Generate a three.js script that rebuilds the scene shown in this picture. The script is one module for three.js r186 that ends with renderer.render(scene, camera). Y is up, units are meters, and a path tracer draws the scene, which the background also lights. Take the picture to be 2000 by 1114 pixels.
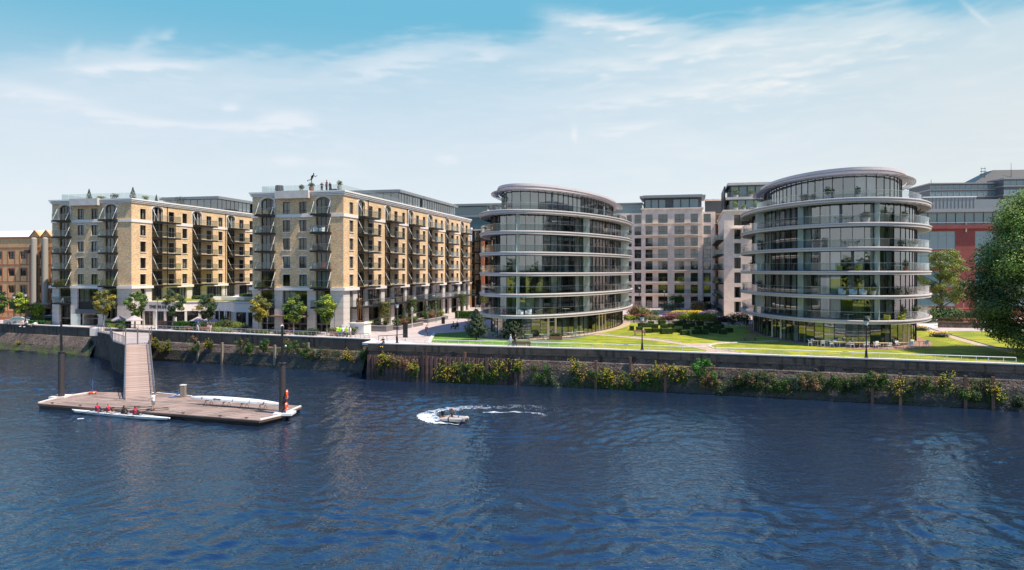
import * as THREE from 'three';
import { FontLoader } from 'three/addons/loaders/FontLoader.js';
import { TextGeometry } from 'three/addons/geometries/TextGeometry.js';
import { RoundedBoxGeometry } from 'three/addons/geometries/RoundedBoxGeometry.js';

// ---------------------------------------------------------------- camera, sky, sun, exposure
const scene = new THREE.Scene();
const EYE = 15.3, FOC = 1450;                                  // metres above the water; focal length for a frame 2000 wide
const camera = new THREE.PerspectiveCamera(2 * Math.atan(557 / FOC) * 180 / Math.PI, 2000 / 1114, 0.5, 5000);
camera.position.set(0, EYE, 0);
camera.setViewOffset(2000, 1114, 0, 29, 2000, 1114);           // shifted lens: verticals stay vertical
const renderer = new THREE.WebGLRenderer({ antialias: true });
renderer.toneMapping = THREE.LinearToneMapping;
renderer.toneMappingExposure = 1.4;
renderer.shadowMap.enabled = true;

const SUN_EL = 59 * Math.PI / 180, SUN_DIR = new THREE.Vector3(0.90 * Math.cos(SUN_EL), Math.sin(SUN_EL), 0.435 * Math.cos(SUN_EL)).normalize();
const sun = new THREE.DirectionalLight(0xfff1dc, 4.9);
sun.name = 'sun';
sun.position.copy(SUN_DIR).multiplyScalar(400).add(new THREE.Vector3(0, 0, -120));
sun.target.position.set(0, 0, -120);
sun.castShadow = true;
sun.shadow.mapSize.set(4096, 4096);
Object.assign(sun.shadow.camera, { left: -160, right: 160, top: 160, bottom: -160, near: 10, far: 900 });
scene.add(sun, sun.target);

// ---------------------------------------------------------------- random numbers and noise
function rng(seed) { let a = seed >>> 0; return () => { a = (a + 0x6d2b79f5) | 0; let t = Math.imul(a ^ (a >>> 15), 1 | a); t = (t + Math.imul(t ^ (t >>> 7), 61 | t)) ^ t; return ((t ^ (t >>> 14)) >>> 0) / 4294967296; }; }
const hash2 = (x, y) => { let h = Math.imul(x, 374761393) + Math.imul(y, 668265263); h = Math.imul(h ^ (h >>> 13), 1274126177); return ((h ^ (h >>> 16)) >>> 0) / 4294967296; };
const sm = (t) => t * t * (3 - 2 * t), lerp = (a, b, t) => a + (b - a) * t, clamp = (x, a = 0, b = 1) => Math.min(b, Math.max(a, x)), step = (a, b, x) => sm(clamp((x - a) / (b - a)));
function vnoise(x, y, px = 0, py = 0) {                        // value noise, with periods px, py when given
  let x0 = Math.floor(x), y0 = Math.floor(y); const fx = sm(x - x0), fy = sm(y - y0); let x1 = x0 + 1, y1 = y0 + 1;
  if (px) { x0 = ((x0 % px) + px) % px; x1 = ((x1 % px) + px) % px; }
  if (py) { y0 = ((y0 % py) + py) % py; y1 = ((y1 % py) + py) % py; }
  return lerp(lerp(hash2(x0, y0), hash2(x1, y0), fx), lerp(hash2(x0, y1), hash2(x1, y1), fx), fy);
}
function fbm(x, y, oct = 4, px = 0, py = 0) { let s = 0, a = 0.5, n = 0; for (let i = 0; i < oct; i++) { s += a * vnoise(x + i * 17.3 * (px ? 0 : 1), y + i * 9.1 * (py ? 0 : 1), px, py); n += a; a *= 0.5; x *= 2; y *= 2; px *= 2; py *= 2; } return s / n; }

// ---------------------------------------------------------------- sky: air and cirrus, computed
{
  const W = 4096, H = 2048, data = new Float32Array(W * H * 4);
  const mix3 = (a, b, t) => [lerp(a[0], b[0], t), lerp(a[1], b[1], t), lerp(a[2], b[2], t)];
  const zen = [0.020, 0.13, 0.62], high = [0.055, 0.34, 1.0], mid = [0.17, 0.50, 0.70], low = [0.50, 0.68, 0.82], hor = [0.79, 0.875, 0.90];
  // the lower edge of the clear blue, and single wisps: where they stand in the sky, as tangents seen from the river [x, y, half length, half thickness, slope, strength]
  const edge = [[-900, 75], [0, 100], [300, 84], [550, 84], [650, 88], [850, 58], [1000, 62], [1100, 26], [1300, 30], [1500, 12], [1700, 2], [2000, 0], [2900, 40]];
  const edgeAt = (x) => { for (let i = 1; i < edge.length; i++) if (x < edge[i][0]) { const [a0, e0] = edge[i - 1], [a1, e1] = edge[i]; return lerp(e0, e1, sm(clamp((x - a0) / (a1 - a0)))); } return 40; };
  const wisps = [[270, 131, 240, 9, -0.035, 0.62], [190, 112, 230, 20, 0, 0.3], [278, 82, 40, 16, -0.5, 0.4], [145, 96, 26, 14, -0.4, 0.35], [322, 68, 30, 9, -0.3, 0.4], [90, 186, 150, 13, 0.2, 0.42], [210, 224, 150, 11, 0.16, 0.42], [330, 243, 110, 7, 0.07, 0.55], [450, 212, 26, 10, 0, 0.6], [562, 238, 78, 17, 0.06, 1.0], [470, 243, 110, 7, 0, 0.4], [565, 314, 50, 11, 0.03, 0.5], [650, 320, 64, 10, -0.02, 0.35], [872, 311, 34, 8, 0.05, 0.6], [665, 345, 70, 9, 0, 0.3], [1150, 40, 140, 17, 0.13, 0.9], [1260, 56, 110, 15, 0.05, 0.5], [1122, 262, 10, 14, 0, 0.6], [1235, 250, 120, 9, -0.12, 0.45], [1450, 160, 260, 24, -0.14, 0.34], [1300, 190, 280, 15, -0.05, 0.3], [1560, 118, 260, 28, -0.12, 0.36], [1905, 26, 50, 7, 0.9, 0.5], [1420, 82, 230, 22, -0.15, 0.36], [1720, 60, 280, 32, -0.1, 0.3], [1190, 122, 230, 20, -0.1, 0.26], [760, 120, 220, 22, -0.08, 0.3], [950, 95, 120, 16, 0.05, 0.3]];
  for (let j = 0; j < H; j++) {
    const e = ((j + 0.5) / H - 0.5) * 180;
    for (let i = 0; i < W; i++) {
      const o = (j * W + i) * 4; data[o + 3] = 1;
      let c;
      if (e < -1.5) { c = [0.10, 0.12, 0.15]; data[o] = c[0]; data[o + 1] = c[1]; data[o + 2] = c[2]; continue; }
      let a = ((i + 0.5) / W - 0.25) * 360; if (a > 180) a -= 360;     // 0 straight ahead, to the right positive
      const el = Math.max(e, 0);
      c = mix3(hor, low, step(1, 13, el)); c = mix3(c, mid, step(9, 19, el)); c = mix3(c, high, step(20, 42, el)); c = mix3(c, zen, step(30, 75, el));
      // the sun's side is paler
      const ar = a * Math.PI / 180, er = el * Math.PI / 180, glow = Math.max(0, Math.sin(ar) * Math.cos(er) * SUN_DIR.x - Math.cos(ar) * Math.cos(er) * -SUN_DIR.z * -1 + Math.sin(er) * SUN_DIR.y);
      c = mix3(c, [0.95, 0.93, 0.90], 0.42 * Math.pow(glow, 9));
      if (el < 62) {
        const near = Math.abs(a) < 50, X = near ? 1000 + 1450 * Math.tan(ar) : 0, Y = near ? 528 - 1450 * Math.tan(er) / Math.cos(ar) : 0;
        const warp = fbm(a * 0.12 + 40, el * 0.3 + 7, 3) - 0.5;
        const streak = fbm((a + el * 1.4) * 0.10 + warp * 1.6 + 90, (el - a * 0.05) * 0.85 + warp * 2.2 + 20, near ? 6 : 4);
        const fine = fbm((a + el) * 0.55 + 300, (el - a * 0.06) * 3.6 + warp * 4, near ? 6 : 3);
        const lim = near ? edgeAt(X) + (fbm(X * 0.008 + 11, 3.3, 4) - 0.5) * 46 + (fine - 0.5) * 50 : 0, under = near ? step(lim - 12, lim + 55, Y) : step(18, 15, el);
        let cl = under * (0.40 + 0.12 * step(0.3, 0.75, streak)) + 0.07 * step(0.45, 0.8, fine) * under + 0.30 * step(0.6, 0.82, streak) * step(21, 28, el) * step(60, 44, el);
        if (near) for (const [wa, we, wl, wt, k, st] of wisps) { const dx = X - wa; if (Math.abs(dx) > wl) continue; const dy = Y - we - k * dx - (fine - 0.5) * wt * 2.4, q = (dx / wl) ** 2; cl += (wa > 1000 ? 0.8 : 1) * st * Math.exp(-((dy / (wt * (0.5 + fine))) ** 2)) * (1 - q) ** 2 * (0.3 + 0.9 * fine); }
        cl = clamp(cl, 0, 0.92);
        const white = mix3([0.80, 0.86, 0.93], [0.90, 0.92, 0.92], step(-10, 25, a));
        c = mix3(c, white, cl);
        if (near) c = mix3(c, [0.70, 0.74, 0.73], 0.30 * step(14, 36, a) * step(0, 7, el) * step(20, 9, el));
      }
      data[o] = c[0] * 0.72; data[o + 1] = c[1] * 0.72; data[o + 2] = c[2] * 0.72;
    }
  }
  const sky = new THREE.DataTexture(data, W, H, THREE.RGBAFormat, THREE.FloatType);
  sky.mapping = THREE.EquirectangularReflectionMapping; sky.magFilter = sky.minFilter = THREE.LinearFilter; sky.needsUpdate = true;
  scene.background = sky; scene.environment = sky;
}

// ---------------------------------------------------------------- scene helpers
const taken = new Map();
function numbered(name) { const n = taken.get(name) ?? 0; taken.set(name, n + 1); return n ? name + '_' + String(n).padStart(3, '0') : name; }
function meta(o, label, category, group, kind) { if (label) o.userData.label = label; if (category) o.userData.category = category; if (group) o.userData.group = group; if (kind) o.userData.kind = kind; return o; }
function shade(o) { o.castShadow = o.receiveShadow = true; return o; }
function thing(name, label, category, pos = [0, 0, 0], turn = 0, group) { const o = new THREE.Group(); o.name = numbered(name); o.position.set(...pos); o.rotation.y = turn; scene.add(o); return meta(o, label, category, group); }
function part(name, geo, mat, parent, label) { const m = shade(new THREE.Mesh(geo instanceof MB ? geo.geo() : geo, mat)); m.name = name; if (label) m.userData.label = label; parent.add(m); return m; }
function single(name, label, category, geo, mat, pos = [0, 0, 0], turn = 0, group, kind) { const m = part(numbered(name), geo, mat, scene); m.position.set(...pos); m.rotation.y = turn; return meta(m, label, category, group, kind); }
function struct(name, geo, mat) { const m = part(numbered(name), geo, mat, scene); m.userData.kind = 'structure'; return m; }
function copyOf(o, label, pos, turn = 0, scale = 1, group) { const c = o.clone(); c.name = numbered(o.name.replace(/_\d+$/, '')); c.position.set(...pos); c.rotation.y = turn; if (Array.isArray(scale)) c.scale.set(...scale); else c.scale.setScalar(scale); c.userData = { ...o.userData }; if (label) c.userData.label = label; if (group) c.userData.group = group; scene.add(c); return c; }
const V = (x, y, d) => [x, y, -d];                              // x to the right, y up, d metres ahead
const GY = 4.8;                                                // the level of the promenade
const G = (px, py, y = GY) => { const d = (EYE - y) * FOC / (py - 528); return [(px - 1000) / FOC * d, d]; };   // plan position (x, ahead) read off the photograph
const GV = (px, py, y = GY) => { const [x, d] = G(px, py, y); return [x, y, -d]; };

class MB {                                                      // a mesh being collected: flat or smooth triangles, uv in metres
  constructor() { this.p = []; this.n = []; this.u = []; this.c = []; this.m = null; this.col = null; }
  at(a) { if (!this.m) return a; const e = this.m.elements, [x, y, z] = a; return [e[0] * x + e[4] * y + e[8] * z + e[12], e[1] * x + e[5] * y + e[9] * z + e[13], e[2] * x + e[6] * y + e[10] * z + e[14]]; }
  dir(a) { if (!this.m) return a; const e = this.m.elements, [x, y, z] = a; return [e[0] * x + e[4] * y + e[8] * z, e[1] * x + e[5] * y + e[9] * z, e[2] * x + e[6] * y + e[10] * z]; }
  raw(a, n, uv) { this.p.push(a[0], a[1], a[2]); this.n.push(n[0], n[1], n[2]); this.u.push(uv[0], uv[1]); if (this.col) this.c.push(this.col[0], this.col[1], this.col[2]); }
  flatUV(a, n) { if (Math.abs(n[1]) > 0.7) return [a[0], -a[2]]; const l = Math.hypot(n[0], n[2]) || 1; return [(a[0] * n[2] - a[2] * n[0]) / l, a[1]]; }
  tri(a, b, c, uvs, ns) {
    a = this.at(a); b = this.at(b); c = this.at(c);
    const x1 = b[0] - a[0], y1 = b[1] - a[1], z1 = b[2] - a[2], x2 = c[0] - a[0], y2 = c[1] - a[1], z2 = c[2] - a[2];
    let nx = y1 * z2 - z1 * y2, ny = z1 * x2 - x1 * z2, nz = x1 * y2 - y1 * x2; const l = Math.hypot(nx, ny, nz) || 1; const n = [nx / l, ny / l, nz / l];
    const N = ns ? ns.map((q) => this.dir(q)) : [n, n, n];
    this.raw(a, N[0], uvs ? uvs[0] : this.flatUV(a, n)); this.raw(b, N[1], uvs ? uvs[1] : this.flatUV(b, n)); this.raw(c, N[2], uvs ? uvs[2] : this.flatUV(c, n));
    return this;
  }
  quad(a, b, c, d, uvs, ns) { this.tri(a, b, c, uvs && [uvs[0], uvs[1], uvs[2]], ns && [ns[0], ns[1], ns[2]]); return this.tri(a, c, d, uvs && [uvs[0], uvs[2], uvs[3]], ns && [ns[0], ns[2], ns[3]]); }
  box(x0, y0, z0, x1, y1, z1) {
    const A = [x0, y0, z1], B = [x1, y0, z1], C = [x1, y1, z1], D = [x0, y1, z1], E = [x0, y0, z0], F = [x1, y0, z0], K = [x1, y1, z0], H = [x0, y1, z0];
    this.quad(A, B, C, D); this.quad(F, E, H, K); this.quad(B, F, K, C); this.quad(E, A, D, H); this.quad(D, C, K, H); return this.quad(E, F, B, A);
  }
  cbox(x, y, z, w, h, d) { return this.box(x - w / 2, y - h / 2, z - d / 2, x + w / 2, y + h / 2, z + d / 2); }
  cyl(a, b, r0, r1, seg = 8, caps = true) {
    const d = new THREE.Vector3(b[0] - a[0], b[1] - a[1], b[2] - a[2]), len = d.length(); d.normalize();
    const s = Math.abs(d.y) > 0.9 ? new THREE.Vector3(1, 0, 0) : new THREE.Vector3(0, 1, 0), X = new THREE.Vector3().crossVectors(d, s).normalize(), Y = new THREE.Vector3().crossVectors(d, X);
    const P = (o, r, k) => { const t = k / seg * 2 * Math.PI, c = Math.cos(t), q = Math.sin(t); return [[o[0] + (X.x * c + Y.x * q) * r, o[1] + (X.y * c + Y.y * q) * r, o[2] + (X.z * c + Y.z * q) * r], [X.x * c + Y.x * q, X.y * c + Y.y * q, X.z * c + Y.z * q]]; };
    for (let k = 0; k < seg; k++) {
      const [p0, n0] = P(a, r0, k), [p1, n1] = P(a, r0, k + 1), [q0] = P(b, r1, k), [q1] = P(b, r1, k + 1), u0 = k / seg * 6.28 * r0, u1 = (k + 1) / seg * 6.28 * r0;
      this.quad(p0, p1, q1, q0, [[u0, 0], [u1, 0], [u1, len], [u0, len]], [n0, n1, n1, n0]);
      if (caps) { if (r1 > 0.001) this.tri(b, q0, q1); if (r0 > 0.001) this.tri(a, p1, p0); }
    }
    return this;
  }
  tube(pts, r, seg = 6) { for (let i = 1; i < pts.length; i++) this.cyl(pts[i - 1], pts[i], Array.isArray(r) ? r[i - 1] : r, Array.isArray(r) ? r[i] : r, seg, i === 1 || i === pts.length - 1 || !Array.isArray(r)); return this; }
  ball(c, rx, ry = rx, rz = rx, seg = 8, rows = 6, y0 = -1) {
    const P = (i, j) => { const v = lerp(Math.asin(y0), Math.PI / 2, j / rows), t = i / seg * 2 * Math.PI, n = [Math.cos(v) * Math.cos(t), Math.sin(v), -Math.cos(v) * Math.sin(t)]; return [[c[0] + n[0] * rx, c[1] + n[1] * ry, c[2] + n[2] * rz], n]; };
    for (let j = 0; j < rows; j++) for (let i = 0; i < seg; i++) { const [a, na] = P(i, j), [b, nb] = P(i + 1, j), [d, nd] = P(i + 1, j + 1), [e, ne] = P(i, j + 1); if (j < rows - 1) this.quad(a, b, d, e, undefined, [na, nb, nd, ne]); else this.tri(a, b, e, undefined, [na, nb, ne]); }
    return this;
  }
  prism(poly, y0, y1, sides = true, bottom = true) {             // poly: [x, z] pairs
    const pts = poly.map((q) => new THREE.Vector2(q[0], q[1])), ccw = THREE.ShapeUtils.area(pts) > 0;
    for (const f of THREE.ShapeUtils.triangulateShape(pts, [])) { const [a, b, c] = ccw ? [f[0], f[2], f[1]] : f; this.tri([poly[a][0], y1, poly[a][1]], [poly[b][0], y1, poly[b][1]], [poly[c][0], y1, poly[c][1]]); if (bottom) this.tri([poly[a][0], y0, poly[a][1]], [poly[c][0], y0, poly[c][1]], [poly[b][0], y0, poly[b][1]]); }
    if (sides) for (let i = 0; i < poly.length; i++) { let p = poly[i], q = poly[(i + 1) % poly.length]; if (ccw) [p, q] = [q, p]; this.quad([p[0], y0, p[1]], [q[0], y0, q[1]], [q[0], y1, q[1]], [p[0], y1, p[1]].slice()); }
    return this;
  }
  geo() {
    const g = new THREE.BufferGeometry();
    g.setAttribute('position', new THREE.Float32BufferAttribute(this.p, 3)); g.setAttribute('normal', new THREE.Float32BufferAttribute(this.n, 3)); g.setAttribute('uv', new THREE.Float32BufferAttribute(this.u, 2));
    if (this.c.length) g.setAttribute('color', new THREE.Float32BufferAttribute(this.c, 3));
    return g;
  }
}
// closed poly given in plan pixels/metres: [x, ahead] -> [x, z]
const plan = (pts) => pts.map(([x, d]) => [x, -d]);
// ---------------------------------------------------------------- textures
const S2L = (c) => (c <= 0.04045 ? c / 12.92 : ((c + 0.055) / 1.055) ** 2.4), L2S = (c) => (c <= 0.0031308 ? c * 12.92 : 1.055 * c ** (1 / 2.4) - 0.055);
function texture(w, h, metres, fn, srgb = true) {               // fn(i, j) -> linear colour [r, g, b] or one height
  const d = new Uint8Array(w * h * 4);
  for (let j = 0; j < h; j++) for (let i = 0; i < w; i++) { const c = fn(i, j), o = (j * w + i) * 4; if (typeof c === 'number') d[o] = d[o + 1] = d[o + 2] = clamp(c) * 255; else for (let k = 0; k < 3; k++) d[o + k] = L2S(clamp(c[k])) * 255; d[o + 3] = 255; }
  const t = new THREE.DataTexture(d, w, h); t.wrapS = t.wrapT = THREE.RepeatWrapping; t.magFilter = t.minFilter = THREE.LinearFilter; t.colorSpace = srgb ? THREE.SRGBColorSpace : THREE.NoColorSpace; t.repeat.set(1 / metres[0], 1 / metres[1]); t.needsUpdate = true; return t;
}
const mul = (c, k) => [c[0] * k, c[1] * k, c[2] * k], mixc = (a, b, t) => [lerp(a[0], b[0], t), lerp(a[1], b[1], t), lerp(a[2], b[2], t)];
function brickTex(cols, mortar, spread, W = 2048, m = 13.5, patch = 0.35) {
  const nx = Math.round(m / 0.225), ny = Math.round(m / 0.075), bw = W / nx, bh = W / ny;
  return texture(W, W, [m, m], (i, j) => {
    const r = Math.floor(j / bh), off = (r % 2) * bw / 2, k = Math.floor(((i + off) % W) / bw), fx = ((i + off) % bw) / bw, fy = (j % bh) / bh;
    const big = fbm(i / W * 8, j / W * 8, 3, 8, 8), h = hash2(k + 3, r + 11);
    if (fx < 0.05 || fy < 0.14) return mul(mortar, 0.85 + 0.3 * big);
    const c = mixc(cols[Math.floor(h * cols.length) % cols.length], cols[0], 0.3), s = 1 + (hash2(k * 7, r * 13) - 0.5) * spread;
    return mul(c, s * (1 - patch / 2 + patch * big));
  });
}
const T = {};
T.brick = brickTex([[0.72, 0.48, 0.245], [0.78, 0.51, 0.23], [0.56, 0.38, 0.25], [0.70, 0.41, 0.21], [0.82, 0.64, 0.42], [0.38, 0.26, 0.21]], [0.64, 0.52, 0.40], 0.36, 2048, 13.5, 0.32);
T.orange = brickTex([[0.74, 0.43, 0.20], [0.79, 0.47, 0.23], [0.69, 0.38, 0.18]], [0.42, 0.30, 0.2], 0.35, 1024, 9, 0.25);
T.redbrick = brickTex([[0.20, 0.045, 0.042], [0.235, 0.055, 0.046], [0.17, 0.042, 0.04]], [0.2, 0.09, 0.08], 0.3, 1024, 9, 0.25);
T.concrete = texture(1024, 1024, [12, 6], (i, j) => { const a = fbm(i / 1024 * 10, j / 1024 * 6, 5, 10, 6), s = fbm(i / 1024 * 44, 3.5 + a * 0.8, 4, 44, 0) * 0.75 + 0.25 * fbm(i / 1024 * 14, j / 1024 * 9, 4, 14, 9), g = fbm(i / 1024 * 90, j / 1024 * 90, 2, 90, 90); const k = 0.48 + 0.75 * a * (0.55 + 0.65 * s) + 0.12 * (g - 0.5); return mixc(mul([0.125, 0.10, 0.084], k), mul([0.05, 0.04, 0.034], k), step(0.54, 0.75, s)); });
T.oldwall = texture(2048, 1024, [24, 6], (i, j) => {
  const bx = i / 2048 * 24 / 0.24, by = j / 1024 * 6 / 0.085, r = Math.floor(by), k = Math.floor(bx + (r % 2) * 0.5), m = ((bx + (r % 2) * 0.5) % 1) < 0.07 || (by % 1) < 0.15;
  const a = fbm(i / 2048 * 24, j / 1024 * 6, 5, 24, 6), h = hash2(k, r), bare = step(0.5, 0.66, fbm(i / 2048 * 32 + 0, j / 1024 * 9, 4, 32, 9));
  let c = mixc([0.075, 0.052, 0.043], [0.135, 0.092, 0.074], h); if (m) c = [0.15, 0.13, 0.12];
  c = mixc(c, [0.20, 0.155, 0.13], bare * 0.4); if (hash2(i >> 3, j >> 2) > 0.94) c = mixc(c, [0.50, 0.43, 0.39], 0.7); if (hash2(i >> 4, j >> 3) > 0.93) c = mul(c, 0.45);
  return mul(c, 0.5 + 0.95 * a);
});
T.tide = texture(1024, 1024, [12, 3], (i, j) => { const a = fbm(i / 1024 * 20, j / 1024 * 6, 5, 20, 6), s = fbm(i / 1024 * 70, j / 1024 * 3, 3, 70, 3); return mixc(mul([0.045, 0.042, 0.040], 0.5 + a), mul([0.045, 0.05, 0.022], 0.5 + s), step(0.48, 0.66, a) * 0.7); });
T.moss = texture(512, 512, [8, 2], (i, j) => { const a = fbm(i / 512 * 26, j / 512 * 8, 5, 26, 8), s = fbm(i / 512 * 12, j / 512 * 3, 3, 12, 3); return mixc(mul([0.07, 0.065, 0.05], 0.5 + a), mul([0.075, 0.095, 0.03], 0.5 + a), step(0.4, 0.6, s)); });
T.paving = texture(1024, 1024, [9, 9], (i, j) => { const x = i / 1024 * 15, y = j / 1024 * 10, r = Math.floor(y), k = Math.floor((x + (r % 2) * 0.5) % 15), f = ((x + (r % 2) * 0.5) % 1), m = f < 0.025 || (y % 1) < 0.02; return mul([0.50, 0.43, 0.41], (m ? 0.72 : 0.9 + 0.14 * hash2(k, r)) * (0.86 + 0.28 * fbm(i / 1024 * 6, j / 1024 * 6, 4, 6, 6))); });
T.sett = texture(512, 512, [3, 3], (i, j) => { const x = i / 512 * 15, y = j / 512 * 30, r = Math.floor(y), k = Math.floor((x + (r % 2) * 0.5) % 15), m = ((x + (r % 2) * 0.5) % 1) < 0.08 || (y % 1) < 0.14; return mul(m ? [0.2, 0.15, 0.13] : [0.36, 0.2, 0.15], 0.7 + 0.6 * hash2(k, r)); });
T.gravel = texture(512, 512, [4, 4], (i, j) => { const a = fbm(i / 512 * 64, j / 512 * 64, 3, 64, 64), b = fbm(i / 512 * 8, j / 512 * 8, 3, 8, 8); return mul([0.47, 0.37, 0.27], 0.6 + 0.45 * a + 0.35 * b); });
const grassFn = (c1, c2, c3) => (i, j) => { const b = fbm(i / 1024 * 9, j / 1024 * 9, 4, 9, 9), f = fbm(i / 1024 * 150, j / 1024 * 150, 2, 150, 150), p = fbm(i / 1024 * 30, j / 1024 * 30, 3, 30, 30); return mul(mixc(mixc(c1, c2, step(0.32, 0.68, b)), c3, step(0.55, 0.8, p) * 0.5), 0.62 + 0.76 * f); };
T.grass = texture(1024, 1024, [14, 14], grassFn([0.175, 0.22, 0.010], [0.315, 0.33, 0.014], [0.36, 0.30, 0.03]));
T.lawn = texture(1024, 1024, [14, 14], grassFn([0.07, 0.19, 0.018], [0.10, 0.225, 0.022], [0.13, 0.21, 0.03]));
T.wood = texture(1024, 256, [3, 0.75], (i, j) => { const a = fbm(i / 1024 * 6, j / 256 * 40, 4, 6, 40), b = fbm(i / 1024 * 3, j / 256 * 2, 3, 3, 2); return mul([0.29, 0.215, 0.185], 0.33 + 0.5 * a + 0.75 * b); });
T.stone = texture(1024, 1024, [8, 8], (i, j) => { const a = fbm(i / 1024 * 8, j / 1024 * 8, 5, 8, 8), s = fbm(i / 1024 * 40, j / 1024 * 3, 3, 40, 3); return mul([0.60, 0.555, 0.53], 0.78 + 0.28 * a + 0.14 * s); });
T.pink = texture(1024, 1024, [8, 8], (i, j) => { const y = j / 1024 * 8 / 0.5, x = i / 1024 * 8, r = Math.floor(y), m = (y % 1) < 0.035; const a = fbm(x, j / 128, 4, 8, 8); return mul([0.82, 0.68, 0.575], (m ? 0.8 : 0.95 + 0.1 * hash2(r, Math.floor(x / 0.8 + (r % 2) * 0.5))) * (0.86 + 0.26 * a)); });
T.rust = texture(512, 512, [4, 4], (i, j) => { const a = fbm(i / 512 * 30, j / 512 * 3, 4, 30, 3), b = fbm(i / 512 * 8, j / 512 * 8, 4, 8, 8); return mixc(mul([0.13, 0.075, 0.065], 0.5 + a), mul([0.055, 0.04, 0.04], 0.6 + b), step(0.42, 0.62, b)); });
T.ripple = texture(1024, 1024, [9, 9], (i, j) => { const x = i / 1024, y = j / 1024; const r = (n, m, o) => 1 - Math.abs(2 * vnoise(x * n + o, y * m + o, n, m) - 1); return 0.5 * fbm(x * 12, y * 22, 3, 12, 22) + 0.28 * r(26, 44, 0) + 0.16 * r(52, 90, 0) + 0.06 * vnoise(x * 128, y * 190, 128, 190); }, false);
T.bumpy = texture(512, 512, [3, 3], (i, j) => fbm(i / 512 * 16, j / 512 * 16, 5, 16, 16), false);

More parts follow.
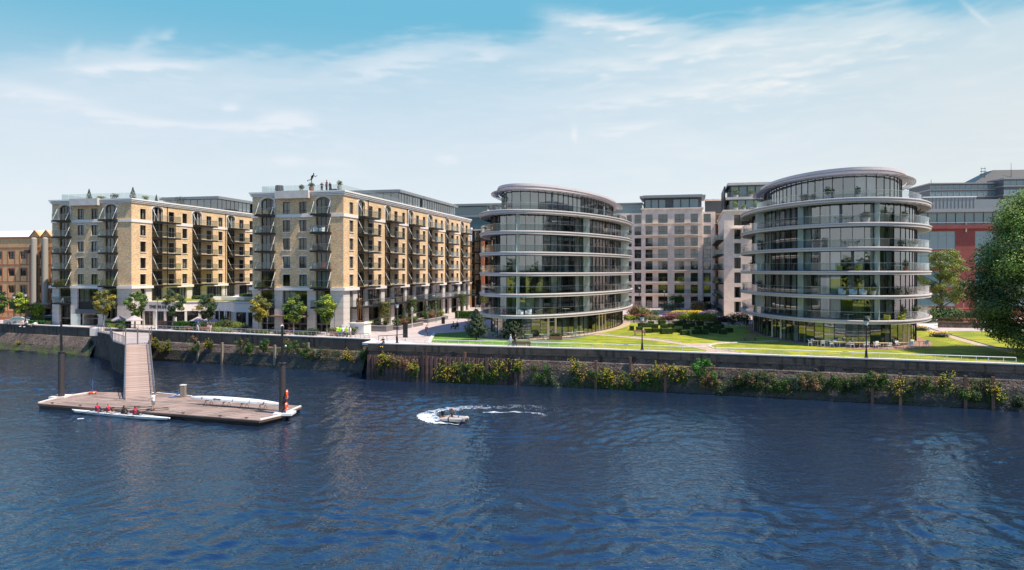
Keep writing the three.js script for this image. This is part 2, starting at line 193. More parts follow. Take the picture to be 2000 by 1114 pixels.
const std = (name, color, roughness = 0.8, extra = {}) => { const m = new THREE.MeshStandardMaterial({ roughness, ...extra }); if (Array.isArray(color)) m.color.setRGB(...color); m.name = name; return m; };
const phys = (name, color, roughness, extra = {}) => { const m = new THREE.MeshPhysicalMaterial({ roughness, ...extra }); if (color) m.color.setRGB(...color); m.name = name; return m; };
const M = {
  brick: std('stock_brick', null, 0.9, { map: T.brick }), orange: std('orange_brick', null, 0.9, { map: T.orange }), redbrick: std('red_brick', null, 0.85, { map: T.redbrick }),
  orangeTrim: std('terracotta', [0.42, 0.155, 0.085], 0.85), concrete: std('concrete', null, 0.92, { map: T.concrete, bumpMap: T.bumpy, bumpScale: 0.02 }),
  oldwall: std('old_brickwork', null, 0.95, { map: T.oldwall, bumpMap: T.bumpy, bumpScale: 0.12 }), tide: std('tide_stained_wall', null, 0.55, { map: T.tide, bumpMap: T.bumpy, bumpScale: 0.1 }), moss: std('mossy_wall', null, 0.95, { map: T.moss, bumpMap: T.bumpy, bumpScale: 0.1 }),
  paving: std('paving', null, 0.85, { map: T.paving }), sett: std('brick_setts', null, 0.9, { map: T.sett }), gravel: std('bound_gravel', null, 0.95, { map: T.gravel }), grass: std('grass', null, 0.95, { map: T.grass, bumpMap: T.bumpy, bumpScale: 0.05 }), lawn: std('lawn', null, 0.95, { map: T.lawn, bumpMap: T.bumpy, bumpScale: 0.05 }),
  coping: std('pale_coping', [0.68, 0.62, 0.59], 0.8), stone: std('pale_stone', null, 0.75, { map: T.stone }), white: std('white_render', [0.74, 0.70, 0.68], 0.7), pink: std('pink_stone', null, 0.85, { map: T.pink }),
  wood: std('weathered_decking', null, 0.85, { map: T.wood }), timber: std('timber', [0.17, 0.09, 0.06], 0.8), teak: std('bench_slats', [0.22, 0.13, 0.10], 0.75), rust: std('rusty_steel', null, 0.85, { map: T.rust }),
  dark: std('dark_metal', [0.018, 0.020, 0.022], 0.45, { metalness: 0.3 }), black: std('black_paint', [0.012, 0.012, 0.014], 0.4), grey: std('grey_metal', [0.22, 0.22, 0.24], 0.45, { metalness: 0.4 }), steel: std('steel', [0.45, 0.45, 0.47], 0.35, { metalness: 0.85 }), pile: std('pile_steel', [0.062, 0.054, 0.058], 0.55, { metalness: 0.3, bumpMap: T.bumpy, bumpScale: 0.02 }),
  fascia: std('aluminium_fascia', [0.56, 0.51, 0.53], 0.42, { metalness: 0.1 }), soffit: std('soffit', [0.30, 0.28, 0.28], 0.7), mull: std('mullion', [0.045, 0.05, 0.055], 0.4, { metalness: 0.5 }), zinc: std('zinc', [0.27, 0.29, 0.31], 0.45, { metalness: 0.4 }), slate: std('grey_cladding', [0.085, 0.095, 0.11], 0.5),
  glass: phys('window_glass', [0.62, 0.68, 0.68], 0.02, { transmission: 1, ior: 1.75, thickness: 0 }), towerGlass: phys('facade_glass', [0.56, 0.65, 0.69], 0.015, { transmission: 1, ior: 2.9, thickness: 0 }), tealGlass: phys('blue_green_window_glass', [0.17, 0.29, 0.33], 0.03, { transmission: 1, ior: 2.2, thickness: 0 }), balu: phys('balustrade_glass', [0.74, 0.80, 0.80], 0.02, { transmission: 1, ior: 1.6, thickness: 0 }), frost: phys('frosted_glass', [0.78, 0.88, 0.85], 0.75, { transmission: 0.5, ior: 1.5, thickness: 0 }), teal: phys('blue_green_glass', [0.10, 0.19, 0.22], 0.05, { ior: 1.9 }),
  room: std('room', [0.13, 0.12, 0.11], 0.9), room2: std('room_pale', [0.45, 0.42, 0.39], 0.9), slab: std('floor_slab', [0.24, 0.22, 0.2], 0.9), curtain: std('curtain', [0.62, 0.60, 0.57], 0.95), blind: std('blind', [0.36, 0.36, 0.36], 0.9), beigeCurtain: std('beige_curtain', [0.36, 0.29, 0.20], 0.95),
  umbrella: std('parasol_cloth', [0.44, 0.385, 0.40], 0.9), orangeBuoy: std('orange_plastic', [0.85, 0.09, 0.015], 0.45), hull: std('gelcoat', [0.78, 0.80, 0.82], 0.25), hullBlue: std('pale_blue_gelcoat', [0.42, 0.62, 0.80], 0.3), rubber: std('inflatable_tube', [0.52, 0.48, 0.46], 0.55), red: std('red_cloth', [0.55, 0.02, 0.05], 0.85), bronze: std('bronze', [0.16, 0.085, 0.045], 0.4, { metalness: 0.7 }), darkBronze: std('dark_bronze', [0.03, 0.028, 0.028], 0.5, { metalness: 0.5 }),
  letterBlack: std('black_letters', [0.012, 0.012, 0.013], 0.5), gold: std('gilt_letters', [0.55, 0.30, 0.05], 0.4, { metalness: 0.4 }), terracotta: std('clay_pot', [0.35, 0.14, 0.075], 0.85), palePot: std('pale_pot', [0.42, 0.40, 0.37], 0.8), soil: std('soil', [0.05, 0.035, 0.025], 1), planter: std('grey_planter', [0.17, 0.165, 0.17], 0.8), whitePaint: std('white_paint', [0.78, 0.78, 0.78], 0.4), carPaint: std('silver_car_paint', [0.32, 0.33, 0.35], 0.3, { metalness: 0.4 }), tyre: std('tyre', [0.02, 0.02, 0.02], 0.9), lampGlass: std('lantern_glass', [0.55, 0.55, 0.53], 0.3), hivis: std('hi_vis_yellow', [0.42, 0.80, 0.02], 0.8),
  leaf: phys('leaves', null, 0.62, { vertexColors: true, transmission: 0.28, thickness: 0, ior: 1.35 }), petals: std('petals', null, 0.8, { vertexColors: true }), bark: std('bark', [0.10, 0.075, 0.055], 0.95), paleBark: std('pale_bark', [0.24, 0.20, 0.16], 0.95), hedge: phys('hedge_leaves', null, 0.7, { vertexColors: true, ior: 1.35 }),
};
M.duct = std('duct_render', [0.36, 0.33, 0.29], 0.85); M.leaf.color.setRGB(1, 1, 1); M.hedge.color.setRGB(1, 1, 1); M.petals.color.setRGB(1, 1, 1);
for (const k of ['leaf', 'hedge', 'glass', 'towerGlass', 'balu', 'frost', 'tealGlass']) M[k].side = THREE.DoubleSide;
// ---------------------------------------------------------------- setting: land, lawns, paths
const WL = [[-160, 169.6], [-99, 143.6], [-62.5, 127.6], [-21, 110.8]], WR = [[-20.3, 104.7], [10.7, 97], [56, 81.2], [130, 55]];   // river walls, front top edge [x, ahead]
{
  const land = [[-1500, 740.6], ...WL.map(([x, d]) => [x + 0.15, d + 0.45]), ...WR.map(([x, d]) => [x + 0.12, d + 0.45]), [900, -219], [2200, -220], [2200, 2600], [-2200, 2600], [-2200, 740]];
  struct('ground', new MB().prism(plan(land), 3.0, GY), M.paving);
}
function clipX(poly, x, keepRight) { const out = []; for (let i = 0; i < poly.length; i++) { const a = poly[i], b = poly[(i + 1) % poly.length], ia = keepRight ? a[0] >= x : a[0] <= x, ib = keepRight ? b[0] >= x : b[0] <= x; if (ia) out.push(a); if (ia !== ib) { const t = (x - a[0]) / (b[0] - a[0]); out.push([x, lerp(a[1], b[1], t)]); } } return out; }
const PX = (l, y = GY) => l.map(([a, b]) => G(a, b, y));
const kerbMat = M.coping;
{
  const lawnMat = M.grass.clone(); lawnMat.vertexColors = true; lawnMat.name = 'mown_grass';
  const poly = [...PX([[842, 669.5], [848, 652], [900, 649], [960, 640]]), [9, 150], ...PX([[1150, 633], [1232, 631], [1340, 631], [1458, 637]]), [52, 128], [80, 128], [105, 128], [112, 64], ...PX([[2000, 714], [1600, 698.5], [1460, 694.5], [1379, 691.5], [1160, 684], [1000, 677]])];
  const mb = new MB();
  for (let x = -20; x < 115; x += 2.5) {
    const s = clipX(clipX(poly, x, true), x + 2.5, false); if (s.length < 3) continue;
    const pts = s.map((q) => new THREE.Vector2(q[0], q[1]));
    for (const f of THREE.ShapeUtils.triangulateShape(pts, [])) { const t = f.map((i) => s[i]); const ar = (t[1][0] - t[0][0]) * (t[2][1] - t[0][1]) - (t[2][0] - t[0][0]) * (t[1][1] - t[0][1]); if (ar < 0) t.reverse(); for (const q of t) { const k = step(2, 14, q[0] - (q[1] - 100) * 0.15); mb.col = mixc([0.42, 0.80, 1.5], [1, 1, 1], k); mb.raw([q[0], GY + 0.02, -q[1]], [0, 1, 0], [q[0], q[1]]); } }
  }
  struct('lawn', mb, lawnMat);
  // gravel paths
  const y1 = PX([[1148, 651.5], [1200, 656], [1254.6, 660], [1291, 664], [1330, 670.6], [1349.5, 671.7], [1386, 671], [1408, 669], [1447, 667.6], [1520, 665.5], [1520, 667.5], [1460, 669], [1420, 671], [1392.5, 673.6], [1386, 678], [1395, 682], [1425, 686.5], [1460, 690], [1500, 694.3], [1440, 692.6], [1379, 690.4], [1379, 688.4], [1381, 685.5], [1356, 680], [1323.5, 673], [1283, 667], [1239, 662], [1200, 658], [1148, 654]]);
  struct('garden_path', new MB().prism(plan(y1), GY - 0.2, GY + 0.045), M.gravel);
  const y2 = PX([[1800, 640], [1818, 643.5], [1853, 654], [1880, 661.7], [1941, 679], [2000, 688], [2080, 699], [2080, 701], [2000, 689.6], [1947, 682.6], [1916, 677.5], [1884, 669], [1853, 660], [1825, 649], [1795, 645]]);
  struct('garden_path', new MB().prism(plan(y2), GY - 0.2, GY + 0.045), M.gravel);
  struct('front_path', new MB().prism(plan(PX([[838, 671], [842, 669.6], [1000, 676], [1165, 681.5], [1165, 683.2], [1000, 678.8], [838, 674.3]])), GY - 0.2, GY + 0.04), M.paving);
  // edge stones of the lawns, each run in pieces
  const kerb = (pts, w, h, mat = kerbMat) => { const mb = new MB(); for (let i = 1; i < pts.length; i++) { const [a, b] = [pts[i - 1], pts[i]], L = Math.hypot(b[0] - a[0], b[1] - a[1]), n = Math.max(1, Math.round(L / 1.2)), nx = -(b[1] - a[1]) / L * w / 2, nd = (b[0] - a[0]) / L * w / 2; for (let k = 0; k < n; k++) { const t0 = k / n + 0.012, t1 = (k + 1) / n - 0.012; const p = (t, s) => [lerp(a[0], b[0], t) + nx * s, -(lerp(a[1], b[1], t) + nd * s)]; mb.prism([p(t0, 1), p(t1, 1), p(t1, -1), p(t0, -1)], GY - 0.1, GY + h); } } return mb; };
  struct('lawn_kerb', kerb(PX([[838, 671], [842, 662], [848, 652], [880, 650]]), 0.5, 0.14), kerbMat);
  struct('lawn_kerb', kerb(PX([[1450, 690], [1395, 682], [1386, 678], [1389, 674.5], [1400, 672.4], [1440, 670]]), 0.22, 0.13), kerbMat);
  struct('lawn_kerb', kerb(PX([[1148, 651], [1200, 655.6], [1254.6, 659.6], [1291, 663.5], [1330, 670]]), 0.16, 0.1), kerbMat);
  struct('lawn_kerb', kerb(PX([[1818, 643], [1853, 653.5], [1880, 661.2], [1941, 678.5], [2000, 687.5], [2080, 698.5]]), 0.2, 0.12), M.planter);
  // hard strip, channel and kerbs at the back of the garden
  struct('garden_channel', new MB().prism(plan(PX([[1222, 629.5], [1340, 629.8], [1470, 636], [1470, 637.6], [1340, 631.2], [1222, 631]])), GY - 0.2, GY + 0.05), phys('dark_water', [0.02, 0.022, 0.025], 0.06));
  struct('garden_kerb', kerb(PX([[1215, 629], [1340, 629], [1400, 632], [1480, 636.5]]), 0.35, 0.3), M.fascia);
  struct('garden_kerb', kerb(PX([[1215, 631.4], [1300, 631.6], [1345, 632], [1470, 638.5]]), 0.2, 0.16), M.fascia);
  struct('terrace', new MB().prism(plan(PX([[930, 661], [990, 666], [1060, 666.5], [1120, 662.5], [1170, 652], [1160, 646], [930, 646]])), GY - 0.2, GY + 0.05), M.planter);
}

// ---------------------------------------------------------------- river walls
function wallRun(pts, prof, seg, wob, seed) {                    // sweeps [outward, y] along plan points, slightly uneven
  const mb = new MB(), line = [];
  for (let i = 1; i < pts.length; i++) { const a = pts[i - 1], b = pts[i], L = Math.hypot(b[0] - a[0], b[1] - a[1]), n = Math.ceil(L / seg); for (let k = i > 1 ? 1 : 0; k <= n; k++) line.push([lerp(a[0], b[0], k / n), lerp(a[1], b[1], k / n), (b[1] - a[1]) / L, -(b[0] - a[0]) / L, i]); }
  const off = (k, j) => wob * (fbm(k * 0.31 + seed, j * 1.7 + seed, 3) - 0.5) * 2;
  let run = 0;
  for (let k = 1; k < line.length; k++) {
    const A = line[k - 1], B = line[k], L = Math.hypot(B[0] - A[0], B[1] - A[1]);
    let up = 0;
    for (let j = 1; j < prof.length; j++) {
      const P = (q, kk, jj) => { const w = prof[jj][0] + (wob ? off(kk, jj) : 0); return [q[0] + q[2] * w, prof[jj][1], -(q[1] + q[3] * w)]; };
      const h = Math.hypot(prof[j][0] - prof[j - 1][0], prof[j][1] - prof[j - 1][1]);
      mb.quad(P(A, k - 1, j), P(B, k, j), P(B, k, j - 1), P(A, k - 1, j - 1), [[run, -up - h], [run + L, -up - h], [run + L, -up], [run, -up]]);
      up += h;
    }
    run += L;
  }
  return mb;
}
const sub = (p, n) => { const o = []; for (let i = 1; i < p.length; i++) for (let k = i > 1 ? 1 : 0; k <= n; k++) o.push([lerp(p[i - 1][0], p[i][0], k / n), lerp(p[i - 1][1], p[i][1], k / n)]); return o; };
const CAPY = 5.06;
{
  const A = [WL[0], WL[1], [-73.6, 132.4]], B = [[-73.6, 132.4], [-62.5, 127.6], WL[3], [-20.8, 109]], C = WR;
  // left of the gangway: concrete band, battered masonry, mossy foot
  const w1 = thing('river_wall', 'stained concrete river wall left of the gangway with battered mossy foot', 'river wall');
  part('concrete_band', wallRun(A, [[-0.05, 4.95], [0, 4.9], [0, 3.25]], 2, 0.0, 1), M.concrete, w1);
  part('masonry_face', wallRun(A, sub([[0.02, 3.27], [0.25, 3.2], [1.15, 1.5]], 3), 0.8, 0.07, 3), M.oldwall, w1);
  part('mossy_foot', wallRun(A, sub([[1.15, 1.52], [1.8, 0.35], [2.0, -0.6]], 3), 0.8, 0.1, 5), M.moss, w1);
  const w2 = thing('river_wall', 'weedy concrete river wall between the gangway and the sheet piling', 'river wall');
  part('concrete_band', wallRun(B, [[-0.05, 4.95], [0, 4.9], [0, 3.15]], 2, 0, 7), M.concrete, w2);
  part('masonry_face', wallRun(B, sub([[0.02, 3.17], [0.35, 3.05], [0.8, 1.9]], 3), 0.8, 0.08, 9), M.oldwall, w2);
  part('tide_band', wallRun(B, sub([[0.8, 1.92], [1.2, 0.4], [1.3, -0.6]], 3), 0.8, 0.08, 11), M.tide, w2);
  const w3 = thing('river_wall', 'long old brick river wall with concrete cap below the garden lawn', 'river wall');
  part('concrete_cap', wallRun(C, [[-0.05, 4.95], [0, 4.9], [0, 3.95]], 2, 0, 13), M.concrete, w3);
  part('masonry_face', wallRun(C, sub([[-0.12, 3.96], [-0.1, 3.3], [0.12, 3.2], [0.35, 2.1]], 3), 0.7, 0.06, 15), M.oldwall, w3);
  part('tide_band', wallRun(C, sub([[0.35, 2.12], [0.6, 0.5], [0.7, -0.6]], 3), 0.7, 0.08, 17), M.tide, w3);
  part('return_face', new MB().quad([-20.8, -0.6, -110.6], [-20.3, -0.6, -104.7], [-20.3, 4.95, -104.7], [-20.8, 4.95, -110.6]), M.concrete, w3);
  // coping stones, each its own piece
  const cope = (parent, pts, w, len) => { for (let i = 1; i < pts.length; i++) { const a = pts[i - 1], b = pts[i], L = Math.hypot(b[0] - a[0], b[1] - a[1]), n = Math.round(L / len), dx = (b[0] - a[0]) / L, dd = (b[1] - a[1]) / L; const g = new RoundedBoxGeometry(L / n - 0.02, 0.16, w, 1, 0.02); for (let k = 0; k < n; k++) { const t = (k + 0.5) / n, m = part('coping_stone', g, M.coping, parent); m.position.set(lerp(a[0], b[0], t) + dd * (0.015 - w / 2), 4.98 + (hash2(k, i) - 0.5) * 0.008, -(lerp(a[1], b[1], t) - dx * (0.015 - w / 2))); m.rotation.y = Math.atan2(dd, dx); } } };
  cope(w1, A, 0.75, 2.5); cope(w2, B, 0.7, 2.5); cope(w3, [[-20.9, 104.85], WR[0], WR[1], WR[2], [75, 74.5]], 0.62, 2.5);
  // white tip where the two walls meet
  part('coping_tip', new MB().prism(plan([[-21.3, 105.4], [-19.6, 104.6], [-14, 103.3], [-13.5, 104.6], [-17, 108.6], [-20.7, 109.2]]), 4.7, 5.0), M.coping, w3);
  // sheet piles, one by one
  const d0 = [(WR[1][0] - WR[0][0]) / 31.9, (WR[1][1] - WR[0][1]) / 31.9];
  const pileG = new MB(); pileG.quad([-0.32, -1, 0], [-0.17, -1, 0.2], [-0.17, 3.45, 0.2], [-0.32, 3.45, 0]); pileG.quad([-0.17, -1, 0.2], [0.17, -1, 0.2], [0.17, 3.45, 0.2], [-0.17, 3.45, 0.2]); pileG.quad([0.17, -1, 0.2], [0.32, -1, 0], [0.32, 3.45, 0], [0.17, 3.45, 0.2]); pileG.quad([-0.32, 3.45, 0], [-0.17, 3.45, 0.2], [0.17, 3.45, 0.2], [0.32, 3.45, 0]); const pg = pileG.geo();
  for (let k = 0; k < 34; k++) { const s = 0.4 + k * 0.66, m = part('sheet_pile', pg, M.rust, w3); m.position.set(WR[0][0] + d0[0] * s + d0[1] * 0.5, (hash2(k, 5) - 0.5) * 0.12, -(WR[0][1] + d0[1] * s - d0[0] * 0.5)); m.rotation.y = Math.atan2(d0[1], d0[0]); m.scale.z = 0.85 + 0.3 * hash2(k, 9); }
  // dark drain openings and a pipe end in the old wall
  const drains = []; for (const [px, y0, y1, w] of [[886, 3.5, 4.1, 0.5], [1173, 3.3, 4.2, 0.35], [1237, 3.6, 4.2, 0.45], [1502, 3.75, 3.95, 0.7], [1528, 3.2, 3.9, 0.35], [1606, 3.0, 3.9, 0.5], [1660, 3.55, 3.75, 1.1], [1657, 2.9, 3.3, 0.6], [1930, 3.5, 3.75, 1.0]]) drains.push([px, y0, y1, w]);
  globalThis.addDrains = () => { for (const [px, y0, y1, w] of drains) { const [x, d, dx, dd] = wallAt(WR, px), m = part('drain_opening', new MB().box(-w / 2, y0, -0.3, w / 2, y1, 0.03), M.black, w3); m.position.set(x, 0, -d); m.rotation.y = Math.atan2(dd, dx); } const [x, d, dx, dd] = wallAt(WR, 1593), m = part('pipe_end', new THREE.TorusGeometry(0.24, 0.07, 8, 16), M.concrete, w3); m.position.set(x, 3.3, -d); m.rotation.y = Math.atan2(dd, dx); };
  // posts and ladders set against the walls, as far as they show
  const along = (W, px) => { let best = null; for (let i = 1; i < W.length; i++) for (let t = 0; t <= 1; t += 0.005) { const x = lerp(W[i - 1][0], W[i][0], t), d = lerp(W[i - 1][1], W[i][1], t), e = Math.abs(1000 + x / d * FOC - px); if (!best || e < best[0]) { const L = Math.hypot(W[i][0] - W[i - 1][0], W[i][1] - W[i - 1][1]); best = [e, x, d, (W[i][0] - W[i - 1][0]) / L, (W[i][1] - W[i - 1][1]) / L]; } } return best.slice(1); };
  globalThis.wallAt = along; addDrains();
  const postG = new MB().box(-0.16, -0.8, 0, 0.16, 3.6, 0.32).geo(), stubG = new MB().box(-0.15, 2.3, 0, 0.15, 4.15, 0.28).geo();
  const posts = [[396, B, 0.85, postG, M.paleBark, 'short pale timber post on the weedy wall nearest the gangway'], [443, B, 0.95, postG, M.paleBark, 'tall pale timber fender post left of the big green wall bush'], [546, B, 0.9, postG, M.paleBark, 'pale timber fender post on the weedy wall beside the right pile'], [606, B, 0.5, stubG, M.paleBark, 'pale stub of a timber post above two wall bushes'], [909, WR, 0.1, stubG, M.timber, 'dark stub post under the cap near two lawn walkers'], [1230, WR, 0.1, stubG, M.timber, 'dark stub post under the cap below the riverside lamp'], [1168, WR, 0.72, postG, M.timber, 'dark timber fender on the brick wall by the yellow weeds'], [1302, WR, 0.72, postG, M.timber, 'dark timber fender on the brick wall left of the bright bush'], [1700, WR, 0.72, postG, M.timber, 'dark timber fender on the brick wall under yellow trailing weeds'], [1755, WR, 0.75, postG, M.timber, 'dark timber fender in the tide zone right of yellow trailing weeds'], [1880, WR, 0.75, postG, M.timber, 'dark timber fender beside a clump of tall green wall grass'], [1936, WR, 0.75, postG, M.timber, 'dark timber fender on the brick wall nearest the right edge']];
  for (const [px, W, out, g, mt, lab] of posts) { const [x, d, dx, dd] = along(W, px); single('fender_post', lab, 'post', g, mt, [x + dd * out, 0, -(d - dx * out)], Math.atan2(dd, dx)); }
  const ladder = (px, lab, mat, h0, h1) => { const [x, d, dx, dd] = along(WR, px), t = thing('wall_ladder', lab, 'ladder', [x + dd * 0.75, 0, -(d - dx * 0.75)], Math.atan2(dd, dx)); for (const s of [-0.25, 0.25]) part('stile', new MB().box(s - 0.04, h0, 0, s + 0.04, h1, 0.1), mat, t); for (let y = h0 + 0.25; y < h1; y += 0.33) part('rung', new MB().box(-0.21, y, 0.02, 0.21, y + 0.06, 0.08), mat, t); };
  ladder(833, 'rusty ladder down the brown sheet piling', M.rust, -0.3, 4.6); ladder(1000, 'black ladder down the wall below the two strolling walkers', M.black, -0.3, 4.3); ladder(736, 'short ladder at the corner of the sheet piling', M.rust, 0.2, 3.5);
}
// the solid landing that juts out to the gangway
{
  const t = thing('landing_pier', 'solid stone landing jutting from the river wall to the gangway', 'pier');
  const top = [[-74.0, 132.6], [-73.4, 131.2], [-68, 125.5], [-61, 113.5], [-56.3, 107.9], [-53.2, 107.9], [-55.9, 114], [-59.2, 121], [-62, 127.3]];
  part('masonry', new MB().prism(plan(top), -0.8, 4.35), std('landing_masonry', [0.7, 0.66, 0.62], 0.95, { map: T.oldwall, bumpMap: T.bumpy, bumpScale: 0.1 }), t);
  part('deck', new MB().prism(plan(top.map(([x, d]) => [lerp(-62, x, 1.012), lerp(121, d, 1.01)])), 4.37, 4.5), M.paving, t);
  part('bearing_block', new MB().box(-74.5, 3.7, -133.0, -72.5, 5.03, -130.9), M.coping, t);
  const edge = [[-73.6, 131.6], [-68.2, 125.8], [-61.2, 113.8], [-56.5, 108.1]];
  const rail = thing('landing_railing', 'grey upright railing curving along the left of the landing', 'railing'); const pts = [];
  for (let i = 1; i < edge.length; i++) for (let k = i > 1 ? 1 : 0; k <= 8; k++) pts.push([lerp(edge[i - 1][0], edge[i][0], k / 8), lerp(edge[i - 1][1], edge[i][1], k / 8)]);
  for (const [x, d] of pts) part('baluster', new MB().box(x - 0.035, 4.48, -d - 0.035, x + 0.035, 5.7, -d + 0.035), M.grey, rail);
  for (const y of [4.62, 5.7]) part('rail', new MB().tube(pts.map(([x, d]) => [x, y, -d]), 0.045, 5), M.grey, rail);
}

// ---------------------------------------------------------------- the river
{
  const r = rng(77), waves = [];
  for (let k = 0; k < 54; k++) { const L = 0.95 * Math.pow(9, r()), th = -0.25 + (r() - 0.5) * 2.7, s = 0.0165 * (0.5 + r()) * (L > 2.6 ? 0.36 : 1.2); waves.push([2 * Math.PI / L * Math.sin(th), 2 * Math.PI / L * Math.cos(th), r() * 6.28, s * L / 6.28]); }
  const height = (x, d) => {
    const rough = 0.40 + 1.2 * step(0.3, 0.72, fbm(x * 0.035 + 5, d * 0.09 + 9, 3)), wx = x + (fbm(x * 0.12, d * 0.12, 2) - 0.5) * 5, wd = d + (fbm(x * 0.12 + 50, d * 0.12, 2) - 0.5) * 5;
    let h = 0; for (const [kx, kd, ph, a] of waves) h += a * Math.sin(wx * kx + wd * kd + ph);
    h *= rough * 1.1;
    // rings and wake round the small boat
    const q = Math.hypot(x + 1.5, d - 77.5), b = Math.exp(-(((q - 7) / 5) ** 2)); h += 0.035 * b * Math.sin(q * 4.2);
    return h;
  };
  globalThis.waterHeight = height;
  const rows = []; for (let d = 30; d < 150; d += 0.16 * Math.max(1.2, d / 45)) rows.push(d); rows.push(175, 230);
  const N = 560, pos = [], uv = [], idx = [];
  for (const d of rows) for (let i = 0; i <= N; i++) { const x = (i / N - 0.5) * 2 * (d * 0.80 + 6); pos.push(x, d < 150 ? height(x, d) : 0, -d); uv.push(x, d); }
  for (let j = 1; j < rows.length; j++) for (let i = 0; i < N; i++) { const a = (j - 1) * (N + 1) + i, b = a + 1, c = a + N + 1, e = c + 1; idx.push(a, b, e, a, e, c); }
  // the river goes on to the sides and behind
  { const o = pos.length / 3; pos.push(-1500, -0.45, 600, 1500, -0.45, 600, 1500, -0.45, -700, -1500, -0.45, -700); uv.push(-1500, -600, 1500, -600, 1500, 700, -1500, 700); idx.push(o, o + 1, o + 2, o, o + 2, o + 3); }
  const g = new THREE.BufferGeometry(); g.setAttribute('position', new THREE.Float32BufferAttribute(pos, 3)); g.setAttribute('uv', new THREE.Float32BufferAttribute(uv, 2)); g.setIndex(idx); g.computeVertexNormals();
  const water = phys('river_water', [0.010, 0.021, 0.047], 0.03, { ior: 1.9, specularColor: new THREE.Color(0.5, 0.8, 1.0), bumpMap: T.ripple, bumpScale: 0.05 });
  struct('river_water', g, water);
}
// ---------------------------------------------------------------- facades
// A face of a building: u along it, v up, w outward; holes are rectangles [u0, u1, v0, v1] with an optional arch rise.
function faceMatrix(o, turn) { return new THREE.Matrix4().makeRotationY(turn).setPosition(...o); }
function wallFace(mb, u0, u1, v0, v1, holes, reveal) {
  const us = [u0, u1], vs = [v0, v1]; for (const h of holes) { us.push(h[0], h[1]); vs.push(h[2], h[3]); }
  const U = [...new Set(us)].filter((x) => x >= u0 && x <= u1).sort((a, b) => a - b), W = [...new Set(vs)].filter((x) => x >= v0 && x <= v1).sort((a, b) => a - b);
  for (let j = 1; j < W.length; j++) { let s = null; for (let i = 1; i <= U.length; i++) { const open = i === U.length || holes.some((h) => h[0] < U[i] - 1e-6 && h[1] > U[i - 1] + 1e-6 && h[2] < W[j] - 1e-6 && h[3] > W[j - 1] + 1e-6); if (!open && s === null) s = U[i - 1]; if (open && s !== null) { mb.quad([s, W[j - 1], 0], [U[i - 1], W[j - 1], 0], [U[i - 1], W[j], 0], [s, W[j], 0]); s = null; } } }
  for (const [a, b, c, d, rise] of holes) {
    const e = d - (rise || 0);
    mb.quad([a, c, 0], [a, c, -reveal], [a, e, -reveal], [a, e, 0]); mb.quad([b, c, -reveal], [b, c, 0], [b, e, 0], [b, e, -reveal]); mb.quad([a, c, -reveal], [a, c, 0], [b, c, 0], [b, c, -reveal]);
    if (!rise) { mb.quad([a, d, 0], [a, d, -reveal], [b, d, -reveal], [b, d, 0]); continue; }
    const n = 10, P = (k) => { const t = Math.PI * (1 - k / n); return [(a + b) / 2 + Math.cos(t) * (b - a) / 2, e + Math.sin(t) * rise]; };
    for (let k = 0; k < n; k++) { const [x0, y0] = P(k), [x1, y1] = P(k + 1); mb.quad([x0, y0, 0], [x0, y0, -reveal], [x1, y1, -reveal], [x1, y1, 0]); mb.quad([x0, y0, 0], [x1, y1, 0], [x1, d, 0], [x0, d, 0]); }
  }
  return mb;
}
const cache = new Map(), once = (k, f) => { if (!cache.has(k)) cache.set(k, f()); return cache.get(k); };
const R2 = (x) => Math.round(x * 100) / 100;
function put(name, geo, mat, parent, F, u, v, w) { const m = part(name, geo, mat, parent); m.applyMatrix4(F.clone().multiply(new THREE.Matrix4().makeTranslation(u, v, w))); return m; }
function kid(name, geo, mat, parent) { return part(name, geo, mat, parent); }
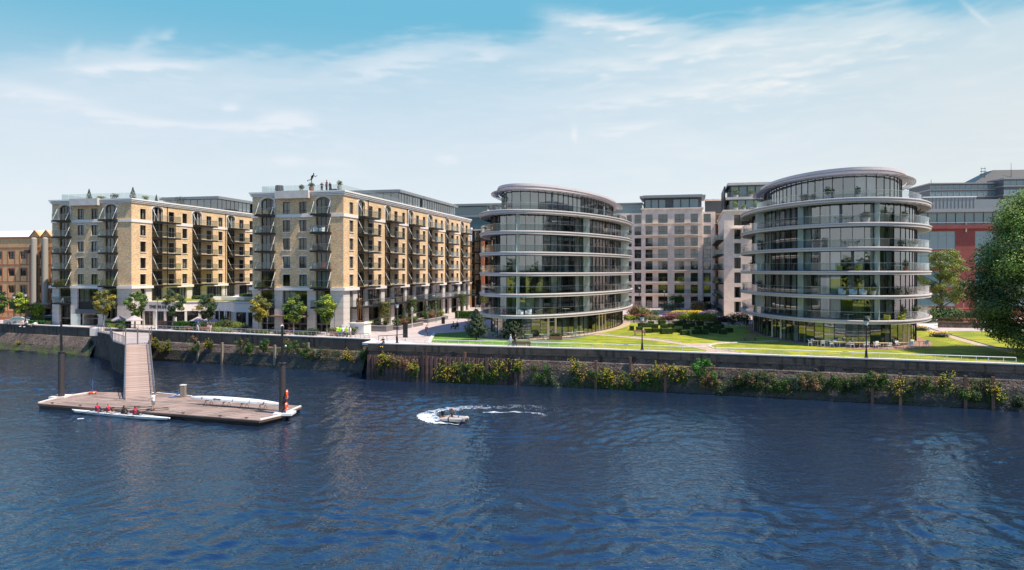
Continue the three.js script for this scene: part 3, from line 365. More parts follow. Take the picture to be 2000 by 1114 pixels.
// a window: frame with its pane, curtains, and stone sill and lintel
function windowPart(parent, F, u0, u1, v0, v1, o = {}) {
  const w = R2(u1 - u0), h = R2(v1 - v0), rise = o.rise || 0, e = h - rise, cols = o.cols ?? 2, bar = o.bar ?? 0.06;
  const arch = (y) => { const t = clamp((y - e) / (rise || 1)); return w / 2 * Math.sqrt(Math.max(0, 1 - t * t)); };
  const frame = once(['f', w, h, rise, cols, bar, o.tr].join(), () => {
    const mb = new MB(), z0 = -0.05, z1 = 0.05; mb.box(0, 0, z0, bar, e, z1).box(w - bar, 0, z0, w, e, z1).box(bar, 0, z0, w - bar, bar, z1);
    if (rise) { const n = 8; for (let k = 0; k < n; k++) { const p = (q, r) => { const t = Math.PI * (1 - q / n); return [w / 2 + Math.cos(t) * (w / 2 - r), e + Math.sin(t) * (rise - r)]; }; const [a, b] = p(k, 0), [c, d] = p(k + 1, 0), [f, g] = p(k, bar), [i, l] = p(k + 1, bar); mb.quad([f, g, z1], [i, l, z1], [c, d, z1], [a, b, z1]); } } else mb.box(bar, h - bar, z0, w - bar, h, z1);
    for (let k = 1; k < cols; k++) mb.box(w * k / cols - bar / 2, bar, z0, w * k / cols + bar / 2, rise ? h - bar * 1.2 : h - bar, z1);
    for (const t of o.tr ?? []) mb.box(bar, t - bar / 2, z0 + 0.003, w - bar, t + bar / 2, z1 - 0.003);
    return mb.geo();
  });
  const win = put('window', frame, o.frame ?? M.dark, parent, F, u0, v0, o.w ?? -0.22);
  const pane = once(['p', w, h, rise].join(), () => { const mb = new MB(); mb.quad([0.02, 0.02, 0], [w - 0.02, 0.02, 0], [w - 0.02, e, 0], [0.02, e, 0]); if (rise) { const n = 8; for (let k = 0; k < n; k++) { const p = (q) => { const t = Math.PI * (1 - q / n); return [w / 2 + Math.cos(t) * (w / 2 - 0.02), e + Math.sin(t) * (rise - 0.02), 0]; }; mb.tri([w / 2, e, 0], p(k + 1), p(k)); } } else mb.quad([0.02, e, 0], [w - 0.02, e, 0], [w - 0.02, h - 0.001, 0], [0.02, h - 0.001, 0]); return mb.geo(); });
  kid('pane', pane, o.glass ?? M.glass, win);
  const r = o.r ?? Math.random;
  if (o.curtain !== 0) {
    const q = r(), wid = Math.floor(q * 5), m = [M.curtain, M.curtain, M.blind, M.beigeCurtain][Math.floor(r() * 4)];
    if (wid < 4) {
      const g = once(['c', w, h, wid].join(), () => { const mb = new MB(); const drape = (a, b) => { const n = Math.max(3, Math.round((b - a) / 0.14)); for (let k = 0; k < n; k++) { const x0 = lerp(a, b, k / n), x1 = lerp(a, b, (k + 1) / n), z0 = k % 2 ? -0.28 : -0.22, z1 = k % 2 ? -0.22 : -0.28; mb.quad([x0, 0, z0], [x1, 0, z1], [x1, h - 0.1 - rise * 0.4, z1], [x0, h - 0.1 - rise * 0.4, z0]); } }; if (wid === 0) drape(0.02, w - 0.02); if (wid === 1) { drape(0.02, w * 0.26); drape(w * 0.74, w - 0.02); } if (wid === 2) drape(0.02, w * 0.5); if (wid === 3) drape(w * 0.7, w - 0.02); return mb.geo(); });
      kid('curtain', g, m, win);
    }
  }
  if (o.sill) kid('sill', once('s' + w, () => new MB().box(-0.12, -0.13, 0.12, w + 0.12, 0, 0.34).geo()), M.white, win);
  if (o.lintel) kid('lintel', once('l' + w + ',' + h, () => new MB().box(-0.1, h, 0.14, w + 0.1, h + 0.13, 0.27).geo()), M.white, win);
  return win;
}
// a balcony: dark slab, glass panels, handrail, posts and two slanting tie rods
function balconyPart(parent, F, u0, u1, v, out, rods) {
  const w = R2(u1 - u0), key = ['b', w, out, rods].join();
  const b = put('balcony', once(key, () => new MB().box(0, -0.3, 0.01, w, 0, out).geo()), M.dark, parent, F, u0, v, 0);
  kid('handrail', once(key + 'r', () => { const mb = new MB(); mb.box(0, 1.08, out - 0.07, w, 1.13, out - 0.01).box(0, 1.08, 0.02, 0.05, 1.13, out - 0.07).box(w - 0.05, 1.08, 0.02, w, 1.13, out - 0.07); return mb.geo(); }), M.grey, b);
  const n = Math.max(1, Math.round(w / 1.7));
  for (let k = 0; k < n; k++) kid('balustrade_panel', once(key + 'g' + k, () => new MB().quad([w * k / n + 0.03, 0.06, out - 0.04], [w * (k + 1) / n - 0.03, 0.06, out - 0.04], [w * (k + 1) / n - 0.03, 1.07, out - 0.04], [w * k / n + 0.03, 1.07, out - 0.04]).geo()), M.balu, b);
  for (const x of [0.025, w - 0.025]) kid('balustrade_panel', once(key + 'e' + x, () => new MB().quad([x, 0.06, 0.04], [x, 0.06, out - 0.06], [x, 1.07, out - 0.06], [x, 1.07, 0.04]).geo()), M.balu, b);
  for (const x of rods) kid('tie_rod', once('rod' + out + x, () => new MB().cyl([x, 2.55, 0.03], [x, -0.05, out - 0.1], 0.042, 0.042, 5).geo()), M.whitePaint, b);
  return b;
}

// ---------------------------------------------------------------- the two brick apartment blocks
const ROT = -0.235, FLOOR = 3.11, ROW1 = 25.0;                   // top row of windows stands on y 25.0
function brickBlock(label, X, D, seed, W, L, garage) {
  const t = thing('apartment_block', label, 'apartment block', V(X, 0, D), ROT), r = rng(seed);
  const front = faceMatrix([-W, 0, 0], 0), side = faceMatrix([0, 0, 0], Math.PI / 2), H0 = 12.34, H1 = 28.0, bays = 6;
  const fHoles = [], sHoles = [], fDoors = [[1.66, 4.2, 1.3], [12.1, 14.7, 11.75]], fWins = [[5.85, 7.25], [8.95, 10.4]];
  const sDoor = [], sWin = [[2.3, 3.8]];
  for (let k = 0; k < bays; k++) { const s = 5.45 + 12 * k; sDoor.push([s, s + 3.1]); sWin.push([s + 4.75, s + 6.45], [s + 8.9, s + 10.4]); }
  for (let f = 0; f < 5; f++) {
    const y = ROW1 - f * FLOOR;
    for (const [a, b] of fWins) { fHoles.push([a, b, y, y + 2.0]); windowPart(t, front, a, b, y, y + 2.0, { r, sill: f > 0, lintel: f > 0, tr: [0.5] }); }
    for (const [a, b, c] of fDoors) { const h = f ? 2.75 : 2.85; fHoles.push([a, b, y - 0.15, y - 0.15 + h, f ? 0 : 0.72]); windowPart(t, front, a, b, y - 0.15, y - 0.15 + h, { r, rise: f ? 0 : 0.72, cols: 3, w: -0.3 }); balconyPart(t, front, c, b + 0.3, y - 0.16, 1.5, [0.12, R2(b + 0.3 - c) - 0.1]); }
    for (const [a, b] of sWin) if (b < L - 0.5) { sHoles.push([a, b, y, y + 2.0]); windowPart(t, side, a, b, y, y + 2.0, { r, sill: f > 0, lintel: f > 0, tr: [0.5] }); }
    for (const [a, b] of sDoor) { const h = f ? 2.75 : 2.85; sHoles.push([a, b, y - 0.15, y - 0.15 + h, f ? 0 : 0.72]); windowPart(t, side, a, b, y - 0.15, y - 0.15 + h, { r, rise: f ? 0 : 0.72, cols: 3, w: -0.3, frame: f ? M.dark : M.white }); balconyPart(t, side, a, Math.min(a + 6.7, L - 0.6), y - 0.16, 1.45, [0.1]); }
  }
  const mb = new MB(); mb.m = front; wallFace(mb, 0, W, H0, H1, fHoles, 0.34); mb.m = side; wallFace(mb, 0, L, H0, H1, sHoles, 0.34);
  mb.m = null; mb.quad([-W, H0, -L], [-W, H0, 0], [-W, H1, 0], [-W, H1, -L]); mb.quad([0, H0, -L], [-W, H0, -L], [-W, H1, -L], [0, H1, -L]);
  part('brick_wall', mb, M.brick, t);
  // arched surrounds over the top doors
  const ring = (F, a, b) => put('arch_surround', once('arch' + R2(b - a), () => { const m2 = new MB(), w = b - a, n = 12; for (let k = 0; k < n; k++) { const P = (q, g) => { const th = Math.PI * (1 - q / n); return [w / 2 + Math.cos(th) * (w / 2 + g), 2.13 + Math.sin(th) * (0.72 + g)]; }; const [p, q, s, u] = [P(k, 0), P(k + 1, 0), P(k + 1, 0.2), P(k, 0.2)]; m2.quad([...p, 0.05], [...q, 0.05], [...s, 0.05], [...u, 0.05]); m2.quad([...u, 0.05], [...s, 0.05], [...s, 0], [...u, 0]); m2.quad([...q, 0.05], [...p, 0.05], [...p, -0.1], [...q, -0.1]); } m2.box(-0.16, -0.15, 0, 0, 2.13, 0.05).box(w, -0.15, 0, w + 0.16, 2.13, 0.05); return m2.geo(); }), M.white, t, F, a, ROW1, -0.0);
  for (const [a, b] of fDoors) ring(front, a, b); for (const [a, b] of sDoor) ring(side, a, b);
  // stone bands
  const band = (name, y0, y1, out, cuts) => { const m2 = new MB(); const run = (F, len, gaps, e0, e1) => { m2.m = F; let u = e0; for (const [a, b] of [...gaps, [len + e1, 0]]) { if (a > u + 0.05) m2.box(u, y0, 0, a, y1, out); u = b; } }; run(front, W, cuts ? fDoors.map((q) => [q[2], q[1] + 0.3]) : [], -out, 0); run(side, L, cuts ? sDoor.map((q) => [q[0], q[1]]) : [], -out, out); return part(name, m2, M.white, t); };
  band('string_course', 24.36, 24.86, 0.14, true); band('base_course', 11.83, 12.34, 0.42, true);
  { const m2 = new MB(); for (const [y0, y1, o] of [[28.0, 28.16, 0.2], [28.16, 28.25, 0.08], [28.25, 28.44, 0.32], [28.44, 28.52, 0.16], [28.52, 28.78, 0.44]]) m2.box(-W - o, y0, -L - o, o, y1, o); part('cornice', m2, M.white, t); }
  part('parapet_panel', new MB().box(-W + 4.85, 27.55, 0.02, -W + 11.15, 28.84, 0.95), M.stone, t);
  // roof terrace: glass round the edge, penthouse set back
  part('roof_deck', new MB().box(-W + 0.3, 28.785, -L + 0.3, -0.3, 28.84, -0.3), M.planter, t);
  for (const [x0, z0, x1, z1, n] of [[-W + 1.2, -1.0, -1.0, -1.0, 10], [-1.0, -1.0, -1.0, -27, 15], [-W + 1.2, -27, -W + 1.2, -1.0, 15]]) for (let k = 0; k < n; k++) { const p = (q) => [lerp(x0, x1, q), lerp(z0, z1, q)], [a, b] = p((k + 0.02) / n), [c, d] = p((k + 0.98) / n); part('roof_balustrade_panel', new MB().quad([a, 28.9, b], [c, 28.9, d], [c, 29.95, d], [a, 29.95, b]), M.balu, t); }
  const pent = (z0, z1, name) => {
    const x0 = -W + 2.2, x1 = -1.7;
    part(name, new MB().box(x0, 28.85, z1, x1 - 0.5, 31.3, z0 - 0.5), M.room, t);
    part('penthouse_roof', new MB().box(x0 - 0.7, 31.32, z1 - 0.4, x1 + 0.7, 31.72, z0 + 0.7).box(x0 - 0.4, 31.72, z1, x1 + 0.4, 31.95, z0 + 0.4), M.zinc, t);
    const n = Math.round((z0 - z1) / 1.6); for (let k = 0; k < n; k++) { const a = lerp(z0, z1, k / n), b = lerp(z0, z1, (k + 1) / n), w = part('window', new MB().box(x1 - 0.04, 28.85, a - 0.05, x1 + 0.04, 31.32, a + 0.05), M.mull, t); kid('pane', new MB().quad([x1, 28.87, a - 0.06], [x1, 28.87, b + 0.06], [x1, 31.3, b + 0.06], [x1, 31.3, a - 0.06]), M.towerGlass, w); if (r() < 0.35) kid('curtain', new MB().quad([x1 - 0.25, 28.87, a], [x1 - 0.25, 28.87, b], [x1 - 0.25, 31.3, b], [x1 - 0.25, 31.3, a]), M.curtain, w); }
    const m = 8; for (let k = 0; k < m; k++) { const a = lerp(x0, x1, k / m), b = lerp(x0, x1, (k + 1) / m), w = part('window', new MB().box(a - 0.05, 28.85, z0 - 0.04, a + 0.05, 31.32, z0 + 0.04), M.mull, t); kid('pane', new MB().quad([a + 0.06, 28.87, z0], [b - 0.06, 28.87, z0], [b - 0.06, 31.3, z0], [a + 0.06, 31.3, z0]), M.towerGlass, w); }
  };
  pent(-28.5, -41.2, 'penthouse_core'); pent(-42.6, -66.5, 'penthouse_core');
  // rooms behind the windows
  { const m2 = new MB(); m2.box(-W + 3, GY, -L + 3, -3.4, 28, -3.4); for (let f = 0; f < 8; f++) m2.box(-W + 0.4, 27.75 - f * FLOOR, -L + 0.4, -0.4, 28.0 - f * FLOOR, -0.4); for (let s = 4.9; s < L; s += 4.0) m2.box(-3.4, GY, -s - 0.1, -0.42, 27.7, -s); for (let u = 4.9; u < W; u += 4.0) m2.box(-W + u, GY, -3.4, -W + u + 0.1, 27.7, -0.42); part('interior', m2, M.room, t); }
  // pale stone base: piers of courses, each block its own piece
  const pier = (F, u0, u1, ret) => { const n = Math.max(1, Math.round((u1 - u0) / 1.75)), g = once(['pb', R2((u1 - u0) / n)].join(), () => new MB().box(0, 0, -0.5, (u1 - u0) / n - 0.018, 0.99, 0).geo()); for (let k = 0; k < n; k++) for (let y = 0; y < 7; y++) { const m = put('stone_block', g, M.stone, t, F, u0 + (u1 - u0) * k / n + 0.009, GY + y * 1.0, 0); } };
  const fp = [[0, 1.62], [4.25, 5.8], [10.45, 12.05], [14.75, W]], sp = [[0.0, 2.4]];
  for (const [a, b] of sDoor) sp.push([a - 1.7, a], [b, b + 1.7]);
  for (const [a, b] of fp) pier(front, a, b); for (const [a, b] of sp) if (b < L) pier(side, Math.max(a, 2.42), Math.max(b, 2.4)); pier(side, 0.02, 2.4); pier(side, L - 1.5, L);
  { const m2 = new MB(); m2.box(-W, 11.8, -L, 0, 11.83, 0); m2.box(-W, 4.8, -L, -W + 0.3, 11.8, -0.51); part('base_lining', m2, M.stone, t); }
  // shop fronts and first floor glazing in the openings
  const shop = (F, u0, u1, o) => { windowPart(t, F, u0, u1, 9.15, 11.78, { r, cols: Math.max(2, Math.round((u1 - u0) / 1.15)), w: -0.4, tr: o.tr ?? [0.8] }); put('spandrel', once('sp' + R2(u1 - u0), () => new MB().box(0, 8.5, -0.45, u1 - u0, 9.14, -0.3).geo()), M.dark, t, F, u0, 0, 0); windowPart(t, F, u0, u1, GY + 0.02, 8.48, { r, cols: Math.max(2, Math.round((u1 - u0) / 1.3)), w: -0.9, tr: [2.4], curtain: 0 }); };
  shop(front, 1.64, 4.23, {});
  if (garage) { windowPart(t, front, 5.82, 10.43, 9.15, 11.78, { r, cols: 4, w: -0.4, tr: [0.8] }); put('spandrel', new MB().box(0, 7.9, -0.45, 4.6, 9.14, -0.3), M.dark, t, front, 5.82, 0, 0); put('entrance_canopy', new MB().box(-0.2, 7.0, -0.4, 4.8, 7.88, 0.3), M.slate, t, front, 5.82, 0, 0); put('entrance_bay', new MB().box(0.9, GY, -3.3, 4.6, 7.0, -3.2).box(0.9, GY, -3.2, 1.0, 7.0, -0.3).box(4.5, GY, -3.2, 4.6, 7.0, -0.3).box(0.9, 6.9, -3.2, 4.6, 7.0, -0.3), M.white, t, front, 5.82, 0, 0); put('glass_screen', new MB().quad([-1.0, GY, 0.5], [0.8, GY, 0.1], [0.8, 7.0, 0.1], [-1.0, 7.0, 0.5]), M.frost, t, front, 5.82, 0, 0); } else { shop(front, 5.82, 10.43, {}); put('entrance_canopy', new MB().box(-1.4, 7.35, -0.2, 4.9, 7.6, 1.9), M.teak, t, front, 5.82, 0, 0); }
  shop(front, 12.07, 14.73, {});
  for (const [a, b, c] of fDoors) balconyPart(t, front, c, b + 0.2, 9.1, 1.3, []);
  let last = 2.42; for (const [a] of sDoor) { shop(side, last, a - 1.7, {}); shop(side, a, a + 3.1, {}); last = a + 3.1 + 1.7; } shop(side, last, L - 1.5, {});
  if (!garage) for (let k = 0; k < 8; k++) balconyPart(t, side, 2.45 + k * 8.9, 2.45 + (k + 1) * 8.9 - 0.04, 8.95, 1.5, []);
  for (const s of [9.75, 28.9, 53.6]) put('downpipe', once('dp', () => new MB().cyl([0, 8.9, 0.1], [0, 28.0, 0.1], 0.07, 0.07, 6).geo()), M.dark, t, side, s, 0, 0);
  return t;
}
const BA = { X: -71.2, D: 138.8, W: 17.9 }, BB = { X: -28.4, D: 125, W: 17.2 };
brickBlock('left yellow brick apartment block with white garage entrance and glass roof rail', BA.X, BA.D, 11, BA.W, 74, true);
brickBlock('central yellow brick apartment block with runner statue on its roof terrace', BB.X, BB.D, 23, BB.W, 74, false);
const inBlock = (B, x, z) => { const c = Math.cos(ROT), s = Math.sin(ROT); return [B.X + x * c + z * s, -B.D - x * s + z * c]; };   // block axes -> world x, z

// ---------------------------------------------------------------- restaurant pavilion between the blocks
const font = await new FontLoader().loadAsync('fonts/droid/droid_sans_bold.typeface.json');
{
  const t = thing('restaurant_pavilion', 'low white restaurant pavilion with black lettering between the brick blocks', 'restaurant', V(BA.X, 0, BA.D), ROT), r = rng(5);
  const front = [[0.02, -3], [7.2, -3], [8.2, -4.6], [10, -6.2], [12.5, -7.0], [15, -6.8], [17.3, -5.6], [18.6, -4.2], [19.4, -3.6], [27.0, -3.6]];
  const poly = [...front, [27, -30], [0.02, -30]];
  part('fascia', (() => { const mb = new MB(); mb.prism(poly, 7.5, 9.15); return mb; })(), M.white, t);
  part('fascia_lip', new MB().prism(front.map(([x, z]) => [x, z + 0.25]).concat([[27, -8], [0.02, -8]]), 9.16, 9.36), M.stone, t);
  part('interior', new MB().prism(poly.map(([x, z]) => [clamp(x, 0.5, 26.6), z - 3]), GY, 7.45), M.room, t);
  for (let i = 1; i < front.length; i++) {
    const a = front[i - 1], b = front[i], L = Math.hypot(b[0] - a[0], b[1] - a[1]), n = Math.max(1, Math.round(L / 2.6)), ang = Math.atan2(-(b[1] - a[1]), b[0] - a[0]);
    for (let k = 0; k < n; k++) { const F = faceMatrix([lerp(a[0], b[0], k / n), 0, lerp(a[1], b[1], k / n)], ang), w = L / n; put('pier', new MB().box(-0.2, GY, -0.55, 0.22, 7.5, -0.03), M.stone, t, F, 0, 0, 0); if (w > 0.8) windowPart(t, F, 0.24, w - 0.22, GY + 0.03, 7.45, { r, cols: w > 1.8 ? 3 : 2, w: -0.35, tr: [1.9], curtain: 0, bar: 0.09 }); }
  }
  part('roof_terrace', new MB().prism([[0.5, -5.2], [7, -5.2], [9.5, -7.6], [12.5, -8.4], [16, -8.2], [19.5, -6], [26.6, -6], [26.6, -29], [0.5, -29]], 9.17, 9.5), M.grass, t);
  part('roof_step', new MB().prism([[9.8, -8.2], [12.5, -9.4], [16.5, -9.2], [18.5, -8], [20, -14], [9, -14]], 9.5, 10.1), M.white, t);
  const text = (s, size, mat, x, y, z, turn, name) => { const g = new TextGeometry(s, { font, size, depth: 0.07, curveSegments: 3 }), m = part(name, g, mat, t); m.position.set(x, y, z); m.rotation.y = turn; return m; };
  text('THE BLUE B', 0.62, M.letterBlack, 1.4, 8.0, -2.98, 0, 'sign_lettering');
  text('THE BLUE', 0.66, M.letterBlack, 22.6, 8.02, -3.58, 0, 'sign_lettering');
  text('KITCHEN & COCKTAILS', 0.30, M.gold, 8.9, 7.62, -5.35, 0.06, 'gilt_lettering');
}
// ---------------------------------------------------------------- the two oval glass towers
function ovalTower(o) {
  const { cx, cd, theta, a, b, bands, roofY, name } = o, r = rng(o.seed);
  const t = thing('oval_tower', o.label, 'apartment tower', V(cx, 0, cd), theta), c = Math.cos(theta), s = Math.sin(theta);
  const E = (q, ins) => [(a - ins) * Math.cos(q), (b - ins) * Math.sin(q)];
  const table = (ins) => once('tab' + [a, b, ins], () => { const N = 1440, l = [0]; let [px, pz] = E(0, ins); for (let k = 1; k <= N; k++) { const [x, z] = E(k / N * 2 * Math.PI, ins); l.push(l[k - 1] + Math.hypot(x - px, z - pz)); px = x; pz = z; } return l; });
  const arc = (ins, n, off = 0) => { const l = table(ins), L = l[l.length - 1], out = []; let j = 0; for (let k = 0; k <= n; k++) { const w = (k + off) / n * L; if (k === 0) j = 0; while (j < l.length - 1 && l[j + 1] < w) j++; const f = (w - l[j]) / ((l[j + 1] ?? l[j] + 1) - l[j]); out.push((j + f) / 1440 * 2 * Math.PI); } return out; };
  const perim = (ins) => { const l = table(ins); return l[l.length - 1]; };
  const world = (x, z) => [cx + x * c + z * s, -cd - x * s + z * c];
  const faces = (q, ins) => { const [x, z] = E(q, ins), nx = Math.cos(q) / (a - ins), nz = Math.sin(q) / (b - ins), [wx, wz] = world(x, z), wnx = nx * c + nz * s, wnz = -nx * s + nz * c; return -(wx * wnx + wz * wnz) / Math.hypot(wx, wz) / Math.hypot(wnx, wnz); };   // > 0 towards the photographer
  const seen = (q, ins) => faces(q, ins) > -0.12;
  const sweep = (mb, prof, qs) => { for (let k = 1; k < qs.length; k++) for (let j = 1; j < prof.length; j++) { const P = (q, i) => { const [x, z] = E(q, prof[i][0]); return [x, prof[i][1], z]; }; const N = (q) => { const nx = Math.cos(q) / a, nz = Math.sin(q) / b, l = Math.hypot(nx, nz); return [nx / l, 0, nz / l]; }; const vert = Math.abs(prof[j][0] - prof[j - 1][0]) < 0.02; mb.quad(P(qs[k], j - 1), P(qs[k - 1], j - 1), P(qs[k - 1], j), P(qs[k], j), undefined, vert ? [N(qs[k]), N(qs[k - 1]), N(qs[k - 1]), N(qs[k])] : undefined); } return mb; };
  const ring = (ins, n = 96) => { const out = []; for (let k = 0; k < n; k++) out.push(E(k / n * 2 * Math.PI, ins)); return out; };
  const IN = o.inset ?? 2.0;
  const glaze = (y0, y1, ins, opt = {}) => {                       // a storey of full-height windows
    const n = Math.round(perim(ins) / (opt.width ?? 1.5)), qs = arc(ins, n); const hid = new MB();
    for (let k = 0; k < n; k++) {
      const q0 = qs[k], q1 = qs[k + 1], A = E(q0, ins), B = E(q1, ins), y2 = y1 - 0.06;
      const P = [[B[0], y0 + 0.06, B[1]], [A[0], y0 + 0.06, A[1]], [A[0], y2, A[1]], [B[0], y2, B[1]]];
      if (!seen((q0 + q1) / 2, ins)) { hid.quad(...P); continue; }
      const dx = B[0] - A[0], dz = B[1] - A[1], L = Math.hypot(dx, dz), ux = dx / L, uz = dz / L, F = new MB(), wide = hash2(k * 3 + (opt.seed ?? 0), Math.round(y0 * 10)) < (opt.wide ?? 0.10) ? 0.19 : 0.035;
      F.m = new THREE.Matrix4().set(ux, 0, uz, A[0], 0, 1, 0, 0, uz, 0, -ux, A[1], 0, 0, 0, 1);
      F.box(-wide, y0, -0.09, wide, y1, 0.06).box(wide, y0, -0.05, L - 0.035, y0 + 0.07, 0.05).box(wide, y1 - 0.1, -0.05, L - 0.035, y1, 0.05); if (opt.transom) F.box(wide, opt.transom, -0.04, L - 0.035, opt.transom + 0.06, 0.04);
      const w = part('window', F, wide > 0.1 ? (opt.pier ?? M.slate) : M.mull, t);
      kid('pane', new MB().quad(...P), M.towerGlass, w);
      const h = r(), curt = opt.curtain ?? 0.42;
      if (h < curt) { const m = new MB(), part0 = r() < 0.5 ? 0.45 : 0.95, fl = r() < 0.5, C = (u, d) => [lerp(A[0], B[0], u) - (-uz) * 0 - uz * 0 + (-(Math.cos(q0) / a)) * 0 + inward[0] * d, 0, lerp(A[1], B[1], u) + inward[1] * d]; const mx = (A[0] + B[0]) / 2, mz = (A[1] + B[1]) / 2, nl = Math.hypot(mx / a / a, mz / b / b), inward = [-mx / a / a / nl, -mz / b / b / nl]; const nn = 6; for (let j = 0; j < nn; j++) { let u0 = part0 * j / nn, u1 = part0 * (j + 1) / nn; if (fl) { u0 = 1 - part0 * (j + 1) / nn; u1 = 1 - part0 * j / nn; } const p = C(u0, j % 2 ? 0.32 : 0.24), q = C(u1, j % 2 ? 0.24 : 0.32); m.quad([q[0], y0 + 0.08, q[2]], [p[0], y0 + 0.08, p[2]], [p[0], y1 - 0.12, p[2]], [q[0], y1 - 0.12, q[2]]); } kid('curtain', m, [M.curtain, M.blind, M.curtain, M.beigeCurtain][Math.floor(r() * 4)], w); }
    }
    if (hid.p.length) { const h = part('rear_glazing', hid, M.towerGlass, t); h.userData.kind = 'stuff'; }
  };
  const balustrade = (y, ins) => {
    const n = Math.round(perim(ins) / 1.75), qs = arc(ins, n, 0.35), hid = new MB();
    for (let k = 0; k < n; k++) { const A = E(qs[k] + 0.0006, ins), B = E(qs[k + 1] - 0.0006, ins), P = [[B[0], y + 0.02, B[1]], [A[0], y + 0.02, A[1]], [A[0], y + 1.08, A[1]], [B[0], y + 1.08, B[1]]]; if (seen(qs[k], ins)) part('balustrade_panel', new MB().quad(...P), M.balu, t); else hid.quad(...P); }
    if (hid.p.length) { const h = part('rear_balustrade', hid, M.balu, t); h.userData.kind = 'stuff'; }
    part('handrail', sweep(new MB(), [[ins + 0.03, y + 1.08], [ins - 0.03, y + 1.08], [ins - 0.03, y + 1.12], [ins + 0.03, y + 1.12]], arc(ins, 160)), M.steel, t);
  };
  const fasciaSeg = (prof, ins) => { const n = Math.round(perim(ins) / 5.2), qs = arc(ins, n); for (let k = 0; k < n; k++) { const sub = []; const g = 0.0007; for (let j = 0; j <= 8; j++) sub.push(lerp(qs[k] + g, qs[k + 1] - g, j / 8)); part('fascia_panel', sweep(new MB(), prof, sub), M.fascia, t); } };
  // ground floor
  glaze(GY, bands[0] - 0.02, IN + 0.1, { width: 1.55, transom: bands[0] - 0.75, curtain: 0.3, wide: 0.14, pier: M.pink, seed: 7 });
  part('floor_slab', new MB().prism(ring(IN + 0.4), GY - 0.1, GY + 0.03), M.slab, t);
  const thick = 0.52;
  bands.forEach((y, i) => {
    const lastBand = i === bands.length - 1, top = y + thick;
    fasciaSeg([[0.35, y], [0.06, y], [0.06, y + 0.23], [0.15, y + 0.25], [0.15, y + 0.31], [-0.06, y + 0.33], [-0.06, y + 0.46], [0.05, top], [0.8, top]], 0);
    part('floor_slab', new MB().prism(ring(0.3), y + 0.02, top - 0.01), M.soffit, t);
    const yn = lastBand ? roofY[0] : bands[i + 1] + 0.02, ins = lastBand ? IN + 2.1 : IN;
    glaze(top, yn, ins, { seed: i * 31 + 3, curtain: o.curtain ?? 0.42 });
    balustrade(top, lastBand ? 1.3 : 0.22);
    if (!lastBand) for (const q of o.screens) { const A = E(q, IN - 0.05), B = E(q, 0.35), n = 3, wv = 0.95 / (a + b); for (let k = 0; k < 1; k++) { const m = new MB(); const C = E(q + wv * 2.2, 0.4), D2 = E(q, 0.4); m.quad([C[0], top + 0.05, C[1]], [D2[0], top + 0.05, D2[1]], [D2[0], yn - 0.05, D2[1]], [C[0], yn - 0.05, C[1]]); if (i < bands.length - 1 && !(i === bands.length - 2 && false)) part('privacy_screen', m, M.frost, t); } part('privacy_screen', new MB().quad([A[0], top + 0.05, A[1]], [B[0], top + 0.05, B[1]], [B[0], yn - 0.05, B[1]], [A[0], yn - 0.05, A[1]]), M.frost, t); }
  });
  // louvred sunshades round the two upper roofs
  const shadeRing = (y, i0, i1) => {
    const rows = 5; for (let k = 0; k < rows; k++) { const q = lerp(i0, i1, k / (rows - 1)); part('sunshade_louvre', sweep(new MB(), [[q + 0.12, y - 0.03], [q - 0.04, y + 0.06], [q + 0.12, y + 0.04], [q + 0.12, y - 0.03]], arc(0, 140)), M.fascia, t); }
    const n = Math.round(perim(i1) / 1.7), qs = arc(i1, n); for (let k = 0; k < n; k++) if (seen(qs[k], 0)) { const A = E(qs[k], i0 - 0.02), B = E(qs[k], i1 + 0.25); part('sunshade_bracket', new MB().cyl([A[0], y - 0.05, A[1]], [B[0], y - 0.05, B[1]], 0.05, 0.09, 4), M.fascia, t); }
  };
  const topBand = bands[bands.length - 1];
  shadeRing(topBand - 0.12, 0.05, 1.15);
  shadeRing(roofY[0] - 0.16, IN + 0.1, IN + 1.15);
  fasciaSeg([[IN + 2.4, roofY[0]], [IN + 1.35, roofY[0]], [IN + 1.35, roofY[0] + 0.38], [IN + 1.45, roofY[0] + 0.40], [IN + 1.45, roofY[0] + 0.46], [IN + 1.2, roofY[0] + 0.47], [IN + 1.2, roofY[0] + 0.66], [IN + 1.3, roofY[0] + 0.68], [IN + 1.3, roofY[1]], [IN + 1.7, roofY[1]]], IN + 1.3);
  part('roof', new MB().prism(ring(IN + 1.6), roofY[0] + 0.02, roofY[1] - 0.02), M.zinc, t);
  // what shows through the glass: cores and columns
  { const mb = new MB(); mb.prism(ring(b * 0.62), GY, roofY[0]); part('core_wall', mb, M.room2, t); }
  { const n = 26, qs = arc(IN + 1.1, n); for (let k = 0; k < n; k++) { const [x, z] = E(qs[k], IN + 1.1); part('column', once('col' + roofY[0], () => new MB().cyl([0, GY, 0], [0, topBand, 0], 0.22, 0.22, 10, false).geo()), M.curtain, t).position.set(x, 0, z); } }
  // partition walls between the flats
  { const mb = new MB(); for (let k = 0; k < 18; k++) { const q = k / 18 * 2 * Math.PI + 0.1, A = E(q, IN + 0.5), B = E(q, b * 0.62), d = 0.1; const l = Math.hypot(B[0] - A[0], B[1] - A[1]), nx = -(B[1] - A[1]) / l * d, nz = (B[0] - A[0]) / l * d; mb.prism([[A[0] + nx, A[1] + nz], [A[0] - nx, A[1] - nz], [B[0] - nx, B[1] - nz], [B[0] + nx, B[1] + nz]], GY, topBand); } part('partition_wall', mb, M.room, t); }
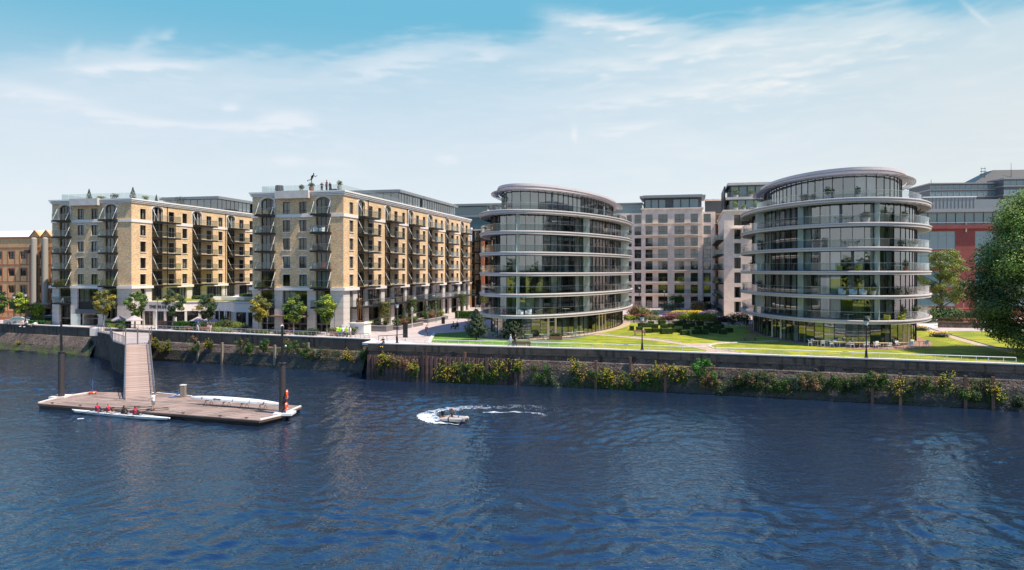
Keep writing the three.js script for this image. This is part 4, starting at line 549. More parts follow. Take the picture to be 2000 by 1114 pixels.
  return { t, E, world, a, b, IN, bands, place: (q, ins, y) => { const [x, z] = E(q, ins), [wx, wz] = world(x, z); return [wx, y, wz]; }, px: (px, ins) => { let best = [1e9]; for (let q = 0; q < 6.2832; q += 0.002) { if (faces(q, ins) < 0.02) continue; const [x, z] = E(q, ins), [wx, wz] = world(x, z), e = Math.abs(1000 + FOC * wx / -wz - px); if (e < best[0]) best = [e, q]; } return best[1]; } };
}
const TA = ovalTower({ cx: 9.58, cd: 138.0, theta: 68.4 * Math.PI / 180, a: 28.4, b: 11.4, bands: [8.0, 11.22, 14.41, 17.58, 20.75, 23.95], roofY: [27.85, 28.7], seed: 41, curtain: 0.3, screens: [], label: 'oval glass apartment tower in the centre, left of the hedge garden' });
const TB = ovalTower({ cx: 53.4, cd: 125.8, theta: 77.9 * Math.PI / 180, a: 27.0, b: 13.85, bands: [8.02, 11.38, 14.68, 17.94, 21.24, 24.6], roofY: [28.7, 29.6], seed: 57, curtain: 0.55, screens: [], label: 'oval glass apartment tower on the right with terrace tables at its foot' });
// frosted screens between neighbouring balconies
for (const [T0, list] of [[TA, [1009, 1150, 1226]], [TB, [1478, 1718, 1560]]]) for (const px of list) { const q = T0.px(px, 0.6); for (let i = 0; i < 5; i++) { const y0 = T0.bands[i] + 0.56, y1 = T0.bands[i + 1] - 0.03, A = T0.E(q, T0.IN - 0.1), B = T0.E(q, 0.4), dq = 0.2 / Math.hypot(T0.a * Math.sin(q), T0.b * Math.cos(q)), C = T0.E(q - dq, T0.IN - 0.15), D = T0.E(q + dq, T0.IN - 0.15), E2 = T0.E(q + dq, T0.IN - 0.3), F2 = T0.E(q - dq, T0.IN - 0.3); part('privacy_screen', new MB().quad([A[0], y0, A[1]], [B[0], y0, B[1]], [B[0], y1, B[1]], [A[0], y1, A[1]]), M.frost, T0.t); part('privacy_screen', new MB().prism([C, D, E2, F2], y0, y1), M.frost, T0.t); } }
// paved skirts round the towers
struct('tower_apron', new MB().prism(Array.from({ length: 72 }, (_, k) => { const [x, y, z] = TA.place(k / 72 * 2 * Math.PI, 0.4, 0); return [x, z]; }), GY - 0.2, GY + 0.06), M.gravel);
struct('tower_apron', new MB().prism(Array.from({ length: 72 }, (_, k) => { const q = k / 72 * 2 * Math.PI, [x, y, z] = TB.place(q, 1.2, 0); const [x2, , z2] = TB.place(q, -1.6, 0); const f = step(90 + 25, 100, -z) ; return [lerp(x, x2, f), lerp(z, z2, f)]; }), GY - 0.2, GY + 0.06), M.sett);
// ---------------------------------------------------------------- buildings behind and beside
function blockShell(mb, x0, y0, z0, x1, y1, z1) { return mb.box(x0, y0, z0, x1, y1, z1); }
// pink stone apartment building between the towers
{
  const t = thing('stone_apartment_building', 'pink stone apartment building behind the hedge garden between the towers', 'apartment building', V(35.9, 0, 205), ROT), r = rng(301);
  const F = faceMatrix([0, 0, 0], 0), FL = faceMatrix([0, 0, -1.2], 0), rows = [], h0 = 28.3, dy = 3.22;
  const holes = [], left = [], right = [];
  const main = [[1.0, 2.88, 2], [4.43, 6.95, 2], [8.8, 11.4, 2], [13.1, 15.0, 2]];
  for (let f = 0; f < 8; f++) {
    const y = h0 - f * dy, yb = f === 7 ? GY + 0.2 : y, yt = y + 2.35;
    for (const [a, b] of main) { holes.push([a, b, yb, yt]); windowPart(t, F, a, b, yb, yt, { r, cols: 2, tr: [0.9], w: -0.35, glass: M.tealGlass, curtain: r() < 0.5 ? 0 : 1 }); }
    if (f < 7) for (const [a, b] of [[0.78, 6.95], [8.6, 15.0]]) balconyStone(t, F, a, b, y - 0.1, f === 0 ? 0.6 : 1.0);
    for (const [a, b] of [[-2.1, -0.27], [-4.25, -2.9], [-8, -6.1], [-12, -10.2], [-15.5, -13.7]]) { left.push([a, b, yb, yt]); windowPart(t, FL, a, b, yb, yt, { r, cols: 2, tr: [0.9], glass: M.tealGlass, curtain: r() < 0.5 ? 0 : 1 }); }
    for (const [a, b] of [[16.5, 18.4]]) { right.push([a, b, yb, yt]); windowPart(t, FL, a, b, yb, yt, { r, cols: 2, tr: [0.9], glass: M.tealGlass, curtain: r() < 0.5 ? 0 : 1 }); }
  }
  function balconyStone(t2, F2, a, b, y, out) { const w = R2(b - a), bal = put('balcony', once('bs' + w + out, () => new MB().box(0, -0.22, 0.01, w, 0.06, out).geo()), M.pink, t2, F2, a, y, 0); kid('handrail', once('bsr' + w + out, () => new MB().box(0, 1.1, out - 0.07, w, 1.15, out - 0.01).geo()), M.grey, bal); const n = Math.round(w / 1.5); for (let k = 0; k < n; k++) kid('balustrade_panel', once('bsg' + w + out + k, () => new MB().quad([w * k / n + 0.03, 0.1, out - 0.04], [w * (k + 1) / n - 0.03, 0.1, out - 0.04], [w * (k + 1) / n - 0.03, 1.09, out - 0.04], [w * k / n + 0.03, 1.09, out - 0.04]).geo()), M.balu, bal); }
  const mb = new MB(); mb.m = F; wallFace(mb, 0, 16.2, GY - 0.3, 32, holes, 0.45); mb.m = FL; wallFace(mb, -18, 0, GY - 0.3, 31.2, left, 0.4); wallFace(mb, 16.2, 19.6, GY - 0.3, 31.2, right, 0.4); mb.m = null;
  mb.quad([0, GY, -1.2], [0, GY, 0], [0, 32, 0], [0, 32, -1.2]); mb.quad([16.2, GY, 0], [16.2, GY, -1.2], [16.2, 32, -1.2], [16.2, 32, 0]); mb.quad([19.6, GY, -1.2], [19.6, GY, -20], [19.6, 31.2, -20], [19.6, 31.2, -1.2]); mb.quad([-18, GY, -20], [-18, GY, -1.2], [-18, 31.2, -1.2], [-18, 31.2, -20]);
  mb.quad([19.6, GY, -7], [27, GY, -7], [27, 31.2, -7], [19.6, 31.2, -7]);
  part('stone_wall', mb, M.pink, t);
  for (let f = 0; f < 8; f++) { const y = h0 - f * dy; windowPart(t, faceMatrix([0, 0, -6.7], 0), 20.2, 24.4, y - 0.1, y + 2.4, { r, cols: 3, w: -0.1 }); const bal = part('balcony', once('rcb', () => new MB().box(0, -0.3, -5, 5.2, 0, 0).geo()), M.pink, t); bal.position.set(19.65, y - 0.12, -1.8); kid('balustrade_panel', once('rcg', () => new MB().quad([0, 0.05, -0.05], [5.2, 0.05, -0.05], [5.2, 1.1, -0.05], [0, 1.1, -0.05]).geo()), M.balu, bal); }
  part('roof_deck', new MB().box(-18, 31.0, -20, 19.6, 31.21, -1.3).box(0, 31.4, -6, 16.2, 31.98, -0.05), M.pink, t);
  part('cornice', new MB().box(-0.3, 32, -4, 16.5, 32.35, 0.35), M.pink, t);
  for (let f = 1; f < 8; f++) part('string_course', once('csc', () => new MB().box(0, 0, 0, 16.2, 0.12, 0.04).geo()), M.pink, t).position.set(0, h0 - f * dy + 2.75, 0);
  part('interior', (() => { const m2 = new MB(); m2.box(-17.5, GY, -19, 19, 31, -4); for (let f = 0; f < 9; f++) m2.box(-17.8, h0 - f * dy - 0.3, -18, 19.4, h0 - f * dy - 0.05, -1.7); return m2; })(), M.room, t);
  // glazed top storey with wide roof
  part('penthouse_wall', new MB().box(0.4, 32.0, -12, 16.0, 35.2, -1.3), M.slate, t);
  for (const [a, b] of [[0.8, 2.4], [2.5, 4.4], [4.5, 6.4], [8.4, 10.4], [10.5, 12.7], [12.8, 15.2]]) { const w = part('window', new MB().box(a, 32.3, -1.29, b, 32.4, -1.2).box(a, 34.75, -1.29, b, 34.85, -1.2).box(a, 32.4, -1.29, a + 0.08, 34.75, -1.2).box(b - 0.08, 32.4, -1.29, b, 34.75, -1.2), M.mull, t); kid('pane', new MB().quad([a, 32.4, -1.22], [b, 32.4, -1.22], [b, 34.75, -1.22], [a, 34.75, -1.22]), M.teal, w); }
  part('penthouse_roof', new MB().box(-0.6, 35.2, -13, 17.0, 35.75, 0.3).box(0.2, 35.75, -12, 16.2, 36.0, -0.6), M.zinc, t);
  part('side_penthouse', new MB().box(-14, 31.2, -14, -0.2, 33.9, -4), M.teal, t); part('side_penthouse_roof', new MB().box(-14.6, 33.9, -14.5, -0.1, 34.3, -3.3), M.zinc, t);
  part('side_penthouse', new MB().box(17.1, 31.2, -14, 24, 34.4, -4), M.slate, t); part('side_penthouse_roof', new MB().box(17.05, 34.4, -14.5, 25, 34.85, -3.3), M.pink, t);
  for (let k = 0; k < 9; k++) part('roof_balustrade_panel', once('crb', () => new MB().quad([0.03, 0, 0], [1.97, 0, 0], [1.97, 1.1, 0], [0.03, 1.1, 0]).geo()), M.balu, t).position.set(-17.6 + k * 2, 31.25, -1.6);
}
// taller wing in front of it, left of the right tower
{
  const t = thing('stone_apartment_wing', 'taller pink stone wing with planted terraces left of the right tower', 'apartment building', V(48.0, 0, 168), ROT), r = rng(88);
  const F = faceMatrix([0, 0, 0], 0), S = faceMatrix([0, 0, -37], -Math.PI / 2), holes = [], sh = [], W = 22, dy = 3.3, TOP = 28.55;
  for (let f = 0; f < 7; f++) { const y = 22.3 - f * dy, yb = f === 6 ? GY : y, yt = y + 2.4; if (yt < GY + 1) continue; for (const a of [2.25, 7, 12, 17]) { holes.push([a, a + 1.4, yb, yt]); windowPart(t, F, a, a + 1.4, yb, yt, { r, cols: 2, w: -0.3 }); } for (const a of [2, 8, 14, 20, 26, 32]) { sh.push([a, a + 3.2, yb, yt]); windowPart(t, S, a, a + 3.2, yb, yt, { r, cols: 3, w: -0.3 }); if (f < 6) { const w = 4.2; balconyPart(t, S, a - 0.4, a - 0.4 + w, y - 0.05, 1.6, []); } } }
  holes.push([2.2, 5.6, 25.4, 27.8]); windowPart(t, F, 2.2, 5.6, 25.4, 27.8, { r, cols: 3, w: -0.4 });
  const mb = new MB(); mb.m = F; wallFace(mb, 0, W, GY - 0.2, TOP, holes, 0.4); mb.m = S; wallFace(mb, 0, 37, GY - 0.2, TOP, sh, 0.4); mb.m = null; mb.quad([W, GY, 0], [W, GY, -37], [W, TOP, -37], [W, TOP, 0]);
  part('stone_wall', mb, M.pink, t);
  part('parapet', new MB().box(-0.25, TOP, -37, W + 0.2, TOP + 0.4, 0.25), M.pink, t);
  part('interior', (() => { const m2 = new MB(); m2.box(3, GY, -36, W, TOP - 0.1, -3); for (let f = 0; f < 8; f++) m2.box(0.5, 25.1 - f * dy, -36, W - 0.4, 25.35 - f * dy, -0.5); return m2; })(), M.room, t);
  part('balcony', new MB().box(1.6, 24.5, 0.01, 7, 24.75, 2.0), M.pink, t);
  // two set-back storeys with roof gardens
  const tier = (x0, y0, y1, z0, roofW) => { part('penthouse_wall', new MB().box(x0 + 0.2, y0, -20, W, y1, z0 - 0.4), M.slate, t); part('penthouse_roof', new MB().box(x0 - 0.5, y1, -21, W + 0.6, y1 + 0.55, z0 + roofW), M.stone, t); for (let x = x0 + 0.3; x < W - 1.7; x += 1.8) { const w = part('window', once('tw' + y1, () => new MB().box(0, 0.1, 0, 0.07, y1 - y0 - 0.2, 0.1).box(1.66, 0.1, 0, 1.73, y1 - y0 - 0.2, 0.1).geo()), M.mull, t); w.position.set(x, y0, z0 - 0.38); kid('pane', once('tp' + y1, () => new MB().quad([0.07, 0.1, 0.05], [1.66, 0.1, 0.05], [1.66, y1 - y0 - 0.2, 0.05], [0.07, y1 - y0 - 0.2, 0.05]).geo()), M.teal, w); } };
  tier(1.0, TOP + 0.4, TOP + 2.9, -2.4, 0.6); tier(1.4, TOP + 3.46, TOP + 6.2, -3.4, 1.0);
  part('dark_screen', new MB().box(0.2, TOP + 0.4, -20, 0.45, TOP + 6.1, -3.2), M.dark, t);
  for (const [y, z] of [[TOP + 0.42, -0.4], [TOP + 3.46, -1.9]]) for (let k = 0; k < 9; k++) part('roof_balustrade_panel', once('wrb', () => new MB().quad([0.03, 0, 0], [1.97, 0, 0], [1.97, 1.1, 0], [0.03, 1.1, 0]).geo()), M.balu, t).position.set(0.6 + k * 2, y, z);
}
// block seen between the central brick block and the oval tower
{
  const t = thing('terrace_block', 'tall block with copper column and stacked roof terraces behind the oval tower', 'apartment building', V(-16.5, 0, 212), ROT), r = rng(19);
  const y1 = 26.4;
  for (let f = 0; f < 7; f++) { part('floor_slab', new MB().box(0, GY + f * 3.15 + 2.8, -14, 17, GY + f * 3.15 + 3.1, 1.5), f === 6 ? M.stone : M.dark, t); if (f < 6) for (let k = 0; k < 8; k++) part('balustrade_panel', once('tbb', () => new MB().quad([0.03, 0, 0], [2, 0, 0], [2, 1.1, 0], [0.03, 1.1, 0]).geo()), M.balu, t).position.set(0.3 + 2.05 * k, GY + f * 3.15 + 3.1, 1.4); for (let k = 0; k < 7; k++) { const w = part('window', once('tbw', () => new MB().box(0, 0, 0, 0.1, 2.75, 0.1).box(2.2, 0, 0, 2.3, 2.75, 0.1).geo()), M.mull, t); w.position.set(0.3 + 2.35 * k, GY + f * 3.15 + (f ? 0 : 0.02), -0.5); kid('pane', once('tbp', () => new MB().quad([0.1, 0, 0.05], [2.2, 0, 0.05], [2.2, 2.75, 0.05], [0.1, 2.75, 0.05]).geo()), M.towerGlass, w); } }
  part('copper_column', new MB().box(4.1, GY, 0.6, 5.5, 23.5, 1.95), std('copper_brick', [0.40, 0.20, 0.07], 0.7), t);
  part('white_pier', new MB().box(2.0, 23.5, 0.4, 5.6, 27.3, 1.9), M.white, t); part('pier', new MB().box(8.5, GY, 0.6, 9.4, 23.5, 1.9), M.orangeTrim, t); part('pier', new MB().box(12, GY, 0.6, 13, 23.5, 1.9), M.pink, t);
  part('core', new MB().box(0.3, GY, -13.5, 16.8, y1, -4), M.room, t);
  part('penthouse_wall', new MB().box(0.2, 26.9, -12, 14, 30.3, -0.8), M.teal, t); part('penthouse_roof', new MB().box(-0.6, 30.3, -12.5, 15, 30.9, 0.8), M.zinc, t);
  part('penthouse_wall', new MB().box(-1.5, 30.9, -12, 13, 33.6, -2), M.teal, t); part('penthouse_roof', new MB().box(-3.0, 33.6, -12.5, 14.2, 34.2, 0), M.zinc, t);
}
// orange brick office on the left with two round ducts
{
  const t = thing('brick_office', 'orange brick office building with two grey round ducts at the left edge', 'office building', V(-86, 0, 151.5), ROT), r = rng(71);
  const W = 50, F = faceMatrix([-W, 0, 0], 0), holes = [], X = (px) => W - (107 - px) * 0.127 - 8.8, top = 22.0;
  const cols = [[48, 92], [133, 175], [268, 292], [345, 372], [-40, 2], [-125, -83], [-210, -168]].map(([a, b]) => [X(a / 3.482), X(b / 3.482)]);
  for (let f = 0; f < 4; f++) { const y = [17.65, 14.1, 10.55, 7.1][f], h = f === 3 ? 1.9 : 1.5; for (const [a, b] of cols) { holes.push([a, b, y, y + h]); windowPart(t, F, a, b, y, y + h, { r, tr: [h / 2], frame: M.dark, w: -0.15 }); put('window_surround', once('ws' + R2(b - a) + h, () => { const m2 = new MB(), w = R2(b - a); m2.box(-0.22, h, 0, w + 0.22, h + 0.22, 0.05).box(-0.22, -1.4, 0, 0, h, 0.05).box(w, -1.4, 0, w + 0.22, h, 0.05); return m2.geo(); }), M.orangeTrim, t, F, a, y, 0); } }
  const mb = new MB(); mb.m = F; wallFace(mb, 0, W, GY - 0.3, top, holes, 0.3); mb.m = null; mb.quad([0, GY, 0], [0, GY, -25], [0, top, -25], [0, top, 0]); part('brick_wall', mb, M.orange, t);
  for (const y of [19.9, 16.35, 12.8, 9.35]) part('brick_band', new MB().box(-W, y, 0, 0, y + 0.2, 0.06), M.orangeTrim, t);
  part('brick_band', new MB().box(-W, GY, 0.01, 0, GY + 0.5, 0.14), M.orangeTrim, t); part('brick_band', new MB().box(-W, 6.3, 0.01, 0, 6.75, 0.2), M.orangeTrim, t);
  part('parapet', new MB().box(-W, top, -25, 0.1, top + 0.3, 0.15), M.orangeTrim, t);
  part('interior', new MB().box(-W + 0.4, GY, -24, -0.4, top - 0.1, -3), M.room, t);
  const xq = (z) => X(z / 3.482) - W;
  for (const [a, b, c] of [[207, 233, 265], [288, 311, 341]]) {
    part('duct', new MB().cyl([xq((b + c) / 2), 7.6, 0.75], [xq((b + c) / 2), top - 0.3, 0.75], (xq(c) - xq(b)) / 2, (xq(c) - xq(b)) / 2, 20), M.duct, t);
    part('duct_cap', new MB().ball([xq((b + c) / 2), top - 0.3, 0.75], (xq(c) - xq(b)) / 2, 0.4, (xq(c) - xq(b)) / 2, 20, 4, 0), M.duct, t);
    part('red_pilaster', new MB().box(xq(a), GY, 0.01, xq(b), 20.6, 0.45), M.orangeTrim, t);
    const m = xq((a + c) / 2), h = 1.25; const g = new MB(); g.tri([m - 1.25, top + 0.3, 0.16], [m + 1.25, top + 0.3, 0.16], [m, top + 0.3 + h, 0.16]); g.quad([m - 1.25, top + 0.3, 0.16], [m, top + 0.3 + h, 0.16], [m, top + 0.3 + h, -6], [m - 1.25, top + 0.3, -6]); g.quad([m, top + 0.3 + h, 0.16], [m + 1.25, top + 0.3, 0.16], [m + 1.25, top + 0.3, -6], [m, top + 0.3 + h, -6]); part('gable', g, M.orange, t);
    part('gable_coping', new MB().tube([[m - 1.3, top + 0.3, 0.2], [m, top + 0.35 + h, 0.2], [m + 1.3, top + 0.3, 0.2]], 0.1, 4), M.orangeTrim, t);
  }
  part('duct_bracket', new MB().box(xq(180), 18.9, 0, xq(212), 19.5, 0.8), M.concrete, t);
  part('entrance_porch', new MB().box(xq(212), GY, 0.02, xq(345), 7.3, 1.4), M.dark, t);
  part('porch_roof', new MB().box(xq(280), 8.2, 0.02, xq(345), 8.5, 2.2), M.stone, t);
}
single('glazed_roof', 'long pale curved roof far behind the orange brick office', 'roof', (() => { const mb = new MB(); for (let k = 0; k < 10; k++) { const a = k / 10, b = (k + 1) / 10, y = (q) => 25.4 + 3.4 * Math.sin(q * Math.PI / 2); mb.quad([-40, y(a), -a * 16], [20, y(a), -a * 16], [20, y(b), -b * 16], [-40, y(b), -b * 16]); } mb.box(-40, GY, -16, 20, 25.4, -0.2); return mb; })(), M.whitePaint, V(-150, 0, 235), ROT);
// red brick office on the right
{
  const t = thing('red_office', 'red brick office with ribbon windows right of the right tower', 'office building', V(101, 0, 198), -0.12), F = faceMatrix([0, 0, 0], 0), r = rng(44);
  const U = (z) => (z - 60) * 0.0512 + 5.6, Y = (z) => EYE + (528 - (300 + z / 2.653)) / FOC * 198, holes = [];
  for (const [z0, z1] of [[405, 497], [508, 590], [612, 690], [712, 790]]) for (const [a, b, n] of [[62, 268, 5], [364, 470, 2], [490, 640, 4]]) { holes.push([U(a), U(b), Y(z1), Y(z0)]); windowPart(t, F, U(a), U(b), Y(z1), Y(z0), { r, cols: n, tr: [R2((Y(z0) - Y(z1)) * 0.75)], glass: M.teal, frame: M.grey, w: -0.1, curtain: 0, bar: 0.1 }); }
  const mb = new MB(); mb.m = F; wallFace(mb, 0, 38, GY - 0.3, Y(385), holes, 0.3); mb.m = null; mb.quad([0, GY, -30], [0, GY, 0], [0, Y(385), 0], [0, Y(385), -30]); part('brick_wall', mb, M.redbrick, t);
  part('cornice', new MB().box(-0.5, Y(392), -30, 38.5, Y(372), 0.9), M.redbrick, t);
  part('roof_rail', new MB().box(-0.4, Y(362), 0.6, 38, Y(360), 0.7), M.whitePaint, t);
  const w0 = part('top_storey', new MB().box(0, Y(371), -28, 38, Y(308), -0.6), M.zinc, t);
  for (let k = 0; k < 16; k++) { const a = 0.4 + k * 2.3, w = part('window', new MB().box(a, Y(366), -0.58, a + 0.12, Y(312), -0.45), [1, 2].includes(k) || k === 13 ? M.whitePaint : M.mull, t); kid('pane', new MB().quad([a + 0.12, Y(366), -0.5], [a + 2.2, Y(366), -0.5], [a + 2.2, Y(312), -0.5], [a + 0.12, Y(312), -0.5]), M.teal, w); }
  part('roof_overhang', new MB().box(-1, Y(308), -28, 39, Y(291), 1.4), M.zinc, t);
  part('plant_screen', new MB().box(U(145), Y(285), -16, U(405), Y(224), -4), M.zinc, t); part('plant_screen_cap', new MB().box(U(143), Y(224), -16.2, U(407), Y(219), -3.8), M.whitePaint, t);
  for (let k = 0; k < 14; k++) part('screen_rib', once('srib', () => new MB().box(0, 0, 0, 0.08, Y(224) - Y(285), 0.1).geo()), M.grey, t).position.set(U(145) + 0.4 + k * 0.95, Y(285), -3.98);
  part('plant_box', new MB().box(U(405), Y(285), -14, U(560), Y(232), -6), M.zinc, t);
  part('drain_head', new MB().box(U(315), Y(410), 0, U(322), Y(365), 0.3), M.steel, t);
}
// grey office tower behind it
{
  const t = thing('grey_office_tower', 'grey banded office tower with roof masts at the far right', 'office tower', V(171, 0, 305), -0.1), U = (z) => (z - 140) * 0.0793, Y = (z) => EYE + (528 - (300 + z / 2.653)) / FOC * 305;
  const wing = (u0, u1, y1, z0, z1, rows) => { part('wall', new MB().box(u0, GY, z1, u1, y1, z0), M.slate, t); for (const [ya, yb] of rows) { part('floor_band', new MB().box(u0 - 0.3, ya - 0.5, z1 - 0.3, u1 + 0.3, ya, z0 + 0.3), M.zinc, t); const n = Math.round((u1 - u0) / 2.4); for (let k = 0; k < n; k++) { const a = u0 + (u1 - u0) * k / n, b = u0 + (u1 - u0) * (k + 1) / n, w = part('window', new MB().box(a, ya, z0, a + 0.25, yb, z0 + 0.2), M.zinc, t); kid('pane', new MB().quad([a + 0.25, ya, z0 + 0.06], [b, ya, z0 + 0.06], [b, yb, z0 + 0.06], [a + 0.25, yb, z0 + 0.06]), M.teal, w); } } };
  const rowsL = [], rowsR = []; for (let y = Y(222); y > 20; y -= 3.6) { rowsL.push([y, y + 1.9]); } for (let y = Y(178); y > 20; y -= 3.6) rowsR.push([y, y + 1.9]);
  rowsL.unshift([Y(186), Y(166)]);
  wing(U(150), U(470), Y(160), 0, -20, rowsL); wing(U(470), U(900), Y(148), 6, -20, rowsR);
  part('roof_slab', new MB().box(U(143), Y(160), -21, U(472), Y(154), 0.8), M.zinc, t); part('roof_slab', new MB().box(U(465), Y(148), -21, U(902), Y(140), 6.8), M.zinc, t);
  const m = new MB(); m.quad([U(395), Y(148), -5], [U(900), Y(148), -5], [U(900), Y(72), -12], [U(540), Y(72), -12]); m.quad([U(395), Y(148), -5], [U(540), Y(72), -12], [U(540), Y(72), -20], [U(395), Y(148), -20]); m.box(U(540), Y(148), -20, U(900), Y(71), -12.1); part('dark_roof', m, M.mull, t);
  for (const [z, y] of [[200, 122], [452, 62], [470, 60], [600, 40]]) part('mast', new MB().cyl([U(z), Y(150), -8], [U(z), Y(y), -8], 0.16, 0.06, 5), M.slate, t);
  part('mast_frame', new MB().box(U(445), Y(100), -8.2, U(478), Y(97), -7.8).box(U(447), Y(85), -8.2, U(476), Y(82), -7.8).box(U(450), Y(70), -8.2, U(474), Y(68), -7.8), M.slate, t);
}
// garden walls and hedges on the right
{
  const wall = (label, pts, y0, h, th, mat, cap) => { const t = thing('garden_wall', label, 'garden wall'); const pl = plan(pts); for (let i = 1; i < pl.length; i++) { const [a, b] = [pl[i - 1], pl[i]], L = Math.hypot(b[0] - a[0], b[1] - a[1]), nx = -(b[1] - a[1]) / L * th / 2, nz = (b[0] - a[0]) / L * th / 2; const q = (o) => [[a[0] + nx * o, a[1] + nz * o], [b[0] + nx * o, b[1] + nz * o], [b[0] - nx * o, b[1] - nz * o], [a[0] - nx * o, a[1] - nz * o]]; part('wall_face', new MB().prism(q(1), y0, y0 + h), mat, t); part('wall_cap', new MB().prism(q(1.25), y0 + h + 0.004, y0 + h + 0.12), cap, t); } };
  wall('low dark brick garden wall beyond the lawn beneath the right tree', PX([[1833, 640], [1900, 641], [1975, 643], [2060, 646]]), GY - 0.2, 1.15, 0.4, M.oldwall, M.timber);
  wall('long red brick boundary wall in front of the red office', PX([[1800, 618.5], [1930, 619], [2080, 620]]), GY - 0.2, 2.0, 0.4, M.redbrick, M.orangeTrim);
  wall('low red edged planter wall before the dark hedge on the right', PX([[1850, 628.5], [1935, 629], [2060, 630]]), GY - 0.2, 0.7, 0.4, M.redbrick, M.orangeTrim);
  struct('side_path', new MB().prism(plan(PX([[1795, 634], [1832, 634], [1832, 641], [1795, 641]])), GY - 0.2, GY + 0.06), M.coping);
  struct('ramp', new MB().prism(plan(PX([[1818, 619], [1826, 619], [1870, 630], [1850, 630]])), GY - 0.2, GY + 0.4), M.coping);
}
// ---------------------------------------------------------------- pontoon, gangway and boats
const PY = 0.62;                                                // the pontoon's deck
const slatPrism = (poly, y0, y1) => new MB().prism(plan(poly), y0, y1);
const clipHalf = (poly, nx, nd, k) => { const out = []; for (let i = 0; i < poly.length; i++) { const a = poly[i], b = poly[(i + 1) % poly.length], fa = a[0] * nx + a[1] * nd - k, fb = b[0] * nx + b[1] * nd - k; if (fa >= 0) out.push(a); if ((fa >= 0) !== (fb >= 0)) { const t = fa / (fa - fb); out.push([lerp(a[0], b[0], t), lerp(a[1], b[1], t)]); } } return out; };
const pontoonPoly = [[-52.3, 81.8], [-24.7, 72.5], [-23.3, 75.0], [-22.7, 80.1], [-37.4, 86.3], [-42.4, 88.6], [-50.2, 89.4], [-52.4, 85.6]];
{
  const t = thing('pontoon', 'low wooden floating pontoon with chamfered ends at the foot of the gangway', 'pontoon');
  part('float_body', slatPrism(pontoonPoly.map(([x, d]) => [lerp(-38, x, 0.985), lerp(81, d, 0.93)]), -0.4, PY - 0.26), M.black, t); part('deck_frame', slatPrism(pontoonPoly.map(([x, d]) => [lerp(-38, x, 0.999), lerp(81, d, 0.997)]), PY - 0.25, PY - 0.09), M.timber, t);
  const ux = 27.6 / 29.1, ud = -9.3 / 29.1, vx = -ud, vd = ux;
  // deck panels of boards, one by one
  const boards = [[0.78, 0], [1.05, 3], [0.92, 7], [1.15, 11]].map(([k, s]) => { const m = std('deck_boards', [k, k * 0.99, k * 0.97], 0.88, { map: T.wood.clone() }); m.map.offset.set(s / 13, s / 7); return m; });
  for (let i = -2; i < 16; i++) for (let j = -4; j < 10; j++) {
    const s0 = i * 2.05, s1 = s0 + 2.03, q0 = j * 0.93, q1 = q0 + 0.91, o = [-52.3, 81.8]; let p = pontoonPoly;
    const base = o[0] * ux + o[1] * ud, bq = o[0] * vx + o[1] * vd; p = clipHalf(p, ux, ud, base + s0); p = p.length > 2 ? clipHalf(p, -ux, -ud, -(base + s1)) : p; p = p.length > 2 ? clipHalf(p, vx, vd, bq + q0) : p; p = p.length > 2 ? clipHalf(p, -vx, -vd, -(bq + q1)) : p;
    if (p.length < 3) continue;
    const mb = slatPrism(p, PY - 0.08, PY + (hash2(i + 9, j + 9) - 0.5) * 0.012); mb.u = mb.u.map((x, k) => { const a = k - (k % 2), X = mb.u[a], D = mb.u[a + 1]; return k % 2 ? X * vx + D * vd : X * ux + D * ud; });
    part('deck_panel', mb, boards[Math.floor(hash2(i + 50, j + 20) * 4)], t);
  }
  const rim = (a, b, w) => { const L = Math.hypot(b[0] - a[0], b[1] - a[1]); const m = part('edge_rail', new RoundedBoxGeometry(L, 0.16, w, 1, 0.03), M.coping, t); m.position.set((a[0] + b[0]) / 2, PY + 0.03, -(a[1] + b[1]) / 2); m.rotation.y = Math.atan2(b[1] - a[1], b[0] - a[0]); };
  rim([-24.7, 72.6], [-23.4, 75.0], 0.24); rim([-23.4, 75.2], [-22.8, 80.0], 0.2); rim([-37.2, 86.2], [-42.4, 88.5], 0.22); rim([-52.3, 82], [-52.3, 85.5], 0.25); rim([-52.3, 85.6], [-50.3, 89.3], 0.25);
  for (const q of [0.06, 0.2, 0.36, 0.52, 0.68, 0.84, 0.95]) part('cleat', once('cleat', () => new MB().box(-0.18, 0.08, -0.03, 0.18, 0.13, 0.03).box(-0.07, 0, -0.03, -0.03, 0.08, 0.03).box(0.03, 0, -0.03, 0.07, 0.08, 0.03)), M.dark, t).position.set(lerp(-52.1, -24.9, q), PY + 0.01, -lerp(82.0, 72.9, q));
  part('pile_guide', new MB().box(-24.2, PY - 0.05, -76.7, -22.3, PY + 0.18, -75.0), M.whitePaint, t); part('pile_guide', new MB().box(-53.1, PY - 0.05, -86.9, -51.3, PY + 0.15, -85.0), M.coping, t);
}
